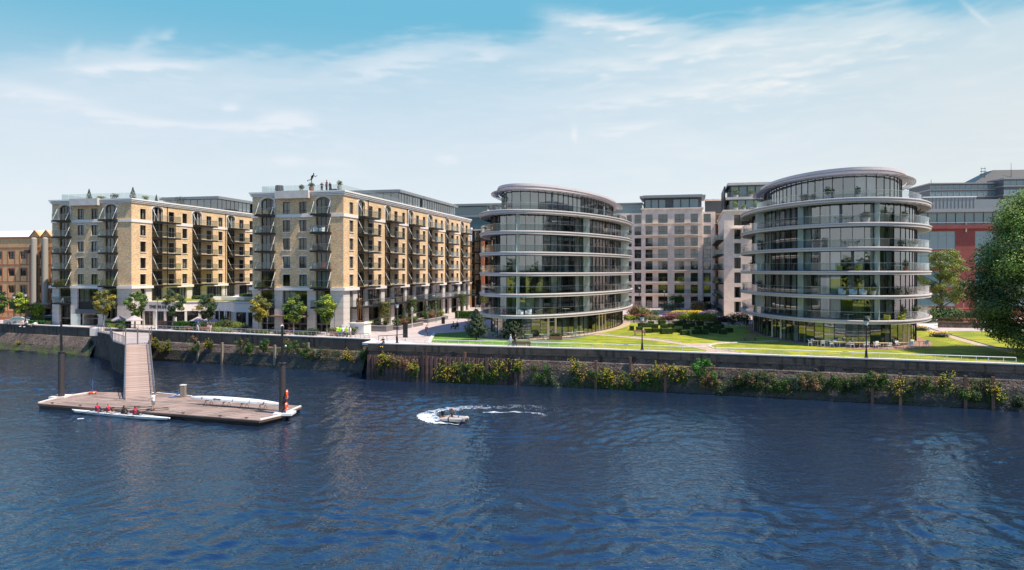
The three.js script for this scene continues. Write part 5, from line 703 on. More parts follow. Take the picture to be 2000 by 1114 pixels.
{
  const t = thing('gangway', 'long boarded gangway sloping from the landing down to the pontoon', 'gangway');
  const A = new THREE.Vector3(...V(-54.5, 4.5, 108)), B = new THREE.Vector3(...V(-42.6, 0.85, 84.9)), dir = B.clone().sub(A), L = dir.length(), w = 1.45, hx = new THREE.Vector3(-dir.z, 0, dir.x).normalize();
  const P = (s, o, y) => { const p = A.clone().addScaledVector(dir, s / L).addScaledVector(hx, o); return [p.x, p.y + y, p.z]; };
  const n = Math.floor(L / 0.42), tones = [0.86, 0.95, 1.0, 1.08].map((k) => std('gangway_boards', [k * 1.35, k * 1.32, k * 1.27], 0.85, { map: T.wood }));
  for (let k = 0; k < n; k++) { const s0 = L * k / n + 0.015, s1 = L * (k + 1) / n - 0.015, y = -0.02 + 0.02 * hash2(k, 4); const mb = new MB(); mb.quad(P(s0, w, y), P(s1, w, y), P(s1, -w, y), P(s0, -w, y), [[0, k * 0.37], [0, k * 0.37 + 0.4], [2.9, k * 0.37 + 0.4], [2.9, k * 0.37]]); mb.quad(P(s1, w, y), P(s1, w, y - 0.06), P(s1, -w, y - 0.06), P(s1, -w, y)); mb.quad(P(s0, w, y), P(s0, -w, y), P(s0, -w, y - 0.06), P(s0, w, y - 0.06)); part('deck_board', mb, tones[Math.floor(hash2(k, 8) * 4)], t); }
  for (const o of [-w - 0.08, w + 0.08]) {
    part('girder', new MB().tube([P(0, o, -0.15), P(L, o, -0.15)], 0.14, 6), M.grey, t);
    part('handrail', new MB().tube([P(0, o, 1.12), P(L, o, 1.12)], 0.05, 6), o > 0 ? M.steel : M.grey, t);
    for (const y of [0.3, 0.7]) part('rail', new MB().tube([P(0, o, y), P(L, o, y)], 0.02, 4), M.grey, t);
    for (let s = 0; s <= L; s += L / 16) part('post', new MB().cyl(P(s, o, -0.1), P(s, o, 1.12), 0.035, 0.035, 5), M.grey, t);
    for (let k = 0; k < 16; k++) part('brace', new MB().cyl(P(L * k / 16, o, -0.1), P(L * (k + 1) / 16, o, 1.1), 0.02, 0.02, 4), M.grey, t);
  }
  part('toe_plate', new MB().quad(P(L - 0.1, w, 0.01), P(L + 1.1, w, -0.16), P(L + 1.1, -w, -0.16), P(L - 0.1, -w, 0.01)), M.wood, t);
  const g = thing('gangway_gate', 'tall grey barred double gate at the top of the gangway', 'gate');
  for (const o of [-w - 0.1, w + 0.1, 0]) part('gate_post', new MB().cyl(P(-0.1, o, 0), P(-0.1, o, 2.35), 0.09, 0.09, 8), M.grey, g);
  for (const s of [-1, 1]) for (let k = 0; k < 11; k++) part('gate_bar', new MB().cyl(P(-0.1, s * (0.12 + k * 0.125), 0.1), P(-0.1, s * (0.12 + k * 0.125), 2.2), 0.014, 0.014, 4), M.grey, g);
  for (const y of [0.12, 2.2]) part('gate_rail', new MB().cyl(P(-0.1, -w, y), P(-0.1, w, y), 0.04, 0.04, 5), M.grey, g);
  for (const o of [-w - 0.25, w + 0.25]) part('side_screen', new MB().tube([P(-0.1, o, 2.3), P(-1.6, o * 1.1, 2.2), P(-1.6, o * 1.1, 0)], 0.05, 5), M.grey, g);
}
const pileThing = (label, x, d, top, tip, lamp) => {
  const t = thing('mooring_pile', label, 'pile', V(x, 0, d));
  part('tube', new MB().cyl([0, -1, 0], [0, top, 0], 0.345, 0.345, 20), M.pile, t); part('cap', new MB().cyl([0, top, 0], [0, top + 0.09, 0], 0.44, 0.40, 16), M.pile, t);
  part('extension_pole', new MB().cyl([0, top + 0.09, 0], [0, tip, 0], 0.13, 0.11, 10), M.black, t);
  if (lamp) { part('lamp_bracket', new MB().cyl([0, 7.6, 0], [0.35, 7.6, 0.1], 0.03, 0.03, 5), M.black, t); part('lamp', new MB().ball([0.38, 7.55, 0.1], 0.12), M.lampGlass, t); } else part('bracket', new MB().box(-0.24, 7.2, -0.05, -0.1, 7.9, 0.05), M.grey, t);
};
pileThing('tall steel mooring pile with black pole at the left end of the pontoon', -52.0, 85.6, 5.85, 9.4, false);
pileThing('tall steel mooring pile with black pole at the right end of the pontoon', -23.5, 75.9, 5.75, 9.6, true);
{
  const buoy = (label, pos, rx, ry, s = 1) => { const o = single('lifebuoy', label, 'lifebuoy', new THREE.TorusGeometry(0.36, 0.10, 10, 28), M.orangeBuoy, pos); o.rotation.set(rx, ry, 0); o.scale.set(1, s, 1); for (let k = 0; k < 4; k++) { const b = part('white_band', once('bb', () => new THREE.TorusGeometry(0.36, 0.106, 10, 5, 0.2)), M.whitePaint, o); b.rotation.z = k * Math.PI / 2 + 0.6; } return o; };
  buoy('orange lifebuoy lying flat at the left end of the pontoon', V(-49.7, PY + 0.2, 87.9), Math.PI / 2, 0);
  buoy('orange lifebuoy hung high on the right mooring pile', V(-22.98, 2.6, 75.75), 0, 1.80, 1.15); buoy('orange lifebuoy hung low on the right mooring pile', V(-22.98, 1.4, 75.6), 0, 1.66);
  single('marker_pole', 'thin blue pole standing in the flat orange lifebuoy', 'pole', new MB().cyl([0, 0, 0], [0, 1.75, 0], 0.05, 0.04, 6), std('blue_pole', [0.05, 0.12, 0.28], 0.5), V(-49.75, PY, 88.0));
  const pt = thing('mooring_post', 'squat timber mooring post with blue rope at the back of the pontoon', 'post', V(...(([x, d]) => [x, PY, d])(G(357.5, 776, PY)))); part('post', new MB().box(-0.26, 0, -0.26, 0.26, 1.35, 0.26), M.paleBark, pt); part('post_cap', new MB().box(-0.29, 1.352, -0.29, 0.29, 1.45, 0.29), M.hull, pt); part('rope', new MB().tube([[-0.3, 0.9, 0.1], [-0.5, 0.4, 0.2], [-1.0, 0.06, 0.35], [-1.5, 0.05, 0.5]], 0.06, 5), std('blue_rope', [0.03, 0.16, 0.45], 0.8), pt);
}
// a rowing shell's hull: sections along x, deck up (or keel up)
function hullGeo(L, B, Dp, deckIn) {
  const n = 40, mb = new MB(), S = []; for (let k = 0; k <= n; k++) { const q = k / n * 2 - 1, f = Math.pow(Math.max(0, 1 - Math.pow(Math.abs(q), 2.4)), 0.75), x = q * L / 2, row = []; for (let j = 0; j <= 8; j++) { const t = Math.PI * (j / 8); row.push([x, -Math.sin(t) * Dp * (0.35 + 0.65 * f) * (f > 0 ? 1 : 0.2) + 0, Math.cos(t) * B / 2 * f]); } S.push(row); }
  for (let k = 0; k < n; k++) for (let j = 0; j < 8; j++) mb.quad(S[k][j], S[k + 1][j], S[k + 1][j + 1], S[k][j + 1]);
  for (let k = 0; k < n; k++) { const a = S[k][0], b = S[k + 1][0], c = S[k + 1][8], d = S[k][8], m = (p, q) => [(p[0] + q[0]) / 2, 0.06, 0]; if (!deckIn || Math.abs(a[0]) > deckIn) { mb.quad(d, c, m(c, b), m(d, a)); mb.quad(m(a, d), m(b, c), b, a); } else { const s = (p, g) => [p[0], 0.05, p[2] * g]; mb.quad(d, c, s(c, 0.8), s(d, 0.8)); mb.quad(s(a, 0.8), s(b, 0.8), b, a); const lo = (p) => [p[0], -0.16, p[2] * 0.7]; mb.quad(s(d, 0.8), s(c, 0.8), lo(c), lo(d)); mb.quad(lo(d), lo(c), lo(b), lo(a)); mb.quad(lo(a), lo(b), s(b, 0.8), s(a, 0.8)); } }
  return mb.geo();
}
const shell = { a: [-47.3, 79.7], b: [-34.7, 75.2] };
shell.ang = Math.atan2(shell.b[1] - shell.a[1], shell.b[0] - shell.a[0]); shell.len = Math.hypot(shell.b[0] - shell.a[0], shell.b[1] - shell.a[1]);
{
  const t = thing('rowing_shell', 'white four-seat rowing shell with crew aboard alongside the pontoon', 'rowing boat', V((shell.a[0] + shell.b[0]) / 2, 0.33, (shell.a[1] + shell.b[1]) / 2), shell.ang);
  part('hull', hullGeo(shell.len, 0.95, 0.42, 4.2), M.hull, t); part('stern_stripe', new MB().box(-5.9, -0.16, 0.1, -4.6, 0.0, 0.36), M.hullBlue, t);
  for (const x of [-3.1, -1.55, 0.45, 2.05]) { part('seat', new RoundedBoxGeometry(0.4, 0.06, 0.36, 1, 0.02), M.dark, t).position.set(x, -0.03, 0); part('rigger', new MB().tube([[x + 0.35, 0.08, 0.4], [x + 0.5, 0.2, 0.95], [x + 0.8, 0.08, 0.4]], 0.025, 4).tube([[x + 0.35, 0.08, -0.4], [x + 0.5, 0.2, -0.95], [x + 0.8, 0.08, -0.4]], 0.025, 4), M.steel, t); }
  part('bow_ball', new MB().ball([shell.len / 2 - 0.03, -0.04, 0], 0.09), M.whitePaint, t); part('builder_mark', new MB().box(1.55, -0.1, 0.415, 2.5, -0.02, 0.47), M.black, t);
  const oar = (label, x, z0, z1, x1, y1, blade) => { const o = thing('oar', label, 'oar', [t.position.x, t.position.y, t.position.z], shell.ang); part('shaft', new MB().cyl([x, 0.32, z0], [x1, y1, z1], 0.032, 0.026, 6), M.dark, o); const d = new THREE.Vector3(x1 - x, y1 - 0.32, z1 - z0).normalize(), m = part('blade', new RoundedBoxGeometry(0.6, 0.05, 0.24, 1, 0.02), blade, o); m.position.set(x1 + d.x * 0.28, y1 + d.y * 0.28, z1 + d.z * 0.28); m.rotation.y = Math.atan2(-d.z, d.x); };
  const navy = std('navy_blade', [0.01, 0.03, 0.12], 0.5);
  oar('dark oar with navy blade trailing left of the shell', -2.6, 0.2, 2.0, -4.6, -0.12, navy); oar('dark oar with navy blade trailing under the second rower', -1.05, 0.2, 2.1, -3.2, -0.12, navy); oar('dark oar with white blade trailing in the water', 0.95, 0.2, 2.6, -1.9, -0.12, M.hull);
  oar('oar laid over the pontoon from the leftmost rower', -2.6, -0.2, -1.6, 0.4, 0.48, M.dark); oar('oar laid over the pontoon from the second rower', -1.0, -0.2, -1.9, 1.9, 0.48, M.dark); oar('oar laid over the pontoon from the long-haired rower', 0.95, -0.2, -1.9, 3.9, 0.5, M.dark); oar('oar with pale blade by the coach on the pontoon', 2.6, -0.2, -1.5, 5.2, 0.5, M.fascia);
}
{
  const [ax, ad] = [-35.4, 81.6], [bx, bd] = [-23.9, 77.3], ang = Math.atan2(bd - ad, bx - ax), L = Math.hypot(bx - ax, bd - ad), t = thing('upturned_shell', 'white rowing shell stored upside down on trestles on the pontoon', 'rowing boat', V((ax + bx) / 2, PY + 0.62, (ad + bd) / 2), ang);
  const h = part('hull', hullGeo(L, 0.85, 0.45, 0), M.hull, t); h.rotation.x = Math.PI; part('hull_mark', new MB().box(-2.6, 0.12, 0.40, -1.6, 0.22, 0.428), M.black, t); part('hull_mark', new MB().box(3.2, 0.12, 0.38, 4.5, 0.16, 0.42), M.red, t);
  for (const x of [-4.2, -2.4, 0, 2.2, 4]) part('strap', new MB().box(x, 0.03, -0.435, x + 0.03, 0.30, 0.435), M.grey, t);
  for (const x of [-3.6, -1.2, 1.2, 3.6]) { const tr = thing('trestle', (x < -3 ? 'leftmost' : x < 0 ? 'second from left' : x < 3 ? 'third from left' : 'rightmost') + ' low trestle under the upturned white shell', 'trestle', [t.position.x + x * Math.cos(ang), PY, t.position.z - x * Math.sin(ang)], ang); part('bar', new MB().box(-0.04, 0.5, -0.5, 0.04, 0.57, 0.5), M.dark, tr); for (const z of [-0.42, 0.42]) for (const s of [-1, 1]) part('leg', new MB().cyl([0, 0.5, z], [0.22 * s, 0, z * 1.1], 0.025, 0.025, 4), M.dark, tr); }
}
// inflatable motor boat with its wake
const RIB = { x: -5.9, d: 74.6, turn: -0.42 };
{
  const t = thing('inflatable_boat', 'grey inflatable motor boat turning on the river with foaming wake', 'motor boat', V(RIB.x, 0.26, RIB.d), RIB.turn); t.scale.setScalar(0.82);
  const tubeP = []; for (let k = 0; k <= 18; k++) { const q = k / 18 * 2 - 1; tubeP.push([1.75 - 0.0 - Math.pow(Math.abs(q), 3.2) * 3.5, 0.12 + 0.22 * Math.pow(1 - Math.abs(q), 1.2), Math.sign(q) * 0.72 * Math.pow(Math.abs(q), 0.42)]); }
  const rad = tubeP.map((_, k) => (k === 0 || k === 18 ? 0.06 : 0.25)); part('tube', new MB().tube(tubeP, rad, 12), M.rubber, t);
  for (const k of [2, 6, 12, 16]) part('tube_band', new MB().cyl(tubeP[k].map((v, i) => lerp(v, tubeP[k + 1][i], 0.4)), tubeP[k].map((v, i) => lerp(v, tubeP[k + 1][i], 0.6)), 0.258, 0.258, 12), M.dark, t);
  part('floor', new MB().box(-1.5, -0.12, -0.62, 1.2, -0.05, 0.62), M.fascia, t); part('transom', new MB().box(-1.55, -0.15, -0.6, -1.45, 0.42, 0.6), M.timber, t); part('bow_patch', new MB().box(1.72, 0.05, 0.1, 2.03, 0.42, 0.3), M.black, t);
  part('thwart', new MB().box(-0.45, 0.14, -0.6, -0.1, 0.22, 0.6), M.dark, t);
  const m = thing('outboard_motor', 'black outboard motor on the stern of the inflatable', 'outboard motor', [t.position.x, t.position.y, t.position.z], RIB.turn); m.scale.setScalar(0.82); const cg = new RoundedBoxGeometry(0.42, 0.5, 0.36, 2, 0.09); part('cowl', cg, M.black, m).position.set(-1.5, 0.72, 0); part('leg', new MB().box(-1.72, -0.5, -0.06, -1.56, 0.5, 0.06), M.dark, m); part('tiller', new MB().cyl([-1.3, 0.55, 0], [-0.75, 0.6, 0.15], 0.03, 0.03, 6), M.dark, m);
}
{
  // foam: many small flecks lying on the water along the boat's curved track
  const r = rng(9), mb = new MB(); const path = []; for (let k = 0; k <= 60; k++) { const q = k / 60, th = lerp(2.75, -0.35, Math.pow(q, 0.9)); path.push([lerp(0, 1.2, q) + 0.9 + Math.cos(th) * lerp(7.4, 8.6, q) - 1.0, 78.2 + Math.sin(th) * 4.4 - 0.6 - q * 0.6]); }
  path[0] = [-7.4, 75.1]; const near = [[-7.3, 75.1], [-8.1, 75.9], [-8.8, 77.0], [-9.0, 78.2], [-8.6, 79.6], [-7.4, 81.0], [-5.6, 82.1], [-3.2, 82.8], [-0.4, 83.0], [2.0, 82.6], [4.4, 81.6]];
  const along2 = (l, q) => { const f = clamp(q, 0, 0.9999) * (l.length - 1), i = Math.floor(f); return [lerp(l[i][0], l[i + 1][0], f - i), lerp(l[i][1], l[i + 1][1], f - i)]; };
  const fleck = (x, d, s) => { const h = waterHeight(x, d) + 0.045, a = r() * 6.28, n = 5, P = []; for (let k = 0; k < n; k++) { const g = s * (0.5 + 0.7 * r()), th = a + k / n * 6.28; P.push([x + Math.cos(th) * g * 1.5, h + (r() - 0.5) * 0.03, -(d + Math.sin(th) * g)]); } for (let k = 1; k < n - 1; k++) mb.tri(P[0], P[k], P[k + 1]); };
  for (let k = 0; k < 520; k++) { const q = Math.pow(r(), 2.2), [x, d] = along2(near, q), w = 0.2 + q * 1.2; fleck(x + (r() - 0.5) * w * 2, d + (r() - 0.5) * w * 1.5, lerp(0.09, 0.025, q) * (0.4 + r())); }
  for (let k = 0; k < 300; k++) { const q = r(); const [x, d] = along2([[-6.5, 74.2], [-7.4, 74.0], [-8.4, 74.9], [-9.3, 76.4], [-9.7, 78.0]], q); fleck(x + (r() - 0.5) * 0.5, d + (r() - 0.5) * 0.5, 0.08 * (0.4 + r())); }
  // churned sheets of foam that thin out along the track
  const alpha = (dense) => texture(1024, 128, [1, 1], (i, j) => { const q = i / 1024, v = Math.abs(j / 64 - 1), n = fbm(i / 1024 * 46, j / 128 * 7, 5), m = fbm(i / 1024 * 14 + 50, j / 128 * 3, 3); return clamp((n * 0.75 + m * 0.5 - 0.52 - q * 0.16 + (1 - v) * 0.22 * (1 - q)) * 5) * step(1, 0.72, v) * Math.pow(1 - q, 1.15) * dense * step(0, 0.01, q); }, false);
  const sheet = (label, pts, w0, w1, dense, k) => { const g = new THREE.BufferGeometry(), P = [], U = [], I = [], n = 90, m = 8; for (let i = 0; i <= n; i++) { const q = i / n, [x, d] = along2(pts, q), [x2, d2] = along2(pts, Math.min(1, q + 0.01)), [x1, d1] = along2(pts, Math.max(0, q - 0.01)), l = Math.hypot(x2 - x1, d2 - d1) || 1, nx = -(d2 - d1) / l, nd = (x2 - x1) / l, w = lerp(w0, w1, Math.pow(q, 0.7)); for (let j = 0; j <= m; j++) { const s = (j / m - 0.5) * 2 * w, X = x + nx * s, D = d + nd * s; P.push(X, waterHeight(X, D) + 0.05 + k, -D); U.push(q, j / m); } } for (let i = 0; i < n; i++) for (let j = 0; j < m; j++) { const a = i * (m + 1) + j, b = a + m + 1; I.push(a, b, b + 1, a, b + 1, a + 1); } g.setAttribute('position', new THREE.Float32BufferAttribute(P, 3)); g.setAttribute('uv', new THREE.Float32BufferAttribute(U, 2)); g.setIndex(I); g.computeVertexNormals(); const mt = std('foam_sheet', [0.72, 0.82, 0.92], 0.6, { alphaMap: alpha(dense), transparent: true }); mt.side = THREE.DoubleSide; const o = single('wake_foam', label, 'foam', g, mt); o.userData.kind = 'stuff'; };
  sheet('broad white foam sheet trailing behind the inflatable motor boat', near, 0.75, 1.7, 1.0, 0); sheet('thin inner foam streak of the wake right of the inflatable', [[-3.2, 79.6], [-1.2, 79.9], [0.6, 79.6], [2.4, 79.0], [3.6, 78.3], [3.2, 77.5], [1.6, 77.3]], 0.25, 0.4, 0.8, 0.015); sheet('white bow wash along the near side of the inflatable', [[-9.4, 77.4], [-9.2, 76.2], [-8.6, 75.2], [-7.7, 74.3], [-6.5, 73.9], [-5.2, 73.6]].reverse(), 0.2, 0.6, 1.0, 0.03);
  const foam = std('foam', [0.80, 0.86, 0.92], 0.9); const o = single('wake_foam', 'white foaming wake curving behind the inflatable motor boat', 'foam', mb, foam); o.userData.kind = 'stuff';
}
// ---------------------------------------------------------------- plants
class Leaves {
  constructor() { this.p = []; this.n = []; this.c = []; }
  add(x, y, z, nx, ny, nz, s, col, r) {
    const l = Math.hypot(nx, ny, nz) || 1; nx /= l; ny /= l; nz /= l; let ax = r() - 0.5, ay = r() - 0.5, az = r() - 0.5; const d = ax * nx + ay * ny + az * nz; ax -= d * nx; ay -= d * ny; az -= d * nz; const la = Math.hypot(ax, ay, az) || 1; ax *= s / la; ay *= s / la; az *= s / la;
    const bx = (ny * az - nz * ay) * 0.42, by = (nz * ax - nx * az) * 0.42, bz = (nx * ay - ny * ax) * 0.42, f = s * 0.14;
    const A = [x - ax * 0.5, y - ay * 0.5, z - az * 0.5], B = [x + ax * 0.5, y + ay * 0.5, z + az * 0.5], L = [x + bx - nx * f, y + by - ny * f, z + bz - nz * f], R = [x - bx - nx * f, y - by - ny * f, z - bz - nz * f];
    for (const q of [A, B, L, A, R, B]) this.p.push(q[0], q[1], q[2]); for (let k = 0; k < 6; k++) { this.n.push(nx, ny, nz); this.c.push(col[0], col[1], col[2]); }
  }
  blob(c, R, n, s, col, r, o = {}) {                              // leaves through an uneven ellipsoid, most near its skin
    const v = o.vary ?? 0.5; for (let k = 0; k < n; k++) { const t = r() * 6.283, y = r() * 2 - 1, q = Math.sqrt(1 - y * y), u = [q * Math.cos(t), y, q * Math.sin(t)], w = Math.pow(r(), o.fill ?? 0.4) * (0.82 + 0.36 * vnoise(u[0] * 2.3 + c[0] * 3 + 9, u[1] * 2.3 + u[2] * 2.3 + c[2] * 3 + 9)), g = 1 + (r() - 0.5) * v, warm = (r() - 0.5) * 0.22; if (u[1] * w < (o.floor ?? -2)) continue; this.add(c[0] + u[0] * R[0] * w, c[1] + u[1] * R[1] * w, c[2] + u[2] * R[2] * w, u[0] + (r() - 0.5) * 1.5, u[1] + 0.35 + (r() - 0.5) * 1.5, u[2] + (r() - 0.5) * 1.5, s * (0.6 + 0.8 * r()), [col[0] * g * (1 + warm), col[1] * g, col[2] * g * (1 - warm)], r); }
    return this;
  }
  geo() { const g = new THREE.BufferGeometry(); g.setAttribute('position', new THREE.Float32BufferAttribute(this.p, 3)); g.setAttribute('normal', new THREE.Float32BufferAttribute(this.n, 3)); g.setAttribute('color', new THREE.Float32BufferAttribute(this.c, 3)); const uv = new Float32Array(this.p.length / 3 * 2); g.setAttribute('uv', new THREE.BufferAttribute(uv, 2)); return g; }
}
const GREEN = [0.07, 0.125, 0.022], DARK = [0.028, 0.06, 0.02], LIME = [0.21, 0.27, 0.03], OLIVE = [0.12, 0.13, 0.03], GOLDEN = [0.25, 0.21, 0.03], BLUEG = [0.06, 0.115, 0.06], FRESH = [0.07, 0.24, 0.02], YEL = [0.75, 0.55, 0.01], DRY = [0.28, 0.17, 0.09], PURPLE = [0.26, 0.15, 0.27], CRIM = [0.25, 0.03, 0.06], RUST = [0.22, 0.10, 0.04];
// street trees: trunk, limbs, ragged crown of clumps
function streetTree(label, x, d, H, w, c0, tone2, seed, trunk = 0.36) {
  const r = rng(seed), t = thing('street_tree', label, 'tree', V(x, GY, d), r() * 6, 'young trees along the promenade'), lv = new Leaves(), tk = new MB(), base = H * trunk; delete t.userData.group;
  tk.tube([[0, -0.1, 0], [0.04, base * 0.6, 0.02], [0.02, base, 0], [0, H * 0.72, 0.04], [0, H * 0.93, 0]], [0.13, 0.1, 0.085, 0.05, 0.02], 8);
  const n = 17; for (let k = 0; k < n; k++) { const q = (k + 0.5) / n, y = lerp(base * 0.98, H * 0.95, q), prof = Math.sin(Math.PI * Math.pow(1 - q, 0.75) * 0.92 + 0.12) * 0.95 + 0.05, a = k * 2.4 + r(), R = w / 2 * prof * (0.62 + 0.3 * r()), c = [Math.cos(a) * R * (0.75 + 0.5 * r()) + 0.25 * Math.sin(seed * 1.7), y + (r() - 0.5) * 0.5, Math.sin(a) * R]; tk.cyl([0, Math.max(base * 0.8, y - 0.7 - R * 0.3), 0], c, 0.035, 0.012, 5, false); const m = r() < 0.38 ? tone2 : c0; lv.blob(c, [0.5 + 0.35 * prof, 0.42 + 0.2 * r(), 0.5 + 0.35 * prof], 150, 0.27, mul(m, 1.15 + 0.6 * r()), r); }
  part('trunk', tk, M.paleBark, t); part('crown', lv.geo(), M.leaf, t); return t;
}
const plantAt = (px, d) => [(px - 1000) / FOC * d, d];
const ST = [
  [201, 136, 6.9, 3.6, OLIVE, GOLDEN, 'yellow green street tree before the white garage entrance'], [263, 133, 6.8, 3.3, GREEN, OLIVE, 'slender street tree at the right corner of the left brick block'], [338, 132, 7.0, 3.7, DARK, OLIVE, 'dark glossy tree hiding the end of the left restaurant lettering'], [406, 130, 6.4, 3.4, DARK, GOLDEN, 'glossy tree standing right of the pale parasols'], [505, 125, 6.2, 2.9, GOLDEN, OLIVE, 'golden street tree at the left corner of the central brick block'], [573, 123, 6.1, 3.2, GREEN, LIME, 'street tree before the wooden entrance canopy of the central block'], [638, 121.2, 6.3, 3.0, LIME, GREEN, 'bright street tree left of the bronze statue'],
  [40, 145, 6.0, 3.1, LIME, GREEN, 'pale green tree beside the lantern before the orange office'], [73, 147, 3.9, 2.6, LIME, LIME, 'small round lime tree above the clipped hedge by the orange office'], [-2, 146, 6.3, 3.2, GREEN, DARK, 'tree cut off by the left edge of the view'],
];
ST.forEach(([px, d, H, w, a, b, lab], i) => streetTree(lab, ...plantAt(px, d), H, w, a, b, 100 + i));
// clipped cylinder trees along the central block
[[750, 138, 'first clipped cylinder tree, nearest the bronze statue'], [804, 152, 'second clipped cylinder tree along the central block'], [849, 168, 'third clipped cylinder tree along the central block'], [903, 184, 'fourth clipped cylinder tree, near the white cone'], [944, 200, 'farthest clipped tree beyond the copper column']].forEach(([px, d, lab], i) => {
  const r = rng(400 + i), [x, dd] = plantAt(px, d), t = thing('topiary_tree', lab, 'tree', V(x, GY, dd)), lv = new Leaves(), col = i ? mul(GREEN, 0.8) : OLIVE;
  for (let k = 0; k < 1500; k++) { const a = r() * 6.283, q = Math.pow(r(), 0.25), y = 1.75 + r() * 2.75, cap = r() < 0.3; const R = 1.2 * (cap ? Math.sqrt(r()) : q); lv.add(Math.cos(a) * R, cap ? (r() < 0.6 ? 4.5 : 1.75) + (r() - 0.5) * 0.2 : y, Math.sin(a) * R, Math.cos(a) + r() - 0.5, (cap ? 1.2 : 0.2) + r() - 0.5, Math.sin(a) + r() - 0.5, 0.2, mul(col, 0.7 + 0.7 * r()), r); }
  part('trunk', new MB().tube([[0, -0.1, 0], [0, 3.8, 0]], 0.1, 8), M.bark, t); part('crown', lv.geo(), M.leaf, t);
});
// round shrubs from a few prototypes
function shrub(name, label, x, y, d, R, col, o = {}) {
  const r = rng(o.seed ?? Math.floor(Math.abs(x * 131 + d * 17) * 10)), t = thing(name, label, o.cat ?? 'shrub', V(x, y, d), 0, o.group), lv = new Leaves(), n = Math.round((o.n ?? 340) * Math.min(2.2, Math.max(0.5, R[0])));
  for (let k = 0; k < 5; k++) { const a = k * 2.5, q = k ? 0.45 : 0; lv.blob([Math.cos(a) * R[0] * q, R[1] * (0.75 + 0.25 * r()), Math.sin(a) * R[2] * q], [R[0] * 0.62, R[1] * 0.8, R[2] * 0.62], n / 4, o.s ?? 0.2, mul(col, 0.75 + 0.5 * r()), r, { floor: -0.98 }); }
  part('foliage', lv.geo(), M.leaf, t); part('stems', (() => { const m = new MB(); for (let k = 0; k < 5; k++) { const a = k * 1.3; m.cyl([0, -0.02, 0], [Math.cos(a) * R[0] * 0.4, R[1] * 0.9, Math.sin(a) * R[2] * 0.4], 0.03, 0.01, 4, false); } return m; })(), M.bark, t);
  if (o.flower) { const fl = new Leaves(); for (let k = 0; k < (o.fn ?? 220) * Math.max(0.6, R[0]); k++) { const a = r() * 6.283, q = Math.sqrt(r()); fl.add(Math.cos(a) * q * R[0], R[1] * (1.05 + 0.6 * Math.sqrt(Math.max(0, 1 - q * q)) + 0.15 * r()), Math.sin(a) * q * R[2], r() - 0.5, 1, r() - 0.5, o.fs ?? 0.16, mul(o.flower, 0.7 + 0.6 * r()), r); } part('flowers', fl.geo(), M.petals, t).userData.kind = 'stuff'; }
  return t;
}
const bed = (px, py, w, h, col, label, o = {}) => { const [x, d] = G(px, py); return shrub('garden_shrub', label, x, GY, d, [w / 2, h / 2, w / 2 * 0.8], mul(col, 1.35), { n: 520, ...o }); };
// flower garden between the towers
bed(1240, 623, 3.6, 3.6, RUST, 'tall rust brown shrub against the central tower', { s: 0.28 }); bed(1256, 624, 4.2, 3.2, OLIVE, 'broad olive shrub right of the rust brown shrub', { s: 0.28 }); bed(1267, 623, 2.8, 2.6, RUST, 'small rust shrub between olive and green bushes'); bed(1281, 622, 2.8, 2.4, BLUEG, 'rounded blue green bush left of the garden middle');
bed(1233, 628.5, 3.0, 1.7, LIME, 'low lime bush at the foot of the central tower'); bed(1253, 628.6, 3.6, 1.8, GREEN, 'crimson flowering bush behind the lamp post', { flower: CRIM, fn: 200, fs: 0.18 }); bed(1225, 627, 1.8, 1.6, GREEN, 'pink flowering clump by the tower glass', { flower: [0.55, 0.25, 0.35] }); bed(1276, 628, 4.0, 1.6, [0.16, 0.17, 0.08], 'pale grassy mound left of the magenta bush', {}); bed(1292, 628, 3.0, 1.3, OLIVE, 'low olive mound beside the magenta bush');
bed(1310, 628.5, 4.2, 2.0, [0.13, 0.06, 0.05], 'magenta red bush in the middle of the garden', { flower: [0.30, 0.08, 0.16], fn: 160 }); bed(1328, 627.5, 3.4, 2.3, GREEN, 'mauve flowering clump right of the magenta bush', { flower: PURPLE, fn: 130 });
[1324, 1337, 1350, 1362].forEach((px, i) => bed(px, 622.5, 3.2, 2.0, GREEN, ['yellow flowering clump above the magenta bush, first of four', 'second yellow flowering clump from the left in the garden', 'third yellow flowering clump from the left in the garden', 'yellow flowering clump below the orange leaved tree'][i], { flower: YEL, fn: 260, fs: 0.2 }));
[1337, 1350, 1363, 1376, 1389].forEach((px, i) => bed(px, 629.5 + i * 0.4, 2.9, 2.3, i % 2 ? LIME : mul(LIME, 0.8), ['bright green bush at the left end of the hedge row', 'second bright bush of the row behind the hedge cubes', 'middle bright bush of the row behind the hedge cubes', 'fourth bright bush of the row behind the hedge cubes', 'bright bush next to the dark purple plant'][i], { flower: i % 2 ? LIME : undefined }));
bed(1389, 625, 3.4, 2.4, GREEN, 'tall mauve flowering clump left of the stone wing', { flower: PURPLE, fn: 110, fs: 0.2 }); bed(1376, 624.5, 3.0, 1.9, BLUEG, 'violet flowering clump under the orange leaved tree', { flower: [0.22, 0.14, 0.40], fn: 300 }); bed(1416, 632.5, 3.0, 2.0, [0.06, 0.02, 0.035], 'dark purple leaved plant by the right tower'); bed(1402, 631.5, 2.4, 1.9, OLIVE, 'olive bush left of the dark purple plant', { flower: LIME }); bed(1432, 634, 3.0, 2.6, DARK, 'dark green bush beside the right tower', { flower: YEL, fn: 60 }); bed(1447, 634.5, 2.6, 2.9, GREEN, 'purple flowering clump touching the right tower', { flower: PURPLE, fn: 110, fs: 0.2 }); bed(1459, 636, 2.4, 3.0, DARK, 'purple flowered dark clump half behind the right tower', { flower: PURPLE, fn: 110, fs: 0.22 });
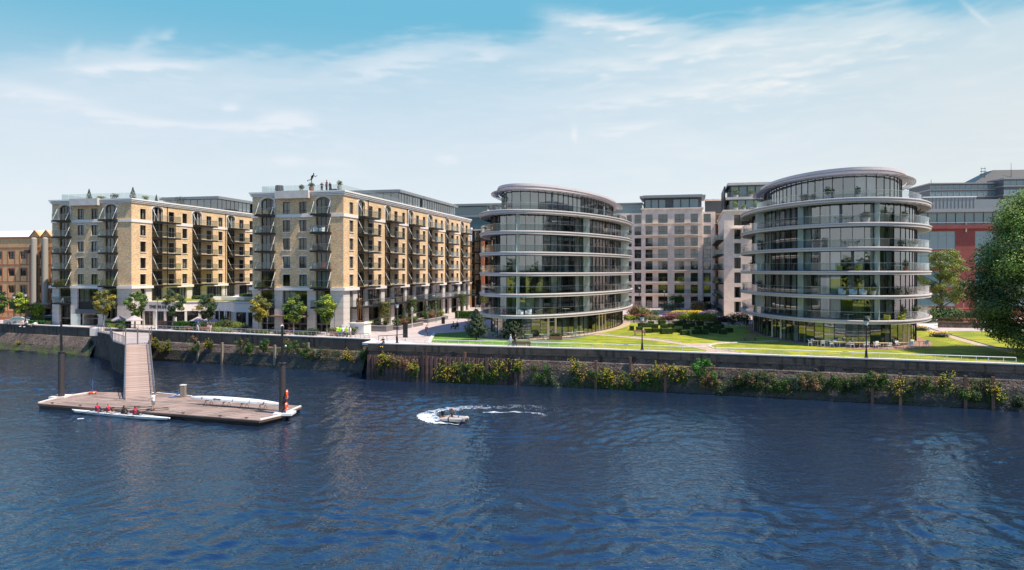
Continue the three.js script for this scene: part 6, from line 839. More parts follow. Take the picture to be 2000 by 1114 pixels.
bed(1366, 614, 4.6, 4.2, [0.24, 0.16, 0.07], 'orange leaved small tree before the stone building', { s: 0.32, n: 520 }); bed(1312, 610, 7.0, 3.0, GREEN, 'long dark mound before the stone building'); bed(1385, 612, 3.2, 3.4, DARK, 'dark shrub by the shaded recess of the stone building');
for (const [px, lab] of [[1313, 'left one of two small lollipop trees before the stone building'], [1327, 'right one of two small lollipop trees before the stone building']]) { const [x, d] = plantAt(px, 196), r = rng(px), t = thing('lollipop_tree', lab, 'tree', V(x, GY, d)); part('trunk', new MB().cyl([0, 0, 0], [0, 2.4, 0], 0.08, 0.06, 6), M.bark, t); part('crown', new Leaves().blob([0, 3.1, 0], [1.1, 1.2, 1.1], 420, 0.24, FRESH.map((v) => v * 0.7), r).geo(), M.leaf, t); }
// hedge cubes
{
  const r = rng(66), proto = []; for (let v = 0; v < 4; v++) { const lv = new Leaves(); for (let k = 0; k < 700; k++) { const f = Math.floor(r() * 5), a = r() - 0.5, b = r(), o = (r() - 0.5) * 0.04; const P = f === 0 ? [a, 1 + o, b - 0.5, 0, 1, 0] : f === 1 ? [a, b, 0.5 + o, 0, 0, 1] : f === 2 ? [a, b, -0.5 - o, 0, 0, -1] : f === 3 ? [0.5 + o, b, a, 1, 0, 0] : [-0.5 - o, b, a, -1, 0, 0]; lv.add(P[0], P[1], P[2], P[3] + (r() - 0.5) * 1.1, P[4] + (r() - 0.5) * 1.1, P[5] + (r() - 0.5) * 1.1, 0.10, mul([0.055, 0.095, 0.018], 0.6 + 0.8 * r()), r); } proto.push(lv.geo()); }
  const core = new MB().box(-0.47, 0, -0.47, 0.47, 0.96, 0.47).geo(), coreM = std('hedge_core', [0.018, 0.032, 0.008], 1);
  const Q = [[270, 435, 60, 'first', 1], [385, 445, 90], [520, 470, 100], [645, 465, 120], [793, 487, 170], [912, 465, 55], [985, 462, 70], [1075, 503, 118], [1240, 490, 110], [1362, 492, 112], [1500, 470, 100], [1645, 487, 108], [1742, 460, 80], [470, 387, 200], [725, 353, 95], [620, 415, 90], [760, 412, 110], [862, 390, 80], [975, 362, 170], [1040, 344, 90], [1092, 410, 90], [1180, 380, 80], [1270, 432, 90], [1300, 362, 95], [1405, 420, 90], [1450, 375, 90], [1560, 432, 90], [1610, 395, 90], [1560, 352, 100], [560, 365, 80]];
  Q.sort((p, q) => p[1] - q[1]); const rowsH = ['farthest row', 'second row from the back', 'middle row', 'second row from the front', 'front row'], rowOf = (y) => y < 366 ? 0 : y < 400 ? 1 : y < 438 ? 2 : y < 476 ? 3 : 4, ord = ['first', 'second', 'third', 'fourth', 'fifth', 'sixth', 'seventh', 'eighth', 'ninth', 'tenth'], hedgeName = (x, y) => { const same = Q.filter((q) => rowOf(q[1]) === rowOf(y)).map((q) => q[0]).sort((a, b) => a - b); return ord[same.indexOf(x)] + ' from left in the ' + rowsH[rowOf(y)]; };
  Q.forEach(([zx, zy, w, q3], i) => { const [x, d] = G(1200 + zx / 7.69, 590 + zy / 7.69), W = w / 7.69 / FOC * d; const t = thing('hedge_cube', q3 ? 'small clipped hedge cube standing apart beside the central tower' : 'clipped box hedge on the lawn, ' + hedgeName(zx, zy), 'hedge', V(x, GY, d + 0.6), -0.1 + 0.2 * r(), i === Q.findIndex((q) => q[3]) ? undefined : 'clipped box hedges on the garden lawn'); t.scale.set(W, 0.62 + 0.35 * r(), 1.1 + 0.4 * r()); part('hedge_core', core, coreM, t); part('foliage', proto[i % 4], M.hedge, t); });
}
// flower patches at the right path, long dark hedge behind
for (const [px, py, w, lab] of [[1798, 646, 3.6, 'yellow and purple flower patch beside the right tower'], [1838, 659, 3.4, 'purple and yellow flower patch on the lawn by the curving path']]) { const [x, d] = G(px, py), t = shrub('flower_patch', lab, x, GY, d, [w / 2, 0.4, w * 0.38], GREEN, { flower: PURPLE, fn: 260, cat: 'flower bed' }); const r = rng(px), fl = new Leaves(); for (let k = 0; k < 240; k++) fl.add((r() - 0.6) * w * 0.8, 0.6 + 0.3 * r(), (r() - 0.8) * w * 0.4, r() - 0.5, 1, r() - 0.5, 0.2, mul(YEL, 0.8 + 0.5 * r()), r); part('flowers', fl.geo(), M.petals, t).userData.kind = 'stuff'; }
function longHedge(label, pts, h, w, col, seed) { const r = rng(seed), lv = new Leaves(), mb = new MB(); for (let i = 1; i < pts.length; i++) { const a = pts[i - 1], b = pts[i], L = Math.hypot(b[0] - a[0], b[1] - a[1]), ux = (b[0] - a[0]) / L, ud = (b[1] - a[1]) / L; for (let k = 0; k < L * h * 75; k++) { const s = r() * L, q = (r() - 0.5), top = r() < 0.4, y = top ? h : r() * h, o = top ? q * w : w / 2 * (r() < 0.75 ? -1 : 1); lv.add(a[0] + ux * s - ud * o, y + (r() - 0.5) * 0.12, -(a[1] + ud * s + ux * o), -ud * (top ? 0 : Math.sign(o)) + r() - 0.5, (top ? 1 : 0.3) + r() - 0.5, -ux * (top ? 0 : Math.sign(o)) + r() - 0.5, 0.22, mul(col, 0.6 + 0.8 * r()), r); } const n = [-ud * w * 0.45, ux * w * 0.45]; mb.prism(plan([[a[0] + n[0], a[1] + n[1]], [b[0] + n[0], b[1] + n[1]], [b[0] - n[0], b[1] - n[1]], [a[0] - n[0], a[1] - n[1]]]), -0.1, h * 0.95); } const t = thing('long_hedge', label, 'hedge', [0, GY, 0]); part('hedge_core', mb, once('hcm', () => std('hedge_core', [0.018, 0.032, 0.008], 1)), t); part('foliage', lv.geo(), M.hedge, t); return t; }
longHedge('long dark clipped hedge in front of the red boundary wall', [plantAt(1826, 160), plantAt(1960, 158)], 1.5, 1.2, DARK, 501);
longHedge('low brown hedge above the dark brick garden wall', [plantAt(1834, 140), plantAt(1880, 139)], 1.5, 1.4, RUST.map((v, i) => v * [0.4, 0.6, 0.5][i]), 502);
longHedge('clipped olive hedge behind the river wall by the orange office', [plantAt(52, 147), plantAt(94, 144)], 1.3, 1.4, OLIVE, 503);
longHedge('bright green low hedge nearest the river wall by the orange office', [plantAt(54, 143.5), plantAt(94, 141)], 0.8, 1.2, [0.03, 0.12, 0.03], 504);
longHedge('dark hedge before the white garage entrance', [plantAt(210, 134.5), plantAt(250, 132)], 1.5, 1.2, GREEN, 505);
longHedge('fresh green hedge before the restaurant windows', [plantAt(344, 131), plantAt(374, 129.8)], 1.5, 1.6, FRESH.map((v) => v * 0.55), 506);
longHedge('second fresh green hedge beneath the pale parasols', [plantAt(376, 130), plantAt(404, 128.6)], 1.3, 1.6, FRESH.map((v) => v * 0.5), 507);
longHedge('green roof hedge on the restaurant pavilion', [[-53.4, 146.5], [-47.0, 144.5]], 1.1, 1.6, GREEN, 508).position.y = 9.5;
longHedge('low roof hedge behind the left restaurant lettering', [[-63.5, 147.8], [-55.5, 147]], 0.7, 1.4, GREEN, 509).position.y = 9.5;
// mixed shrubs along the promenade and in the plaza planters
[[418, 129, 3, 2.0, OLIVE, 'olive shrub in the sloping bed right of the parasols'], [434, 128.5, 3, 2.4, GREEN, 'green shrub in the middle of the sloping bed'], [450, 128, 3.2, 2.6, OLIVE, 'tall olive shrub in the sloping bed under the right lettering'], [466, 127, 3, 2.1, LIME, 'lime shrub at the top of the sloping bed'], [480, 126, 2.6, 1.5, OLIVE, 'low shrub beside the golden street tree'], [427, 125.8, 3.2, 1.2, LIME, 'pale variegated ground shrub at the promenade rail'], [446, 124.6, 3.0, 1.1, LIME, 'second pale variegated shrub at the promenade rail'], [496, 121.5, 3, 1.0, BLUEG, 'low blue green shrub at the rail before the central block'], [515, 121, 3, 1.0, GREEN, 'low green shrub left of the white shirted man'], [548, 120, 3, 1.1, BLUEG, 'low blue green shrub right of the white shirted man'], [590, 119.4, 3.2, 1.0, GREEN, 'low green shrub under the bright street trees'], [612, 119, 2.6, 1.6, DARK, 'dark spiky shrub before the central block entrance'], [655, 119.5, 2.8, 1.6, OLIVE, 'olive shrub behind the workers in yellow vests'], [672, 119.5, 2.6, 1.6, GOLDEN, 'golden shrub behind the white placard'], [690, 120.5, 2.0, 1.5, OLIVE, 'olive shrub at the foot of the corner pier'], [222, 133, 2.6, 1.2, LIME, 'yellow flowering shrub beside the left parasol'], [240, 130.5, 2.6, 1.2, GREEN, 'green shrub left of the gangway gate'], [352, 127, 2.4, 0.8, GREEN, 'low green shrub at the rail before the restaurant'], [440, 133.5, 2, 3, GREEN, 'climbing plant on the white posts by the restaurant']].forEach(([px, d, w, h, col, lab]) => { const [x] = plantAt(px, d); shrub('promenade_shrub', lab, x, GY, d, [w / 2, h / 2, w / 2.4], col, {}); });
const planterBox = (label, px, py, w, dp, h, turn, plants) => { const [x, d] = G(px, py), t = thing('planter', label, 'planter', V(x, GY, d), turn); part('box', new MB().box(-w / 2, 0, -dp / 2, w / 2, h, dp / 2), M.planter, t); part('rim', new MB().box(-w / 2 - 0.05, h, -dp / 2 - 0.05, w / 2 + 0.05, h + 0.08, dp / 2 + 0.05), M.fascia, t); part('soil', new MB().box(-w / 2 + 0.15, h + 0.082, -dp / 2 + 0.15, w / 2 - 0.15, h + 0.1, dp / 2 - 0.15), M.soil, t); plants.forEach(([u, v, s, hh, col, lab]) => { const c = Math.cos(turn), q = Math.sin(turn); shrub('planter_shrub', lab, x + u * c + v * q, GY + h + 0.05, d + u * q - v * c, [s / 2, hh / 2, s / 2], col, {}); }); };
planterBox('large grey planter nearest the bronze statue', 739, 646.5, 4.2, 3.0, 0.95, -0.235, [[-1.3, 0.2, 1.5, 1.0, LIME, 'lime plant at the left of the large grey planter'], [0.2, 0.3, 1.8, 0.9, DARK, 'dark plant in the middle of the large grey planter'], [1.3, -0.4, 1.7, 1.3, OLIVE, 'olive plant at the right of the large grey planter']]);
planterBox('long grey planter along the plaza by the second clipped tree', 792, 640, 2.4, 12, 0.6, -0.235, [[0, 4, 2.2, 1.6, GREEN, 'green shrub at the near end of the long planter'], [0, 1, 2.2, 1.4, RUST, 'rust shrub in the long planter'], [0, -2, 2.2, 1.7, OLIVE, 'olive shrub in the middle of the long planter'], [0, -4.6, 2.2, 1.4, GREEN, 'green shrub at the far end of the long planter']]);
planterBox('grey planter along the plaza by the third clipped tree', 846, 626.5, 2.2, 13, 0.6, -0.235, [[0, 4.6, 2.4, 2.0, GREEN, 'round green shrub at the near end of the third planter'], [0, 1.4, 2.4, 1.7, RUST, 'rust tinted shrub in the third planter'], [0, -2, 2.4, 1.8, OLIVE, 'olive shrub in the third planter'], [0, -5, 2.4, 1.5, LIME, 'lime shrub at the far end of the third planter']]);
for (const [px, d, h, lab] of [[788, 141, 3.0, 'dark cone topiary beside the plaza totem'], [831, 158, 3.6, 'left one of two dark cone topiaries in the plaza'], [838, 157, 3.3, 'right one of two dark cone topiaries in the plaza']]) { const r = rng(px), [x] = plantAt(px, d), t = thing('cone_topiary', lab, 'shrub', V(x, GY + 0.5, d)), lv = new Leaves(); for (let k = 0; k < 700; k++) { const q = r(), a = r() * 6.283, R = 0.75 * (1 - q) + 0.04; lv.add(Math.cos(a) * R, q * h, Math.sin(a) * R, Math.cos(a) + r() - 0.5, 0.4, Math.sin(a) + r() - 0.5, 0.2, mul(DARK, 0.6 + 0.8 * r()), r); } part('foliage', lv.geo(), M.leaf, t); part('stem', new MB().cyl([0, -0.5, 0], [0, h * 0.9, 0], 0.06, 0.02, 5), M.bark, t); }
{ const [x, d] = G(918, 622), t = longHedge('bright hedge beyond the white cone at the end of the plaza', [[x - 3, d], [x + 5, d - 3]], 1.6, 1.5, FRESH.map((v) => v * 0.5), 510); }
// two pines on the lawn
[[930, 110.5, 4.6, 3.7, 'broad dark pine on the lawn left of the strolling walkers'], [1001, 112.5, 4.2, 3.6, 'dark pine on the lawn before the central tower terrace']].forEach(([px, d, H, w, lab], i) => {
  const r = rng(600 + i), [x] = plantAt(px, d), t = thing('pine_tree', lab, 'tree', V(x, GY, d)), lv = new Leaves(), tk = new MB(); tk.tube([[0, -0.1, 0], [0.05, H * 0.5, 0], [0, H * 0.93, 0]], [0.12, 0.08, 0.02], 7);
  for (let k = 0; k < 90; k++) { const q = Math.pow((k + r()) / 90, 0.9), a = k * 2.39996, prof = q < 0.3 ? lerp(0.85, 1, q / 0.3) : Math.pow((1 - q) / 0.7, 0.75), R = w / 2 * prof * (0.7 + 0.4 * r()), y = H * (0.12 + 0.86 * q), c = [Math.cos(a) * R, y + R * 0.18, Math.sin(a) * R]; tk.cyl([0, y - 0.2, 0], c, 0.03, 0.01, 4, false); for (let j = 0; j < 85; j++) { const s = Math.pow(r(), 0.6), e = (v) => v * lerp(0.35, 1.06, s) + (r() - 0.5) * 0.42; const p = [e(c[0]), lerp(y - 0.1, c[1], s) + (r() - 0.4) * 0.45, e(c[2])]; lv.add(p[0], p[1], p[2], c[0] + r() - 0.5, 0.8 + r(), c[2] + r() - 0.5, 0.17, mul(r() < 0.25 ? [0.06, 0.10, 0.05] : [0.026, 0.052, 0.022], 0.6 + 0.9 * r()), r); } }
  part('trunk', tk, M.bark, t); part('crown', lv.geo(), M.leaf, t);
});
// the great tree at the right edge and the golden one behind the tower
{
  const r = rng(700), t = thing('riverside_tree', 'huge dark spreading tree at the right edge of the lawn', 'tree', V(66.6, GY, 91)), lv = new Leaves(), tk = new MB(); tk.tube([[0, -0.3, 0], [0.3, 3, 0.2], [0, 7, 0], [0.4, 12, 0.3], [0.2, 17, 0]], [0.75, 0.55, 0.42, 0.26, 0.08], 12);
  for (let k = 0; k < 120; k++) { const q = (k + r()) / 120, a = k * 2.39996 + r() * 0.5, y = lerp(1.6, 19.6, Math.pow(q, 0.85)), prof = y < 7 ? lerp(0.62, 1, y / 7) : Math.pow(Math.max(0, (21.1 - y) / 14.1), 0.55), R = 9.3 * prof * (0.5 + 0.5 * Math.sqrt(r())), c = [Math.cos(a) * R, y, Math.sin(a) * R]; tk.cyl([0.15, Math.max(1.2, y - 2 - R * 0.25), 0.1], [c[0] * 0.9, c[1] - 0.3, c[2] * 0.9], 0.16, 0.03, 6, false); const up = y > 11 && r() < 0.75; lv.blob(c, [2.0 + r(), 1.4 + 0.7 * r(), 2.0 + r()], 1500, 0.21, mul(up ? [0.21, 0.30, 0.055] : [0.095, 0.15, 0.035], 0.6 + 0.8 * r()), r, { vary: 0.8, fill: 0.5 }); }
  part('trunk', tk, M.bark, t); part('crown', lv.geo(), M.leaf, t);
  const [x] = plantAt(1838, 152), t2 = thing('golden_tree', 'loose golden green tree right behind the right tower', 'tree', V(x, GY, 152)), l2 = new Leaves(), k2 = new MB(); k2.tube([[0, -0.2, 0], [0.2, 4, 0], [-0.3, 8, 0.2], [0, 12.5, 0]], [0.35, 0.25, 0.16, 0.05], 9);
  for (let k = 0; k < 46; k++) { const a = k * 2.4, y = lerp(4.2, 14.2, (k + r()) / 46), prof = Math.sin(clamp((y - 2.5) / 12.6) * Math.PI) ** 0.6, R = 4.9 * prof * Math.sqrt(r()), c = [Math.cos(a) * R + 0.4, y, Math.sin(a) * R]; k2.cyl([0, Math.max(2.5, y - 2.2), 0], c, 0.09, 0.02, 5, false); l2.blob(c, [1.15 + r() * 0.5, 0.8, 1.15 + r() * 0.5], 380, 0.23, mul(r() < 0.5 ? [0.25, 0.29, 0.04] : [0.16, 0.21, 0.04], 0.8 + 0.4 * r()), r, { vary: 0.7 }); }
  part('trunk', k2, M.bark, t2); part('crown', l2.geo(), M.leaf, t2);
  [[1812, 148, 6, 4.4, GREEN, 'green shrub at the foot of the golden tree'], [1838, 150, 6.4, 4.0, [0.05, 0.12, 0.03], 'fresh green shrub under the golden tree'], [1862, 153, 5, 3.6, GREEN, 'green shrub right of the golden tree']].forEach(([px, d, w, h, col, lab]) => { const [sx] = plantAt(px, d); shrub('tall_shrub', lab, sx, GY, d, [w / 2, h / 2, w / 2.4], col, { s: 0.3, n: 500 }); });
}
// weeds growing out of the river walls
function wallPlant(label, px, py, w, h, kind, W0) {
  const seed = Math.round(px * 7), r = rng(seed), [wx, wd, dx, dd] = wallAt(W0, px), y = EYE - (py - 528) / FOC * wd; const t = thing('wall_plant', label, 'wall plant', [wx + dd * 0.5, y, -(wd - dx * 0.5)], Math.atan2(dd, dx)), lv = new Leaves(), fl = new Leaves(), st = new MB();
  w *= 0.75 + 0.5 * r(); h *= 0.75 + 0.5 * r(); const K = { g: [mul(GREEN, 1.2), FRESH.map((v) => v * 0.6)], y: [mul(GREEN, 1.25), OLIVE], b: [[0.09, 0.30, 0.02], [0.06, 0.22, 0.02]], d: [DRY, OLIVE], s: [BLUEG, [0.12, 0.16, 0.11]], m: [DARK, GREEN] }[kind], n = Math.round(7 + w * 3.2), dens = kind === 'b' ? 130 : 100;
  for (let k = 0; k < n; k++) { const u = (r() - 0.5) * w * 0.85, v = (r() - 0.5) * h * 0.75, o = 0.25 + 0.5 * r(); st.cyl([u * 0.5, v - 0.25 * h, -0.3], [u, v, o], 0.02, 0.008, 4, false); lv.blob([u, v, o], [0.34 + 0.18 * r(), 0.38 + 0.2 * r(), 0.34], dens, 0.125, mul(r() < 0.12 ? DRY : K[r() < 0.65 ? 0 : 1], 0.55 + 0.8 * r()), r, { vary: 0.9, fill: 0.6 }); if (kind === 'y') for (let j = 0; j < 4; j++) { const a = u + (r() - 0.5) * 1.1, b = v + 0.05 + (r() - 0.35) * 1.0; for (let q = 0; q < 2; q++) fl.add(a + (r() - 0.5) * 0.16, b + (r() - 0.5) * 0.12, o + 0.2 + 0.25 * r(), r() - 0.5, 0.6, 0.8, 0.10, mul(YEL, 0.4 + 0.5 * r()), r); } }
  // a few trailing shoots
  for (let k = 0; k < n; k++) { const u = (r() - 0.5) * w; for (let j = 0; j < 16; j++) lv.add(u + (r() - 0.5) * 0.2, -h * 0.3 - r() * h * 0.38, 0.2 + 0.2 * r(), r() - 0.5, r(), 1, 0.16, mul(K[0], 0.5 + 0.7 * r()), r); }
  part('foliage', lv.geo(), M.leaf, t); part('stems', st, M.bark, t); if (fl.p.length) part('flowers', fl.geo(), M.petals, t).userData.kind = 'stuff'; return t;
}
{
  const L = WL, R = WR;
  for (const [px, py, w, h, k, W0, lab] of [
    [47, 674, 1.6, 1.5, 'y', L, 'small yellow flowered weed alone on the mossy wall at the left'], [186, 672, 0.9, 2.4, 'm', L, 'thin climbing weed at the landing corner'], [308, 668, 2.6, 2.6, 'y', L, 'yellow flowered weed right beside the gangway handrail'], [331, 674, 3.0, 1.8, 'y', L, 'trailing yellow weed second from the gangway'], [387, 672, 2.4, 2.8, 'g', L, 'green weed round the first pale fender post'], [416, 670, 1.6, 1.4, 'y', L, 'sparse yellowish weed between two pale fender posts'], [484, 677, 3.0, 2.7, 'g', L, 'big dense green bush hanging on the left river wall'], [526, 672, 1.8, 2.0, 'g', L, 'thin green weed left of the right mooring pile'], [577, 671, 2.8, 1.9, 'g', L, 'rounded green bush right of the right mooring pile'], [605, 682, 2.0, 2.2, 'g', L, 'green bush below the pale post stub'], [629, 693, 2.6, 2.0, 's', L, 'silvery bush low on the left wall'], [691, 695, 2.4, 1.9, 'y', L, 'yellow weed left of the sheet piling corner'], [716, 688, 1.4, 1.8, 'g', L, 'green weed against the sheet piling corner'],
    [760, 699, 2.6, 1.5, 'y', R, 'weed below the man sitting on the wall tip'], [786, 703, 2.6, 2.0, 'd', R, 'brownish weed hanging over the rusty piling'], [747, 714, 0.8, 2.2, 'm', R, 'thin trailing weed by the short corner ladder'], [812, 716, 1.7, 2.4, 'y', R, 'bright yellow weed on the rusty piling left of the ladder'], [868, 722, 2.0, 2.6, 'y', R, 'yellow weed first right of the rusty piling'], [888, 726, 2.2, 2.4, 'y', R, 'yellow and green weed below the dark stub post'], [908, 724, 2.2, 3.0, 'g', R, 'green weed under the dark stub post'], [933, 721, 2.0, 2.4, 'y', R, 'yellow weed between stub post and black ladder'], [956, 730, 2.4, 2.6, 'g', R, 'green bush left of the black ladder'], [979, 716, 2.4, 2.8, 'y', R, 'tall yellow weed touching the black ladder'], [1014, 712, 1.1, 1.4, 'y', R, 'small yellow weed just right of the black ladder'], [1057, 722, 2.2, 2.8, 'g', R, 'tall green bush left of the bare wall below two pines'], [1072, 731, 2.0, 2.2, 's', R, 'silvery bush merging with the tall green bush'], [1088, 752, 1.3, 1.1, 's', R, 'low silvery tuft at the waterline'], [1127, 722, 2.4, 3.0, 'y', R, 'yellow weed clump alone below the central tower'], [1168, 735, 1.6, 2.2, 'g', R, 'green weed on the first dark fender'], [1189, 730, 2.0, 2.4, 'y', R, 'yellow weed right of the first dark fender'], [1207, 740, 2.0, 2.2, 'y', R, 'lower yellow weed left of the riverside lamp'], [1228, 742, 2.0, 2.6, 'g', R, 'green weed directly below the riverside lamp'], [1255, 734, 1.8, 2.4, 'y', R, 'bright yellow weed right of the riverside lamp'], [1277, 736, 2.2, 2.4, 'g', R, 'green bush left of the second dark fender'], [1298, 726, 2.2, 2.8, 'y', R, 'tall yellow weed on the second dark fender'], [1329, 727, 2.2, 1.6, 'y', R, 'pale yellow weed left of the bright green bush'],
    [1376, 716, 2.9, 2.3, 'b', R, 'bright fresh green bush high on the wall below the path fork'], [1382, 740, 1.9, 2.0, 'd', R, 'dry brown weed under the bright fresh bush'], [1401, 742, 1.6, 1.8, 'g', R, 'green weed right of the dry brown weed'], [1409, 762, 1.1, 1.2, 's', R, 'silvery tuft at the water below the path fork'], [1438, 744, 1.8, 1.6, 'm', R, 'thin green weeds right of the path fork'], [1474, 742, 2.0, 1.9, 'm', R, 'sparse weed left below the right tower'], [1520, 748, 2.2, 1.7, 'g', R, 'green weed below the left end of the terrace tables'], [1545, 746, 1.8, 1.9, 's', R, 'grey green weed below the terrace tables'], [1578, 744, 2.0, 1.6, 'd', R, 'reddish weed below the terrace tables'], [1632, 744, 1.9, 1.7, 'g', R, 'round green weed left of the lamp on the right lawn'], [1656, 748, 1.3, 1.8, 'm', R, 'thin dark weed beneath the right lawn lamp'], [1698, 738, 2.2, 1.7, 'g', R, 'green weed just right of the right lawn lamp'], [1722, 742, 2.2, 1.9, 'g', R, 'dense green weed under the right end of the terrace'], [1757, 752, 2.2, 3.2, 'y', R, 'long trailing yellow weed on the right wall'], [1807, 743, 2.2, 1.7, 'g', R, 'leafy green weed below the tree shadow'], [1842, 742, 1.7, 1.9, 'y', R, 'yellow tipped weed below the tree shadow'], [1881, 766, 0.9, 1.5, 'g', R, 'tall tuft of green grass low on the right wall'], [1900, 772, 0.8, 0.9, 'g', R, 'small green tuft low on the right wall'], [1940, 762, 1.4, 1.7, 'y', R, 'yellow weed nearest the right edge'], [1984, 782, 0.9, 0.8, 'm', R, 'tiny dark tuft at the right edge'],
  ]) wallPlant(lab, px, py, w, h, k, W0);
}
// low weeds that nobody could count along the foot of the brick wall
{
  const r = rng(4242), fringe = (W0, a, b, y0, y1, n, out, label) => { const lv = new Leaves(); for (let k = 0; k < n; k++) { const px = lerp(a, b, r()), dens = fbm(px * 0.018 + 3, 1.5, 4); if (dens < 0.43 + 0.24 * r()) continue; const [x, d, dx, dd] = wallAt2(W0, px), y = lerp(y0, y1, Math.pow(r(), 0.8) * (0.5 + dens)), c = [[0.06, 0.11, 0.022], [0.03, 0.06, 0.016], [0.10, 0.11, 0.03], [0.13, 0.08, 0.04]][Math.floor(r() * 3.3)]; for (let j = 0; j < 40; j++) { const o = out(y) + 0.08 + 0.3 * r(), s = (r() - 0.5) * 0.6; lv.add(x + dx * s + dd * o, y + (r() - 0.5) * 0.55, -(d + dd * s - dx * o), dd + r() - 0.5, 0.4 + r() * 0.5, dx + r() - 0.5, 0.115, mul(c, 0.6 + 0.9 * r()), r); } } const o = single('wall_weeds', label, 'weeds', lv.geo(), M.leaf); o.userData.kind = 'stuff'; };
  const wallAt2 = (W0, px) => { const k = (px - 1000) / FOC; for (let i = 1; i < W0.length; i++) { const [ax, ad] = W0[i - 1], [bx, bd] = W0[i], t = (k * ad - ax) / ((bx - ax) - k * (bd - ad)); if (t >= 0 && t <= 1) { const L = Math.hypot(bx - ax, bd - ad); return [lerp(ax, bx, t), lerp(ad, bd, t), (bx - ax) / L, (bd - ad) / L]; } } return [W0[1][0], W0[1][1], 1, 0]; };
  fringe(WR, 862, 1999, 0.9, 2.75, 1500, (y) => lerp(0.5, 0.1, clamp((y - 1) / 2.4)), 'low green weed fringe along the old brick river wall'); fringe(WL, 295, 724, 1.5, 3.2, 420, (y) => lerp(0.9, 0.2, clamp((y - 1.6) / 1.6)), 'low weed fringe along the river wall beyond the pontoon');
}
// the opposite bank behind the photographer, which the glass fronts mirror
{
  struct('opposite_bank', new MB().prism([[-700, 62], [700, 48], [1400, 900], [-1400, 900]], -1, 3.2), M.grass);
  const r = rng(909), lv = new Leaves(); for (let k = 0; k < 70; k++) { const x = -330 + k * 9.6 + r() * 5, z = 74 + r() * 16, H = 12 + r() * 7; for (let j = 0; j < 5; j++) lv.blob([x + (r() - 0.5) * 5, 3.2 + H * (0.35 + 0.5 * r()), z + (r() - 0.5) * 5], [4 + r() * 2, H * 0.3, 4], 120, 1.5, mul(r() < 0.5 ? GREEN : DARK, 0.8 + 0.5 * r()), r); lv.blob([x, 5.5, z], [4.5, 3, 3], 90, 1.4, DARK, r); }
  const o = single('opposite_trees', 'belt of trees on the opposite bank mirrored in the glass towers', 'trees', lv.geo(), M.leaf); o.userData.kind = 'stuff';
}
// pots and plants on roofs and balconies
function potPlant(label, pos, s, h, col, pot, ph = 0.45, round = true) { const r = rng(Math.round(Math.abs(pos[0] * 91 + pos[2] * 37 + pos[1]))), t = thing('potted_plant', label, 'potted plant', pos); part('pot', new MB().cyl([0, 0, 0], [0, ph, 0], s * 0.28, s * 0.38, 12), pot, t); part('soil', new MB().cyl([0, ph - 0.03, 0], [0, ph + 0.004, 0], s * 0.33, s * 0.33, 12), M.soil, t); const lv = new Leaves(); if (round) lv.blob([0, ph + h * 0.5, 0], [s / 2, h / 2, s / 2], 240, 0.17, col, r, { vary: 0.8 }); else for (let k = 0; k < 330; k++) { const q = r(), a = r() * 6.283, R = s / 2 * (1 - q * 0.93); lv.add(Math.cos(a) * R, ph + q * h, Math.sin(a) * R, Math.cos(a) + r() - 0.5, 0.4, Math.sin(a) + r() - 0.5, 0.17, mul(col, 0.6 + 0.8 * r()), r); } part('foliage', lv.geo(), M.leaf, t); part('stem', new MB().cyl([0, ph, 0], [0, ph + h * 0.6, 0], 0.03, 0.02, 5), M.bark, t); return t; }
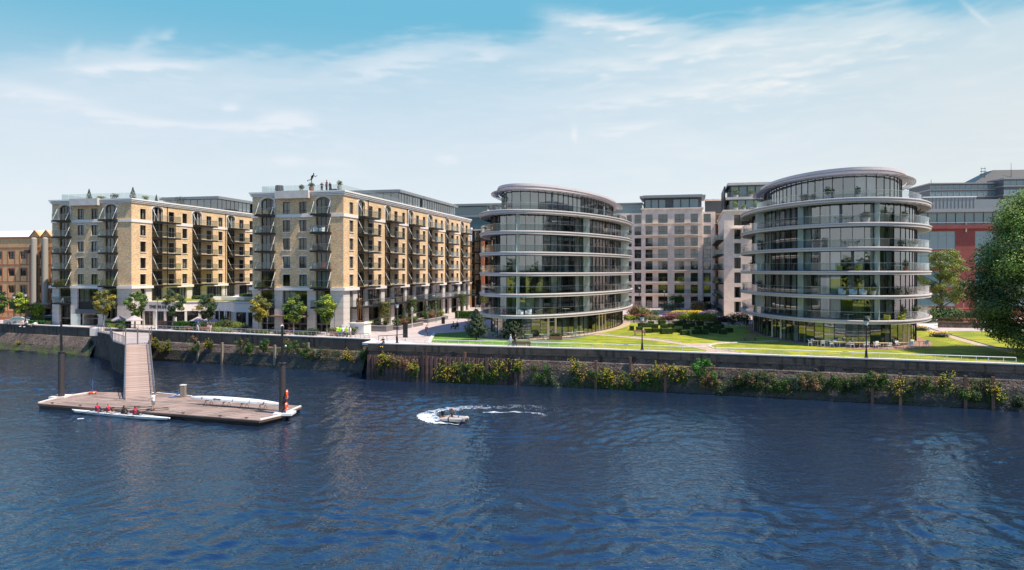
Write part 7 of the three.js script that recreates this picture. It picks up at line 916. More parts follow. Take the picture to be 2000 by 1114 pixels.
{
  const roof = (B, x, z) => { const [wx, wz] = inBlock(B, x, z); return [wx, 28.84, wz]; };
  potPlant('left tall cone tree on the roof of the left brick block', roof(BA, -11.3, -2.0), 1.1, 1.75, DARK, M.dark, 0.4, false); potPlant('right tall cone tree on the roof of the left brick block', roof(BA, -1.9, -2.6), 1.3, 1.9, DARK, M.dark, 0.4, false); potPlant('low green bush between the two roof cone trees', roof(BA, -8.6, -2), 1.8, 0.6, LIME, M.dark, 0.2); potPlant('dark roof bush left of the right cone tree', roof(BA, -6.0, -2.6), 1.8, 1.0, DARK, M.dark, 0.3); potPlant('lime bush on the lit side of the left block roof', roof(BA, -1.9, -6), 1.3, 0.8, LIME, M.dark, 0.3); potPlant('small cone on the lit side of the left block roof', roof(BA, -1.9, -9), 0.6, 1.2, DARK, M.dark, 0.3, false); potPlant('loose bush near the penthouse of the left block', roof(BA, -1.9, -16), 2.4, 1.7, DARK, M.dark, 0.3);
  potPlant('round bush left of the running statue', roof(BB, -8.9, -2), 1.0, 0.9, OLIVE, M.palePot, 0.5); potPlant('clipped ball plant in a clay pot under the running statue', roof(BB, -6.95, -1.9), 1.25, 0.8, mul(DARK, 1.4), M.terracotta, 0.85); potPlant('round tree in a pot at the corner of the central roof', roof(BB, -1.6, -1.8), 1.1, 1.0, OLIVE, M.palePot, 0.9); potPlant('small cone beside the seated roof figures', roof(BB, -3.6, -2.4), 0.6, 0.9, DARK, M.dark, 0.3, false); potPlant('low dark bush near the corner of the central roof', roof(BB, -2.8, -2.4), 1.2, 0.35, DARK, M.dark, 0.15);
  const urn = thing('roof_urn', 'large grey ribbed urn on the central roof', 'urn', roof(BB, -13.2, -2)); part('bowl', new MB().cyl([0, 0, 0], [0, 0.5, 0], 0.35, 0.72, 14).cyl([0, 0.5, 0], [0, 1.3, 0], 0.72, 0.62, 14), M.slate, urn); for (let k = 0; k < 12; k++) part('rib', new MB().cyl([Math.cos(k * 0.5236) * 0.72, 0.5, Math.sin(k * 0.5236) * 0.72], [Math.cos(k * 0.5236) * 0.63, 1.28, Math.sin(k * 0.5236) * 0.63], 0.05, 0.04, 4), M.grey, urn);
  const lev = (i) => TB.bands[i] + 0.53, tw = (px, i, ins = 0.85) => TB.place(TB.px(px, ins), ins, lev(i));
  [[1617, 5, 3.4, 1.0, 1.4, GREEN, 'small conifer in a pale pot on the top terrace of the right tower', M.palePot, 0.7], [1572, 5, 3.2, 1.4, 1.0, DARK, 'dark plant on the top terrace left of the conifer', M.dark, 0.5], [1676, 5, 3.0, 0.9, 1.2, BLUEG, 'faint plant on the top terrace right of the conifer', M.palePot, 0.6], [1497, 5, 2.6, 1.4, 1.2, DARK, 'bush at the left end of the top terrace', M.dark, 0.4], [1692, 4, 0.9, 1.5, 0.9, OLIVE, 'wide plant in a clay pot on the sixth floor balcony', M.palePot, 0.6], [1767, 4, 0.9, 1.2, 1.0, OLIVE, 'plant in a clay pot at the right of the sixth floor balcony', M.palePot, 0.7], [1595, 3, 0.9, 1.2, 1.0, DARK, 'plant at the middle of the fifth floor balcony', M.dark, 0.5], [1785, 3, 0.9, 1.5, 0.7, OLIVE, 'plants at the right end of the fifth floor balcony', M.palePot, 0.4], [1770, 2, 0.9, 1.0, 1.1, DARK, 'plant in a clay pot on the fourth floor balcony', M.terracotta, 0.5], [1484, 1, 0.9, 1.3, 1.5, DARK, 'dark plant at the left end of the third floor balcony', M.dark, 0.4], [1707, 1, 0.9, 0.9, 1.2, DARK, 'plant in a white pot on the third floor balcony', M.palePot, 0.6], [1695, 0, 0.9, 1.0, 1.4, DARK, 'tall plant in a clay pot on the lowest balcony', M.palePot, 0.6], [1766, 0, 0.9, 0.8, 1.3, GREEN, 'plant behind the yellow armchairs on the lowest balcony', M.palePot, 0.5], [1788, 0, 0.9, 1.0, 1.6, GREEN, 'green plant at the right end of the lowest balcony', M.palePot, 0.5], [1470, 2, 0.8, 1.2, 1.4, DARK, 'bushy plant at the left end of the fourth floor balcony', M.dark, 0.4], [1486, 3, 0.8, 1.2, 1.3, DARK, 'bushy plant at the left end of the fifth floor balcony', M.dark, 0.4]].forEach(([px, i, ins, s, h, col, lab, pot, ph]) => potPlant(lab, tw(px, i, ins), s, h, col, pot, ph));
  [[1437, 28.97, 168.6, 1.7, 'yellow bush on the lower roof terrace of the stone wing'], [1454, 28.97, 168, 0.9, 'small green bush on the lower roof terrace of the stone wing'], [1476, 28.97, 167, 1.6, 'yellow bush on the lower roof terrace beside the right tower'], [1437, 32.0, 170, 1.9, 'yellow bush on the upper roof terrace of the stone wing'], [1466, 32.0, 169, 1.6, 'yellow bush on the upper roof terrace beside the right tower']].forEach(([px, y, d, s, lab]) => { const [x] = plantAt(px, d); potPlant(lab, V(x, y, d), s, s * 0.85, [0.22, 0.26, 0.02], M.palePot, 0.5); });
}
// ---------------------------------------------------------------- people and statues: one smooth skin over posed joints
function surfaceNet(f, lo, hi, cell) {
  const n = [0, 1, 2].map((i) => Math.ceil((hi[i] - lo[i]) / cell) + 1), [nx, ny, nz] = n, v = new Float32Array(nx * ny * nz), at = (i, j, k) => i + nx * (j + ny * k);
  for (let k = 0; k < nz; k++) for (let j = 0; j < ny; j++) for (let i = 0; i < nx; i++) v[at(i, j, k)] = f(lo[0] + i * cell, lo[1] + j * cell, lo[2] + k * cell);
  const id = new Int32Array(nx * ny * nz).fill(-1), P = [], I = [];
  for (let k = 0; k < nz - 1; k++) for (let j = 0; j < ny - 1; j++) for (let i = 0; i < nx - 1; i++) {
    let m = 0, c = 0, sx = 0, sy = 0, sz = 0; for (let q = 0; q < 8; q++) if (v[at(i + (q & 1), j + ((q >> 1) & 1), k + (q >> 2))] < 0) m |= 1 << q; if (m === 0 || m === 255) continue;
    for (let a = 0; a < 8; a++) for (const d of [1, 2, 4]) { const b = a | d; if (b === a || !(((m >> a) ^ (m >> b)) & 1)) continue; const A = [i + (a & 1), j + ((a >> 1) & 1), k + (a >> 2)], B = [i + (b & 1), j + ((b >> 1) & 1), k + (b >> 2)], va = v[at(...A)], vb = v[at(...B)], t = va / (va - vb); sx += A[0] + (B[0] - A[0]) * t; sy += A[1] + (B[1] - A[1]) * t; sz += A[2] + (B[2] - A[2]) * t; c++; }
    id[at(i, j, k)] = P.length / 3; P.push(lo[0] + sx / c * cell, lo[1] + sy / c * cell, lo[2] + sz / c * cell);
  }
  for (let k = 1; k < nz - 1; k++) for (let j = 1; j < ny - 1; j++) for (let i = 1; i < nx - 1; i++) {
    const s = v[at(i, j, k)] < 0, face = (b, q) => { if (q.some((x) => x < 0) || s === (b < 0)) return; if (s) I.push(q[0], q[1], q[2], q[0], q[2], q[3]); else I.push(q[0], q[2], q[1], q[0], q[3], q[2]); };
    face(v[at(i + 1, j, k)], [id[at(i, j - 1, k - 1)], id[at(i, j, k - 1)], id[at(i, j, k)], id[at(i, j - 1, k)]]); face(v[at(i, j + 1, k)], [id[at(i - 1, j, k - 1)], id[at(i - 1, j, k)], id[at(i, j, k)], id[at(i, j, k - 1)]]); face(v[at(i, j, k + 1)], [id[at(i - 1, j - 1, k)], id[at(i, j - 1, k)], id[at(i, j, k)], id[at(i - 1, j, k)]]);
  }
  const N = new Float32Array(P.length), e = cell * 0.5; for (let q = 0; q < P.length; q += 3) { const x = P[q], y = P[q + 1], z = P[q + 2], a = f(x + e, y, z) - f(x - e, y, z), b = f(x, y + e, z) - f(x, y - e, z), c = f(x, y, z + e) - f(x, y, z - e), l = Math.hypot(a, b, c) || 1; N[q] = a / l; N[q + 1] = b / l; N[q + 2] = c / l; }
  return { P, N, I };
}
const capsule = (x, y, z, b) => { const [ax, ay, az, bx, by, bz, ra, rb] = b, dx = bx - ax, dy = by - ay, dz = bz - az, t = clamp(((x - ax) * dx + (y - ay) * dy + (z - az) * dz) / (dx * dx + dy * dy + dz * dz + 1e-9)); return Math.hypot(x - ax - dx * t, y - ay - dy * t, z - az - dz * t) - lerp(ra, rb, t); };
const smin = (a, b, k) => { const h = clamp(0.5 + 0.5 * (b - a) / k); return lerp(b, a, h) - k * h * (1 - h); };
const field = (bones, k, grow = 0) => (x, y, z) => { let d = 1e3; for (const b of bones) d = smin(d, capsule(x, y, z, b), k); return d - grow; };
function netGeo(list) {                                          // several nets [net, colour] in one geometry
  const P = [], N = [], C = [], I = []; for (const [m, col] of list) { const o = P.length / 3; for (const q of m.P) P.push(q); for (const q of m.N) N.push(q); for (let k = 0; k < m.P.length / 3; k++) C.push(...col); for (const q of m.I) I.push(q + o); }
  const g = new THREE.BufferGeometry(); g.setAttribute('position', new THREE.Float32BufferAttribute(P, 3)); g.setAttribute('normal', new THREE.Float32BufferAttribute(N, 3)); g.setAttribute('color', new THREE.Float32BufferAttribute(C, 3)); g.setAttribute('uv', new THREE.BufferAttribute(new Float32Array(P.length / 3 * 2), 2)); g.setIndex(I); return g;
}
const bounds = (bones, pad) => { const lo = [1e9, 1e9, 1e9], hi = [-1e9, -1e9, -1e9]; for (const b of bones) for (const o of [0, 3]) for (let i = 0; i < 3; i++) { const r = Math.max(b[6], b[7]) + pad; lo[i] = Math.min(lo[i], b[o + i] - r); hi[i] = Math.max(hi[i], b[o + i] + r); } return [lo, hi]; };
const RAD = Math.PI / 180;
// pose: angles in degrees, the figure faces +z; hips/shoulders swing forward positive
function figure(pose) {
  const H = (pose.height ?? 1.74) / 1.74, fem = pose.fem ? 0.9 : 1, S = (q) => q * H, v = (a, b) => [a[0] + b[0], a[1] + b[1], a[2] + b[2]], dirF = (fwd, out, side) => [side * Math.sin(out * RAD), -Math.cos(fwd * RAD) * Math.cos(out * RAD), Math.sin(fwd * RAD) * Math.cos(out * RAD)], sc = (d, l) => d.map((q) => q * l);
  const hip = [0, S(pose.hip ?? 0.93), 0], ln = (pose.lean ?? 0) * RAD, up = [0, Math.cos(ln), Math.sin(ln)], chest = v(hip, sc(up, S(0.36))), neck = v(hip, sc(up, S(0.52))), ln2 = ln + (pose.nod ?? 0) * RAD, up2 = [Math.sin((pose.tilt ?? 0) * RAD), Math.cos(ln2), Math.sin(ln2)], head = v(neck, sc(up2, S(0.185)));
  const legs = [], arms = [], hands = [];
  for (const s of [-1, 1]) {
    const L = pose.legs[s < 0 ? 0 : 1], A = pose.arms[s < 0 ? 0 : 1], h = v(hip, [s * S(0.088), -S(0.03), 0]), d1 = dirF(L[0], L[2] ?? 3, s), k = v(h, sc(d1, S(0.43))), d2 = dirF(L[0] - L[1], L[3] ?? 1, s), a = v(k, sc(d2, S(0.42))), fa = (L[4] ?? 0) * RAD, toe = v(a, [s * S(0.025), -S(0.05) + Math.sin(fa) * S(0.17), Math.cos(fa) * S(0.17)]);
    legs.push({ h, k, a, toe, s });
    const sh = v(neck, [s * S(0.185 * fem), -S(0.06), -Math.sin(ln) * 0.02]), e1 = dirF(A[0] + (pose.lean ?? 0) * 0.4, A[2] ?? 8, s), el = v(sh, sc(e1, S(0.285))), e2 = dirF(A[0] + A[1], A[3] ?? -4, s), w = v(el, sc(e2, S(0.25)));
    arms.push({ sh, el, w, s, d: e2 });
  }
  const torso = [[...hip, ...chest, S(0.128) * (pose.fem ? 1.04 : 1), S(0.135) * fem], [...chest, ...v(neck, [0, -S(0.05), 0]), S(0.14) * fem, S(0.085)], [-S(0.08) + hip[0], hip[1], hip[2], S(0.08) + hip[0], hip[1], hip[2], S(0.108), S(0.108)], [...v(neck, [-S(0.15) * fem, -S(0.075), 0]), ...v(neck, [S(0.15) * fem, -S(0.075), 0]), S(0.068), S(0.068)]];
  const uArm = arms.map((q) => [...q.sh, ...q.el, S(0.056), S(0.042)]), fArm = arms.map((q) => [...q.el, ...q.w, S(0.042), S(0.027)]), thigh = legs.map((q) => [...q.h, ...q.k, S(0.088), S(0.058)]), shin = legs.map((q) => [...q.k, ...q.a, S(0.06), S(0.036)]), foot = legs.map((q) => [...q.a, ...q.toe, S(0.042), S(0.036)]);
  const handB = []; for (const q of arms) { const d = q.d, x = [q.s, 0, 0], o = [d[1] * x[2] - d[2] * x[1], d[2] * x[0] - d[0] * x[2], d[0] * x[1] - d[1] * x[0]], p0 = q.w, at = (a, b, c) => p0.map((m, i) => m + S(d[i] * a + x[i] * b + o[i] * c)); handB.push([...at(0, 0, 0), ...at(0.075, 0, 0), S(0.026), S(0.036)]); [[0.03, 0.155], [0.011, 0.175], [-0.010, 0.165], [-0.03, 0.14]].forEach(([c, l]) => { handB.push([...at(0.075, 0, c), ...at(0.075 + (l - 0.075) * 0.5, -0.008, c * 1.1), S(0.0105), S(0.0095)], [...at(0.075 + (l - 0.075) * 0.5, -0.008, c * 1.1), ...at(l, -0.032, c * 1.1), S(0.0095), S(0.008)]); }); handB.push([...at(0.02, -0.005, 0.03), ...at(0.06, -0.02, 0.062), S(0.014), S(0.011)], [...at(0.06, -0.02, 0.062), ...at(0.095, -0.032, 0.058), S(0.011), S(0.009)]); }
  return { H, S, hip, chest, neck, head, up, up2, ln2, legs, arms, torso, uArm, fArm, thigh, shin, foot, handB };
}
const SKIN = { p: [0.56, 0.33, 0.23], t: [0.42, 0.23, 0.15], d: [0.12, 0.06, 0.04] }, skinMat = std('skin', [1, 1, 1], 0.6, { vertexColors: true });
function headNet(F, skin) {
  const c = F.head, S = F.S, a = F.ln2, ca = Math.cos(a), sa = Math.sin(a), ell = (x, y, z, o, r) => (Math.hypot((x - o[0]) / r[0], (y - o[1]) / r[1], (z - o[2]) / r[2]) - 1) * Math.min(...r);
  const loc = (x, y, z) => { const X = (x - c[0]) / F.H, Y = (y - c[1]) / F.H, Z = (z - c[2]) / F.H; return [X, Y * ca + Z * sa, -Y * sa + Z * ca]; };
  const f = (x, y, z) => { const [X, Y, Z] = loc(x, y, z); let d = ell(X, Y, Z, [0, 0.02, -0.012], [0.076, 0.095, 0.094]); d = smin(d, ell(X, Y, Z, [0, -0.055, 0.03], [0.052, 0.06, 0.055]), 0.03); d = smin(d, capsule(X, Y, Z, [0, 0.005, 0.086, 0, -0.03, 0.105, 0.009, 0.013]), 0.012); d = smin(d, capsule(X, Y, Z, [-0.03, 0.022, 0.078, 0.03, 0.022, 0.078, 0.01, 0.01]), 0.012); d = smin(d, capsule(X, Y, Z, [-0.014, -0.062, 0.083, 0.014, -0.062, 0.083, 0.008, 0.008]), 0.008); for (const s of [-1, 1]) d = smin(d, capsule(X, Y, Z, [s * 0.079, 0.012, -0.01, s * 0.08, -0.022, -0.004, 0.013, 0.009]), 0.01); d = smin(d, capsule(X, Y, Z, [0, -0.05, -0.01, 0, -0.15, -0.02, 0.048, 0.055]), 0.02); return d * F.H; };
  const r = S(0.2), net = surfaceNet(f, c.map((q) => q - r), c.map((q) => q + r * 0.75), 0.013);
  const eyes = [-1, 1].map((s) => { const lx = s * 0.03, ly = 0.004, lz = 0.079, w = [c[0] + S(lx), c[1] + S(ly * ca - lz * sa), c[2] + S(ly * sa + lz * ca)]; return surfaceNet((x, y, z) => Math.hypot(x - w[0], y - w[1], z - w[2]) - S(0.0125), w.map((q) => q - 0.03), w.map((q) => q + 0.03), 0.009); });
  return [[net, skin], ...eyes.map((e) => [e, [0.02, 0.015, 0.012]])];
}
function person(label, pos, turn, pose, look, group) {
  const t = thing('person', label, 'person', pos, turn, group), F = figure(pose), S = F.S, skin = SKIN[look.skin ?? 'p'];
  const body = [...F.torso.map((b) => [...b.slice(0, 6), b[6] - 0.012, b[7] - 0.012]), ...F.uArm, ...F.fArm, ...F.thigh, ...F.shin, ...F.foot, [...F.neck, ...F.head, S(0.05), S(0.05)]];
  const [lo, hi] = bounds(body, 0.04), hb = bounds(F.handB, 0.02);
  const nets = [[surfaceNet(field(body, 0.035), lo, hi, 0.026), skin], ...headNet(F, skin)]; for (const g of [F.handB.slice(0, 11), F.handB.slice(11)]) { const q = bounds(g, 0.012); nets.push([surfaceNet(field(g, 0.007), q[0], q[1], 0.011), skin]); }
  part('body', netGeo(nets), skinMat, t);
  const cloth = (name, bones, grow, mat, k = 0.04, cell = 0.024) => { const q = bounds(bones, grow + 0.05); part(name, netGeo([[surfaceNet(field(bones, k, grow), q[0], q[1], cell), [1, 1, 1]]]), mat, t); };
  const cut = (b, f) => [b[0], b[1], b[2], lerp(b[0], b[3], f), lerp(b[1], b[4], f), lerp(b[2], b[5], f), b[6], lerp(b[6], b[7], f)];
  const col = (c) => once('cloth' + c.join(), () => std('cloth', c, 0.9));
  cloth('top', [...F.torso, ...(look.sleeve === 0 ? [] : F.uArm.map((b) => cut(b, look.sleeve === 2 ? 1 : 0.62))), ...(look.sleeve === 2 ? F.fArm.map((b) => cut(b, 0.92)) : [])], 0.014, col(look.top));
  const hipB = [F.torso[2]]; cloth(look.short ? 'shorts' : 'trousers', [...hipB, ...F.thigh.map((b) => cut(b, look.short ? 0.8 : 1)), ...(look.short ? [] : F.shin.map((b) => cut(b, 0.93)))], 0.02, col(look.legs));
  cloth('shoes', F.foot, 0.014, col(look.shoes ?? [0.03, 0.03, 0.03]), 0.02, 0.018);
  if (look.vest) cloth('vest', F.torso, 0.034, look.vestMat ?? col(look.vest));
  const c = F.head, a = F.ln2, ca = Math.cos(a), sa = Math.sin(a), loc = (x, y, z) => { const X = (x - c[0]) / F.H, Y = (y - c[1]) / F.H, Z = (z - c[2]) / F.H; return [X, Y * ca + Z * sa, -Y * sa + Z * ca]; }, el = (X, Y, Z, o, r) => (Math.hypot((X - o[0]) / r[0], (Y - o[1]) / r[1], (Z - o[2]) / r[2]) - 1) * Math.min(...r), r = S(0.22);
  if (look.hair) part('hair', netGeo([[surfaceNet((x, y, z) => { const [X, Y, Z] = loc(x, y, z); let d = el(X, Y, Z, [0, 0.03, -0.02], [0.087, 0.1, 0.1]); if (look.long) d = smin(d, capsule(X, Y, Z, [0, 0.0, -0.08, 0, -0.19, -0.1, 0.075, 0.06]), 0.04); return Math.max(d, Z - 0.02 - Math.max(0, (Y - 0.055) * 1.6), look.long ? -1 : -Y - 0.05) * F.H; }, c.map((q) => q - r * 1.35), c.map((q) => q + r), 0.016), [1, 1, 1]]]), col(look.hair), t);
  if (look.hat) part('hat', netGeo([[surfaceNet((x, y, z) => { const [X, Y, Z] = loc(x, y, z); const crown = Math.max(el(X, Y, Z, [0, 0.035, -0.01], [0.094, 0.1, 0.108]), -Y + 0.04), brim = Math.max(Math.hypot(X / 1.0, (Z - 0.075) / 1.1) - 0.09, Math.abs(Y - 0.05) - 0.012); return smin(crown, brim, 0.012) * F.H; }, c.map((q) => q - r), c.map((q) => q + r), 0.015), [1, 1, 1]]]), col(look.hat), t);
  return t;
}
const STAND = (o = {}) => ({ legs: [[2, 2], [-2, 2]], arms: [[5, 12], [3, 14]], ...o }), WALK = (o = {}) => ({ hip: 0.915, legs: [[22, 8, 2, 1, 10], [-16, 22, 2, 1, -20]], arms: [[-18, 18], [20, 25]], lean: 3, ...o }), SIT = (o = {}) => ({ hip: 0.11, legs: [[86, 80, 4, 2], [84, 78, 6, 2]], arms: [[30, 40], [28, 45]], lean: 6, ...o });
const C = { navy: [0.02, 0.03, 0.07], black: [0.015, 0.015, 0.018], denim: [0.05, 0.09, 0.17], white: [0.75, 0.75, 0.76], blue: [0.20, 0.34, 0.52], plum: [0.12, 0.05, 0.09], grey: [0.2, 0.2, 0.21], pink: [0.7, 0.38, 0.38], brown: [0.10, 0.05, 0.03], red: [0.55, 0.02, 0.05], khaki: [0.40, 0.33, 0.22] };
{
  // four rowers, sitting low in the shell; the shell points right
  const sh = [(shell.a[0] + shell.b[0]) / 2, (shell.a[1] + shell.b[1]) / 2], seatAt = (u) => [sh[0] + u * Math.cos(shell.ang), 0.33, -(sh[1] + u * Math.sin(shell.ang))], row = (o = {}) => SIT({ hip: 0.12, legs: [[84, 22, 4, 2, 40], [82, 24, 4, 2, 40]], arms: [[48, 22], [46, 24]], lean: 4, height: 1.68, ...o }), T0 = Math.PI / 2 + shell.ang;
  const vest = col0([0.62, 0.02, 0.06]); function col0(c) { return std('red_vest', c, 0.85); }
  [[-3.1, 'leftmost rower in red vest with dark bushy hair', { skin: 't', top: C.navy, vest: 1, sleeve: 2, legs: C.navy, hair: C.black }, { nod: 12 }], [-1.55, 'second rower from the left in red vest, bare legs stretched out', { skin: 'p', top: C.navy, vest: 1, sleeve: 2, legs: C.khaki, short: 1, hair: C.black }, {}], [0.45, 'rower in black with long dark hair, third from the left', { skin: 't', top: C.black, vest: 0, sleeve: 2, legs: C.black, hair: C.black, long: 1, vestFront: 1 }, { lean: 16, nod: 14 }], [2.05, 'rightmost rower in red vest beside the standing coach', { skin: 'd', top: C.navy, vest: 1, sleeve: 2, legs: C.black, hair: C.black }, { lean: 8 }]].forEach(([u, lab, look, o]) => person(lab, seatAt(u), T0, row(o), { ...look, vestMat: vest, shoes: C.black }));
  const [cx, cd] = G(299, 802, PY); person('coach in white cap and white top standing on the pontoon', V(cx, PY + 0.03, cd), -1.9, STAND({ height: 1.84, arms: [[30, 75], [20, 60]], nod: 14 }), { top: C.white, sleeve: 1, legs: C.grey, short: 1, hair: C.brown, hat: C.white, shoes: C.black });
  const c = Math.cos(RIB.turn), s = Math.sin(RIB.turn); person('boat driver in red cap and dark jacket in the inflatable', [RIB.x + -0.22 * c + 0.05 * s, 0.36, -RIB.d + 0.22 * s + 0.05 * c], Math.PI / 2 + RIB.turn, SIT({ hip: 0.2, legs: [[70, 95, 8, 2], [68, 92, 8, 2]], arms: [[-10, 30, 20], [60, 95]], lean: 8, height: 1.78 }), { top: [0.05, 0.05, 0.06], sleeve: 1, legs: C.black, hair: C.brown, hat: C.red, vest: [0.04, 0.04, 0.045] });
  // people on the wall tops
  const onWall = (px, W0, lab, pose, look, back = 0.1) => { const [x, d, dx, dd] = wallAt(W0, px); person(lab, [x - dd * back, CAPY + 0.0, -(d + dx * back)], Math.atan2(dd, dx), pose, look); };
  onWall(44, WL, 'person in white shirt and bare legs sitting on the wall at the left', SIT({ legs: [[80, 72], [84, 78]] }), { top: C.white, legs: C.pink, short: 1, hair: C.brown, shoes: C.white });
  onWall(51, WL, 'person in white top and dark trousers sitting on the wall at the left', SIT({ legs: [[80, 74], [78, 70]] }), { top: C.white, legs: C.navy, hair: C.black, shoes: C.white });
  onWall(64, WL, 'person lying back with bare knees over the wall at the left', SIT({ lean: -72, legs: [[92, 92], [88, 88]], arms: [[-20, 10], [-20, 10]] }), { top: C.white, legs: C.grey, short: 1, hair: C.brown });
  { const [x, d] = G(749, 684, CAPY); person('man in black shirt and jeans sitting on the tip of the wall', V(-18.05, CAPY - 0.04, 104.3), -0.35, SIT({ legs: [[82, 78, 6], [78, 70, 6]], arms: [[35, 80], [40, 60]], lean: 14 }), { top: C.black, legs: C.denim, hair: C.brown, shoes: [0.75, 0.45, 0.10] }); }
  const on = (px, py, lab, turn, pose, look, y = GY) => { const [x, d] = G(px, py, y); return person(lab, V(x, y + 0.03, d), turn, pose, look); };
  on(386, 647, 'person in a blue shirt strolling before the restaurant hedge', 1.5, WALK(), { top: [0.05, 0.09, 0.2], legs: [0.5, 0.55, 0.6], hair: C.brown });
  on(405, 648, 'person with grey top and white skirt at the promenade rail', 2.6, STAND(), { top: [0.12, 0.14, 0.22], legs: [0.72, 0.55, 0.55], hair: C.brown, fem: 1 });
  on(411, 647.5, 'companion in a dark top next to the white skirted person', -2.4, STAND(), { top: [0.06, 0.07, 0.12], legs: C.white, hair: C.brown });
  on(551, 652.5, 'man in a white shirt leaning at the rail near the right pile', 0.4, STAND({ arms: [[30, 70], [20, 60]], lean: 8 }), { top: C.white, legs: C.denim, hair: C.brown });
  on(659, 658.5, 'worker in yellow vest at the left of the group by the statue', 0.6, STAND(), { top: C.grey, vest: 1, vestMat: M.hivis, sleeve: 1, legs: C.navy, hair: C.brown });
  on(664, 659.2, 'second worker in yellow vest facing away by the statue', 2.8, STAND({ height: 1.7 }), { top: [0.4, 0.5, 0.6], vest: 1, vestMat: M.hivis, legs: C.grey, hair: C.black });
  on(670, 659.4, 'man in white top and black trousers in the group by the statue', 0.2, STAND(), { top: C.white, legs: C.black, hair: C.brown });
  on(677, 659.8, 'worker in yellow vest at the right of the group by the statue', -0.7, STAND({ height: 1.72 }), { top: C.pink, vest: 1, vestMat: M.hivis, legs: C.black, hair: C.black });
  on(684, 660.0, 'person in white at the right end of the group by the statue', -1.2, STAND({ height: 1.76 }), { top: C.white, legs: C.khaki, hair: C.brown, sleeve: 2 });
  on(833, 657.5, 'walker in plum top and jeans on the pale plaza', 2.9, WALK({ height: 1.78 }), { top: C.plum, sleeve: 2, legs: [0.04, 0.09, 0.14], hair: [0.2, 0.14, 0.1] });
  on(997, 679.5, 'elderly man in a pale blue shirt strolling on the riverside path', 1.35, WALK({ height: 1.78 }), { top: [0.38, 0.50, 0.66], legs: [0.33, 0.33, 0.38], hair: [0.5, 0.48, 0.45] });
  on(1006, 679.8, 'man in a dark shirt strolling on the riverside path', 1.45, WALK({ height: 1.84, legs: [[-14, 20, 2, 1, -15], [20, 8, 2, 1, 10]], arms: [[20, 60], [30, 90]] }), { top: C.black, legs: [0.06, 0.07, 0.1], hair: C.black });
  const sitOn = (px, py, lab, turn, look, seat = 0.45) => { const [x, d] = G(px, py); return person(lab, V(x, GY + seat - 0.02, d), turn, SIT({ hip: 0.1, legs: [[84, 84], [80, 70]], height: 1.76 }), look); };
  sitOn(886, 643, 'person in dark clothes on the left of the shaded plaza bench', -1.2, { top: C.grey, legs: C.black, hair: C.black, sleeve: 2 }); sitOn(893.5, 642.6, 'person with bare arms on the right of the shaded plaza bench', -1.2, { top: C.plum, legs: C.black, hair: C.brown });
  sitOn(975.5, 661, 'person in white sitting at a terrace table between the pines', 0.9, { top: C.white, legs: C.grey, hair: C.brown, fem: 1 });
  // roof of the central block
  const roofP = (x, z, lab, turn, pose, look) => { const [wx, wz] = inBlock(BB, x, z); return person(lab, [wx, 28.86, wz], turn, pose, look); };
  roofP(-5.0, -1.9, 'woman with hands on hips on the central roof terrace', 0.2, STAND({ height: 1.66, fem: 1, arms: [[-10, 70, 38, -55], [-10, 70, 38, -55]] }), { top: C.black, legs: C.black, hair: [0.35, 0.2, 0.1], sleeve: 1 });
  roofP(-3.9 - 0.45, -2.4, 'man in dark suit with raised forearm on the central roof', -0.9, STAND({ height: 1.95, hip: 1.0, arms: [[10, 10], [45, 60]] }), { top: C.black, legs: C.black, hair: C.black, vest: C.plum });
  roofP(-3.5, -2.0, 'person in a long dark coat on the central roof', 0.6, STAND({ height: 1.62 }), { top: C.black, legs: C.black, hair: C.brown, sleeve: 2, long: 1 });
}
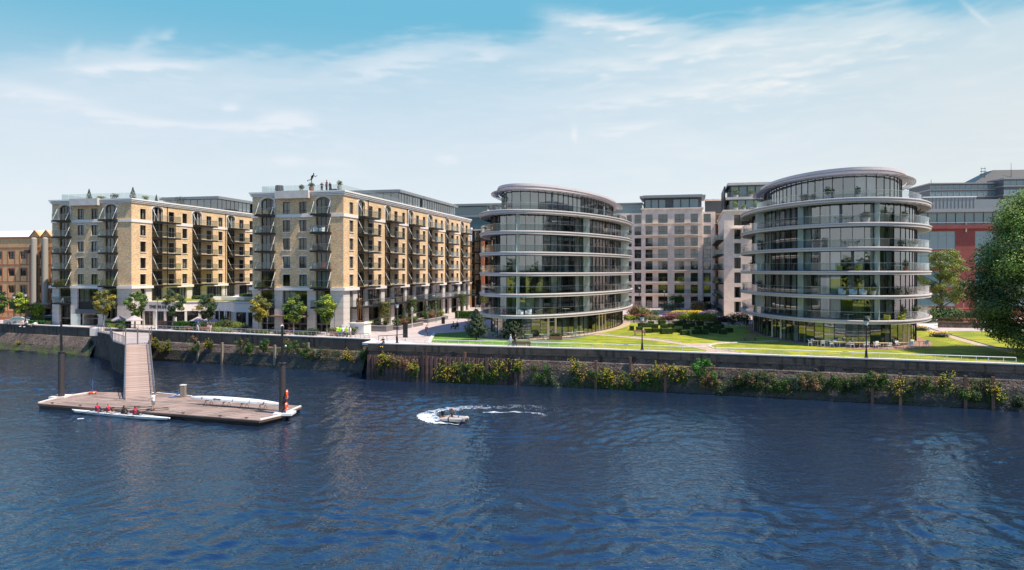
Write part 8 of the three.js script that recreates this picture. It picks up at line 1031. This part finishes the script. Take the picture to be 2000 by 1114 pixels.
// statues
function statue(t, name, pose, mat, extra) { const F = figure(pose), body = [...F.torso, ...F.uArm, ...F.fArm, ...F.thigh, ...F.shin, ...F.foot, [...F.neck, ...F.head, F.S(0.05), F.S(0.05)], ...(extra ? extra(F) : [])], [lo, hi] = bounds(body, 0.04), nets = [[surfaceNet(field(body, 0.03), lo, hi, 0.024), [1, 1, 1]], [headNet(F, [1, 1, 1])[0][0], [1, 1, 1]]]; for (const g of [F.handB.slice(0, 11), F.handB.slice(11)]) { const q = bounds(g, 0.012); nets.push([surfaceNet(field(g, 0.007), q[0], q[1], 0.011), [1, 1, 1]]); } return part(name, netGeo(nets), mat, t); }
{
  const [wx, wz] = inBlock(BB, -7.0, -2.1), t = thing('running_statue', 'dark bronze statue of a running man on the roof of the central block', 'statue', [wx, 30.3, wz], Math.PI / 2 - 0.3);
  statue(t, 'figure', { height: 2.05, hip: 0.86, lean: 30, nod: -12, legs: [[6, 14, 3, 1, -10], [-58, 32, 3, 1, -80]], arms: [[-62, 70], [35, 85]] }, M.darkBronze, (F) => [[...F.head, ...F.head, 0.11, 0.11]]).position.y = -0.05;
  part('support', new MB().cyl([0, -0.6, 0.05], [0, 0.1, 0.02], 0.05, 0.05, 6), M.darkBronze, t);
  const [bx, bd] = G(701, 653), b = thing('bronze_statue', 'tall bronze statue of a slender woman on the white plinth', 'statue', V(bx, GY + 1.95, bd + 0.2), 0.25);
  statue(b, 'figure', { height: 4.6, hip: 0.98, fem: 1, lean: -4, legs: [[8, 6, 1, 0, -50], [2, 12, 1, -2, -50]], arms: [[-8, 14, 6], [-10, 20, 5]] }, M.bronze).scale.set(0.8, 1, 0.9);
  part('base', new MB().cyl([0.1, 0, 0], [0.1, 0.28, 0], 0.75, 0.6, 14), M.bronze, b); part('bird', new MB().ball([0.75, 0.95, 0.1], 0.16, 0.14, 0.26).cyl([0.5, 0.25, 0], [0.7, 0.9, 0.1], 0.05, 0.04, 6), M.bronze, b);
  const p = thing('plinth', 'white stone plinth under the bronze statue', 'plinth', V(bx + 0.2, GY, bd + 0.2), -0.235); part('block', new MB().box(-1.25, 0, -1.4, 1.25, 1.75, 1.4), M.white, p); part('cap', new MB().box(-1.4, 1.752, -1.55, 1.4, 1.95, 1.55), M.white, p); part('plaque', new MB().box(-0.3, 0.9, 1.402, 0.3, 1.3, 1.44), M.steel, p);
}
// ---------------------------------------------------------------- railings, lamps, furniture and other small things
const inset = (W0, px, o) => { const [x, d, dx, dd] = wallAt(W0, px); return [x - dd * o, d + dx * o, Math.atan2(dd, dx)]; };
function railing(label, W0, p0, p1, stepPx, back, h, slant, mat, mid) {
  const t = thing('railing', label, 'railing'), pts = []; for (let p = p0; p <= p1; p += stepPx) pts.push(inset(W0, Math.min(p, p1), back));
  const g = once('rp' + h + slant, () => new MB().cyl([0, -0.02, 0], [0, h, slant], 0.035, 0.03, 5).geo());
  for (const [x, d, a] of pts) { const m = part('post', g, mat, t); m.position.set(x, GY, -d); m.rotation.y = a; }
  const line = (y, s) => pts.map(([x, d, a]) => [x + Math.sin(a) * s, GY + y, -d + Math.cos(a) * s]); part('top_rail', new MB().tube(line(h, slant), 0.05, 6), mat, t); for (const q of mid) part('wire', new MB().tube(line(h * q, slant * q), 0.014, 4), mat, t); return t;
}
railing('pale slanted railing along the promenade from the gangway to the plaza', WL, 293, 722, 8.6, 0.95, 0.95, 0.28, M.steel, [0.35, 0.65]);
railing('thin railing along the promenade left of the gangway', WL, 196, 288, 9, 1.1, 0.95, 0.1, M.grey, [0.5]);
railing('white riverside railing from the wall tip past the pine lawn to the path fork', WR, 782, 1379, 22, 0.85, 0.82, 0.0, M.whitePaint, [0.5]);
railing('white riverside railing in front of the right tower lawn', WR, 1396, 2004, 27, 0.85, 0.82, 0.0, M.whitePaint, [0.5]);
{ const [x, d] = G(762, 672), t = thing('corner_railing', 'short dark railing across the corner where the two walls meet', 'railing'); const pts = [[-19.3, 107.4], [-18.2, 108.1], [-17.0, 108.9], [-15.8, 109.8]]; for (const [a, b] of pts) part('post', new MB().cyl([a, GY, -b], [a, GY + 1.0, -b + 0.2], 0.04, 0.03, 5), M.dark, t); part('top_rail', new MB().tube(pts.map(([a, b]) => [a, GY + 1.0, -b + 0.2]), 0.05, 5), M.dark, t); }
// street lamps: lantern heads and flat heads
function lamp(label, x, d, h, kind, mat, y = GY) {
  const t = thing('street_lamp', label, 'street lamp', V(x, y, d));
  if (kind === 'lantern') { part('base', new MB().cyl([0, 0, 0], [0, 0.9, 0], 0.17, 0.12, 10).cyl([0, 0, 0], [0, 0.12, 0], 0.26, 0.24, 10), mat, t); part('post', new MB().cyl([0, 0.9, 0], [0, h - 0.75, 0], 0.085, 0.06, 8), mat, t); part('lantern', new MB().cyl([0, h - 0.72, 0], [0, h - 0.18, 0], 0.17, 0.32, 6), M.lampGlass, t); part('lantern_roof', new MB().cyl([0, h - 0.18, 0], [0, h + 0.05, 0], 0.38, 0.1, 6).cyl([0, h + 0.05, 0], [0, h + 0.2, 0], 0.05, 0.03, 6), mat, t); part('cross_bar', new MB().cyl([-0.35, h - 0.95, 0], [0.35, h - 0.95, 0], 0.025, 0.025, 5), mat, t); }
  else { part('post', new MB().cyl([0, 0, 0], [0, h - 0.1, 0], 0.075, 0.055, 8), mat, t); part('head', new MB().cyl([0, h - 0.14, 0], [0, h, 0], 0.32, 0.55, 12).cyl([0, h, 0], [0, h + 0.05, 0], 0.55, 0.5, 12), M.dark, t); part('diffuser', new MB().cyl([0, h - 0.5, 0], [0, h - 0.15, 0], 0.13, 0.18, 8), M.lampGlass, t); }
  return t;
}
const lampG = (label, px, py, top, kind, mat = M.black) => { const [x, d] = G(px, py), h = (py - top) / FOC * d; return lamp(label, x, d, h, kind, mat); };
{
  const wl = (px, back, label, top) => { const [x, d] = inset(WR, px, back), h = EYE - (top - 528) / FOC * d - 5; lamp(label, x, d, h, 'lantern', M.black, 5.03); };
  wl(771, 0.9, 'tall black lantern lamp on the wall tip by the sitting man', 592); wl(1254.5, 0.4, 'black riverside lantern lamp in front of the hedge garden', 617); wl(1692, 0.4, 'black riverside lantern lamp in front of the right tower', 624);
  lampG('black lantern lamp left of the pale green tree', 26.5, 634, 576, 'lantern'); lampG('black lantern lamp right of the pale green tree', 49, 636, 572, 'lantern');
  lampG('grey flat headed lamp before the left restaurant lettering', 307, 645, 580, 'flat', M.grey); lampG('flat headed lamp in front of the corner pier of the central block', 653, 650, 600, 'flat', M.grey); lampG('flat headed lamp left of the wooden entrance canopy', 522, 648, 603, 'flat', M.grey); lampG('flat headed lamp behind the tall black wall lantern', 776, 645, 592, 'flat', M.grey); lampG('white lantern lamp in front of the second clipped tree', 804.5, 640, 601, 'lantern', M.fascia); lampG('flat headed lamp by the two cone topiaries', 835.5, 636, 598, 'flat', M.steel); lampG('flat headed lamp by the third clipped tree', 851.5, 631, 587, 'flat', M.steel); lampG('flat headed lamp before the fourth clipped tree', 894.5, 625, 581, 'flat', M.grey); lampG('flat headed lamp by the copper column', 929, 617, 578, 'flat', M.grey); lampG('slim lamp post before the white garage entrance', 191.5, 642, 612, 'flat', M.grey);
  lampG('black lamp post before the left windows of the stone building', 1249, 608, 559, 'lantern'); lampG('black lamp post before the middle of the stone building', 1298, 607, 566, 'lantern'); lampG('tall grey lamp post before the red brick wall', 1883, 616, 552, 'flat', M.steel); lampG('grey lamp post at the edge of the huge tree', 1918.5, 616, 583, 'flat', M.steel);
}
// masts, totem, bin, cone, placard, parasols
single('mast', 'slim white mast at the promenade rail left of the restaurant', 'mast', new MB().cyl([0, 0, 0], [0, 3.7, 0], 0.1, 0.07, 8), M.whitePaint, GV(304.5, 647.5)); single('mast', 'short white mast before the restaurant windows', 'mast', new MB().cyl([0, 0, 0], [0, 2.9, 0], 0.1, 0.07, 8), M.whitePaint, V(...(([x, d]) => [x, GY, d])(plantAt(341, 134)))); single('mast', 'left white post of the restaurant garden frame', 'post', new MB().cyl([0, 0, 0], [0, 3.6, 0], 0.09, 0.09, 8), M.whitePaint, V(...(([x, d]) => [x, GY, d])(plantAt(428, 135)))); single('mast', 'right white post of the restaurant garden frame', 'post', new MB().cyl([0, 0, 0], [0, 3.4, 0], 0.09, 0.09, 8), M.whitePaint, V(...(([x, d]) => [x, GY, d])(plantAt(442, 134.5))));
{ const t = thing('information_totem', 'tall black information totem at the edge of the plaza', 'totem', GV(791.5, 659.5), -0.2); part('panel', new MB().box(-0.36, 0.08, -0.11, 0.36, 2.35, 0.11), M.black, t); part('foot', new MB().box(-0.4, 0, -0.14, 0.4, 0.078, 0.14), M.dark, t); }
{ const t = thing('litter_bin', 'black litter bin by the far planter in the plaza', 'bin', GV(865.5, 633)); part('drum', new MB().cyl([0, 0, 0], [0, 1.05, 0], 0.34, 0.34, 12), M.black, t); part('hood', new MB().cyl([0, 1.055, 0], [0, 1.3, 0], 0.38, 0.3, 12), M.dark, t); }
{ const t = thing('white_cone', 'white cone sculpture at the far end of the plaza', 'sculpture', GV(904.5, 622)); part('cone', new MB().cyl([0, 0.1, 0], [0, 1.45, 0], 0.55, 0.14, 14), M.whitePaint, t); part('foot', new MB().cyl([0, 0, 0], [0, 0.098, 0], 0.62, 0.6, 14), M.fascia, t); }
{ const t = thing('placard', 'blank white placard standing behind the group by the statue', 'placard', GV(674.5, 656), 0.1); part('board', new MB().box(-0.52, 0.55, -0.03, 0.52, 1.75, 0.03), M.whitePaint, t); for (const s of [-0.4, 0.4]) part('leg', new MB().cyl([s, 0, 0], [s, 0.55, 0], 0.025, 0.025, 5), M.grey, t); }
const parasol = (label, px, d, w, ytop, mat) => { const [x] = plantAt(px, d), t = thing('parasol', label, 'parasol', V(x, GY, d), 0.3), h = EYE - (ytop - 528) / FOC * d - GY; part('pole', new MB().cyl([0, 0, 0], [0, h, 0], 0.05, 0.04, 6), M.grey, t); const n = 8, mb = new MB(); for (let k = 0; k < n; k++) { const P = (q, R, y) => [Math.cos(q / n * 6.2832) * R, y, Math.sin(q / n * 6.2832) * R]; const a = P(k + 1, w / 2, h - 0.85), b = P(k, w / 2, h - 0.85), m = P(k + 0.5, w / 2 * 0.93, h - 0.80); mb.tri([0, h, 0], a, m); mb.tri([0, h, 0], m, b); mb.quad(b, m, [m[0], m[1] - 0.16, m[2]], [b[0], b[1] - 0.16, b[2]]); mb.quad(m, a, [a[0], a[1] - 0.16, a[2]], [m[0], m[1] - 0.16, m[2]]); } mat.side = THREE.DoubleSide; part('canopy', mb, mat, t); for (let k = 0; k < n; k++) part('rib', new MB().cyl([0, h - 0.08, 0], [Math.cos(k / n * 6.2832) * w * 0.48, h - 0.87, Math.sin(k / n * 6.2832) * w * 0.48], 0.015, 0.012, 4), M.steel, t); };
parasol('open pale mauve parasol before the restaurant entrance', 386, 132.5, 3.0, 618.5, M.umbrella); parasol('second pale mauve parasol half behind the glossy tree', 411, 133.5, 3.0, 618, M.umbrella); parasol('pale parasol beside the trunk of the slender tree', 262, 131.5, 3.0, 616, M.umbrella); parasol('dull grey mauve parasol left of the slender tree', 232, 134, 2.8, 616.5, std('dull_parasol', [0.30, 0.26, 0.30], 0.9));
{ const t = thing('terrace_wall', 'low brown timber terrace wall before the left restaurant windows', 'garden wall'); const [x, d] = plantAt(326, 134.5); t.position.set(x, GY, -d); t.rotation.y = ROT; for (let k = 0; k < 6; k++) part('timber_panel', once('twp', () => new MB().box(0, 0, -0.12, 0.58, 1.3, 0.12).geo()), k % 2 ? M.timber : M.teak, t).position.set(-1.8 + k * 0.6, 0, 0); part('menu_board', new MB().box(0.2, 0.2, 0.13, 1.0, 1.15, 0.2), M.black, t); }
// benches
function bench(label, x, d, turn, L = 1.9, backrest = true, mat = M.teak, y = GY) { const t = thing('bench', label, 'bench', V(x, y, d), turn); for (let k = 0; k < 4; k++) part('seat_slat', once('bsl' + L, () => new RoundedBoxGeometry(L, 0.045, 0.11, 1, 0.012)), mat, t).position.set(0, 0.44, -0.2 + k * 0.13); if (backrest) for (let k = 0; k < 3; k++) { const m = part('back_slat', once('bsl' + L, () => 0), mat, t); m.position.set(0, 0.58 + k * 0.13, -0.28 - k * 0.025); m.rotation.x = Math.PI / 2 - 0.18; } for (const s of [-1, 1]) { part('leg', new MB().box(s * L * 0.42 - 0.03, 0, -0.26, s * L * 0.42 + 0.03, 0.415, -0.2).box(s * L * 0.42 - 0.03, 0, 0.16, s * L * 0.42 + 0.03, 0.415, 0.22), M.dark, t); if (backrest) part('arm', new MB().box(s * L * 0.46 - 0.03, 0.62, -0.28, s * L * 0.46 + 0.03, 0.66, 0.22), mat, t); } return t; }
{ const gb = (l, px, py, turn, ...r) => { const [x, d] = G(px, py); return bench(l, x, d, turn, ...r); }; gb('timber bench on the lawn left of the hedge cubes', 1250, 656, 0.05); gb('timber bench in the shade of the right tower', 1465, 666, 0.05); gb('dark bench beside the strolling walkers', 1019, 679.5, Math.PI - 0.24, 2.6, true, M.timber); gb('dark bench with two people in the shade of the plaza', 890, 643.2, -1.2, 2.0, true, M.dark); gb('red timber bench among the flowers before the stone building', 1312, 616, 0, 3.4, true, M.timber);
  const seats = ['first brown promenade bench right of the gangway', 'second brown promenade bench right of the gangway', 'brown promenade bench under the parasols', 'brown promenade bench before the sloping bed', 'brown promenade bench left of the golden street tree', 'brown promenade bench left of the wooden canopy', 'brown promenade bench below the bright street trees', 'brown promenade bench left of the yellow vested group']; [335, 346, 373, 384, 468, 482, 540, 632].forEach((px, i) => { const [x, d, a] = inset(WL, px, 2.6); bench(seats[i], x, d, a + Math.PI, 1.15, true, M.orangeTrim); }); }
// tables and chairs
function chairProto(mat, seatMat) { const t = new THREE.Group(); part('seat', new RoundedBoxGeometry(0.46, 0.04, 0.44, 1, 0.015), seatMat, t).position.y = 0.46; const b = part('backrest', new RoundedBoxGeometry(0.46, 0.30, 0.03, 1, 0.012), seatMat, t); b.position.set(0, 0.74, -0.23); b.rotation.x = -0.14; for (const sx of [-1, 1]) for (const sz of [-1, 1]) part('leg', new MB().cyl([sx * 0.21, 0.46, sz * 0.19], [sx * 0.26, 0, sz * 0.24], 0.02, 0.017, 5), mat, t); for (const sx of [-1, 1]) part('arm', new MB().tube([[sx * 0.23, 0.46, 0.19], [sx * 0.25, 0.68, 0.17], [sx * 0.24, 0.68, -0.2], [sx * 0.22, 0.86, -0.25]], 0.018, 5), mat, t); return t; }
function tableProto(mat, topMat, w) { const t = new THREE.Group(); part('tabletop', new RoundedBoxGeometry(w, 0.04, 0.8, 1, 0.012), topMat, t).position.y = 0.73; part('pedestal', new MB().cyl([0, 0.03, 0], [0, 0.71, 0], 0.04, 0.04, 8), mat, t); part('foot', new MB().cyl([0, 0, 0], [0, 0.03, 0], 0.28, 0.26, 12), mat, t); return t; }
{
  const wc = chairProto(M.whitePaint, M.whitePaint), wt = tableProto(M.whitePaint, std('ash_tabletop', [0.62, 0.48, 0.27], 0.5), 1.5), gc = chairProto(M.steel, std('sage_metal', [0.30, 0.34, 0.28], 0.5)), gt = tableProto(M.steel, std('sage_tabletop', [0.40, 0.46, 0.36], 0.45), 1.2);
  const place = (proto, name, label, cat, x, d, turn, group, y = GY + 0.06) => { const o = proto.clone(); o.name = numbered(name); o.position.set(x, y, -d); o.rotation.y = turn; meta(o, label, cat, group); scene.add(o); return o; };
  const r = rng(12), nm = ['leftmost', 'second', 'third', 'fourth', 'fifth', 'rightmost'];
  [[1500, 671], [1600, 677.5], [1643, 680], [1682, 681], [1729, 682.4], [1768, 681.6], [1799, 679]].slice(1).forEach(([px, py], i) => { const [x, d] = G(px, py), a = (r() - 0.5) * 0.3; place(wt, 'terrace_table', `pale wood topped terrace table at the right tower, ${nm[i]} from the left`.replace('leftmost from the left', 'leftmost of the row').replace('rightmost from the left', 'rightmost on the brick setts'), 'table', x, d + 0.4, a); [[-1.05, 0.05, 1.5], [1.05, -0.05, -1.55], [-0.35, -0.75, 0], [0.4, 0.78, Math.PI]].forEach(([u, v, q], k) => { if ((i + k) % 5 === 4) return; place(wc, 'terrace_chair', `white metal chair at the ${nm[i]} terrace table of the right tower, ${['left', 'right', 'far', 'near'][k]} side`, 'chair', x + u * Math.cos(a) + v * Math.sin(a), d + 0.4 + u * Math.sin(a) - v * Math.cos(a), a + q + (r() - 0.5) * 0.5); }); });
  { const [x, d] = G(1505, 668.5), a = 0.1; }
  [[959, 660], [981, 662], [1032, 664], [1061, 664], [1116, 660.5], [1133, 658]].forEach(([px, py], i) => { const [x, d] = G(px, py), a = (r() - 0.5) * 0.4; place(gt, 'terrace_table', `sage green metal table at the central tower, ${nm[i]} in the row behind the pines`, 'table', x, d + 0.4, a); [[-0.95, 0.05, 1.5], [0.95, -0.05, -1.55], [0.35, 0.78, Math.PI]].forEach(([u, v, q], k) => { if ((i + k) % 4 === 3) return; place(gc, 'terrace_chair', `sage metal chair at the ${nm[i]} table of the central tower, ${['left', 'right', 'near'][k]} side`, 'chair', x + u * Math.cos(a) + v * Math.sin(a), d + 0.4 + u * Math.sin(a) - v * Math.cos(a), a + q + (r() - 0.5) * 0.5); }); });
  { const [x, d] = G(1085, 664.5), t = thing('terrace_planter', 'low dark planter box between the central tower tables', 'planter', V(x, GY + 0.05, d)); part('box', new MB().box(-1.0, 0, -0.3, 1.0, 0.55, 0.3), M.timber, t); part('soil', new MB().box(-0.92, 0.552, -0.22, 0.92, 0.57, 0.22), M.soil, t); part('foliage', new Leaves().blob([0, 0.75, 0], [1.0, 0.35, 0.35], 300, 0.16, DARK, rng(3)).geo(), M.leaf, t); }
  // on the balconies of the towers
  const arm = (mat) => { const t = new THREE.Group(); part('seat', new RoundedBoxGeometry(0.72, 0.36, 0.7, 2, 0.05), mat, t).position.y = 0.24; part('backrest', new RoundedBoxGeometry(0.72, 0.5, 0.18, 2, 0.05), mat, t).position.set(0, 0.62, -0.28); for (const s of [-1, 1]) part('arm', new RoundedBoxGeometry(0.14, 0.3, 0.7, 2, 0.04), mat, t).position.set(s * 0.32, 0.52, 0); return t; };
  const yel = arm(std('yellow_wicker', [0.45, 0.42, 0.05], 0.8)), whi = arm(M.hull), wick = arm(std('wicker', [0.16, 0.13, 0.09], 0.85)), redc = chairProto(M.red, M.red), blk = chairProto(M.dark, std('brown_mesh', [0.14, 0.10, 0.08], 0.7)), tw = (px, i, T0 = TB, ins = 0.95) => { const p = T0.place(T0.px(px, ins), ins, T0.bands[i] + 0.53); return [p[0], -p[2], p[1]]; };
  const bal = (proto, name, cat, label, px, i, turn, T0 = TB) => { const [x, d, y] = tw(px, i, T0); place(proto, name, label, cat, x, d, turn, undefined, y); };
  bal(yel, 'armchair', 'armchair', 'left yellow armchair on the lowest balcony of the right tower', 1733, 0, 0.9); bal(yel, 'armchair', 'armchair', 'right yellow armchair on the lowest balcony of the right tower', 1761, 0, -1.2); bal(blk, 'balcony_chair', 'chair', 'left brown chair on the lowest balcony of the right tower', 1643, 0, 1.3); bal(gt, 'balcony_table', 'table', 'small table between two brown chairs on the lowest right tower balcony', 1657, 0, 0); bal(blk, 'balcony_chair', 'chair', 'right brown chair on the lowest balcony of the right tower', 1671, 0, -1.3);
  [['left', 1645], ['middle', 1667], ['right', 1686]].forEach(([q, px]) => bal(whi, 'armchair', 'armchair', `${q} white lounge chair on the third floor balcony of the right tower`, px, 1, 0.2)); bal(wick, 'armchair', 'armchair', 'left wicker armchair on the third floor balcony of the right tower', 1756, 1, 0.6); bal(wick, 'armchair', 'armchair', 'right wicker armchair on the third floor balcony of the right tower', 1778, 1, -0.9);
  bal(yel, 'armchair', 'armchair', 'left yellow armchair on the fourth floor balcony of the right tower', 1640, 2, 1.2); bal(yel, 'armchair', 'armchair', 'right yellow armchair on the fourth floor balcony of the right tower', 1677, 2, -1.2); bal(gt, 'balcony_table', 'table', 'pale table at the right of the fourth floor balcony', 1751, 2, 0.2); bal(blk, 'balcony_chair', 'chair', 'left dark chair on the fifth floor balcony of the right tower', 1648, 3, 1.4); bal(blk, 'balcony_chair', 'chair', 'right dark chair on the fifth floor balcony of the right tower', 1675, 3, -1.4); bal(gt, 'balcony_table', 'table', 'table on the fifth floor balcony of the right tower', 1662, 3, 0); bal(wt, 'balcony_table', 'table', 'long table on the sixth floor balcony of the right tower', 1648, 4, 0.1); bal(blk, 'balcony_chair', 'chair', 'left chair at the sixth floor balcony table', 1635, 4, 1.4); bal(blk, 'balcony_chair', 'chair', 'right chair at the sixth floor balcony table', 1663, 4, -1.4);
  bal(redc, 'balcony_chair', 'chair', 'bright red chair on the lowest balcony of the central tower', 985, 0, 1.1, TA); bal(whi, 'armchair', 'armchair', 'left white armchair on the lowest balcony of the central tower', 1016, 0, 0.9, TA); bal(whi, 'armchair', 'armchair', 'right white armchair on the lowest balcony of the central tower', 1032, 0, -0.7, TA); bal(gt, 'balcony_table', 'table', 'small table on the lowest balcony of the central tower', 1105, 0, 0, TA);
  // on the balconies of the brick blocks
  const bb = (proto, name, cat, label, B, u, f, turn) => { const [wx, wz] = inBlock(B, -B.W + u, 0.75); place(proto, name, label, cat, wx, -wz, turn, undefined, f < 5 ? ROW1 - f * FLOOR - 0.15 : 9.11); };
  bb(whi, 'armchair', 'armchair', 'left white armchair on a balcony of the central block front', BB, 12.4, 1, 0.4); bb(whi, 'armchair', 'armchair', 'right white armchair on a balcony of the central block front', BB, 13.6, 1, -0.5); bb(wc, 'balcony_chair', 'chair', 'white chair on the left balcony of the central block, second row', BB, 2.2, 1, 0.7); bb(wick, 'armchair', 'armchair', 'dark wicker sofa seat on the top left balcony of the central block', BB, 1.6, 0, 0); bb(wick, 'armchair', 'armchair', 'second dark seat on the top left balcony of the central block', BB, 3.0, 0, 0); bb(redc, 'balcony_chair', 'chair', 'red chair on a right balcony of the central block front', BB, 13.9, 3, -0.4); bb(wc, 'balcony_chair', 'chair', 'white chair left of the red chair on the central block', BB, 12.4, 3, 0.8); bb(wick, 'armchair', 'armchair', 'dark seat on the lowest left brick balcony of the central block', BB, 2, 4, 0); bb(wick, 'armchair', 'armchair', 'round dark seat on a right balcony of the central block, third row', BB, 12.2, 2, 0.3);
  bb(wc, 'balcony_chair', 'chair', 'white chair on the first floor left balcony of the left block', BA, 2.9, 5, -0.5); bb(gt, 'balcony_table', 'table', 'round table on the first floor left balcony of the left block', BA, 1.4, 5, 0); bb(wc, 'balcony_chair', 'chair', 'white chair on a right balcony of the left block, third row', BA, 11.8, 2, 0.4); bb(wick, 'armchair', 'armchair', 'dark seat on the left block balcony, third row left', BA, 1.6, 2, 0);
  { const [wx, wz] = inBlock(BA, -BA.W + 2.0, 1.0); const t = thing('flower_box', 'balcony flower box with pink blooms on the left block', 'flower box', [wx, ROW1 - 4 * FLOOR - 0.14, wz], ROT); part('box', new MB().box(-0.9, 0, -0.15, 0.9, 0.3, 0.15), M.dark, t); part('foliage', new Leaves().blob([0, 0.55, 0], [1.0, 0.4, 0.25], 220, 0.17, GREEN, rng(8)).geo(), M.leaf, t); part('flowers', new Leaves().blob([0.2, 0.75, 0.1], [0.5, 0.3, 0.25], 60, 0.16, [0.75, 0.03, 0.25], rng(9)).geo(), M.petals, t); }
}
// parked cars by the orange office, mostly hidden by the wall
{
  const car = (label, px, d, turn, mat) => { const [x] = plantAt(px, d), t = thing('parked_car', label, 'car', V(x, GY, d), turn), side = new THREE.Shape(); side.moveTo(-2.1, 0.35); side.lineTo(-2.1, 0.85); side.quadraticCurveTo(-2.05, 0.98, -1.7, 1.0); side.lineTo(-1.2, 1.02); side.quadraticCurveTo(-0.75, 1.45, -0.3, 1.46); side.lineTo(0.6, 1.44); side.quadraticCurveTo(1.1, 1.38, 1.45, 1.0); side.lineTo(1.95, 0.9); side.quadraticCurveTo(2.15, 0.85, 2.12, 0.35); const g = new THREE.ExtrudeGeometry(side, { depth: 1.56, bevelEnabled: true, bevelThickness: 0.08, bevelSize: 0.06, bevelSegments: 2 }); g.translate(0, 0, -0.78); part('body', g, mat, t); const gl = new THREE.Shape(); gl.moveTo(-1.05, 1.04); gl.quadraticCurveTo(-0.7, 1.4, -0.28, 1.40); gl.lineTo(0.58, 1.38); gl.quadraticCurveTo(0.98, 1.32, 1.22, 1.04); const gg = new THREE.ExtrudeGeometry(gl, { depth: 1.74, bevelEnabled: false }); gg.translate(0, 0, -0.87); part('window', gg, M.teal, t); for (const sx of [-1.3, 1.3]) for (const sz of [-0.78, 0.78]) { const w = part('wheel', new MB().cyl([0, 0, -0.1], [0, 0, 0.1], 0.32, 0.32, 16), M.tyre, t); w.position.set(sx, 0.32, sz); kid('rim', new MB().cyl([0, 0, -0.105], [0, 0, 0.105], 0.19, 0.19, 10), M.steel, w); } for (const sz of [-0.6, 0.6]) part('headlight', new MB().cbox(-2.12, 0.72, sz, 0.1, 0.14, 0.3), M.lampGlass, t); };
  car('silver car parked behind the river wall by the left lantern', 33, 143.5, 0.5, M.carPaint); car('dark car parked behind the sitting person in white', 54, 146, 0.4, M.dark); car('pale blue car parked beside the left brick block', 97, 149, 0.3, std('pale_blue_paint', [0.35, 0.48, 0.62], 0.3));
}
renderer.render(scene, camera);
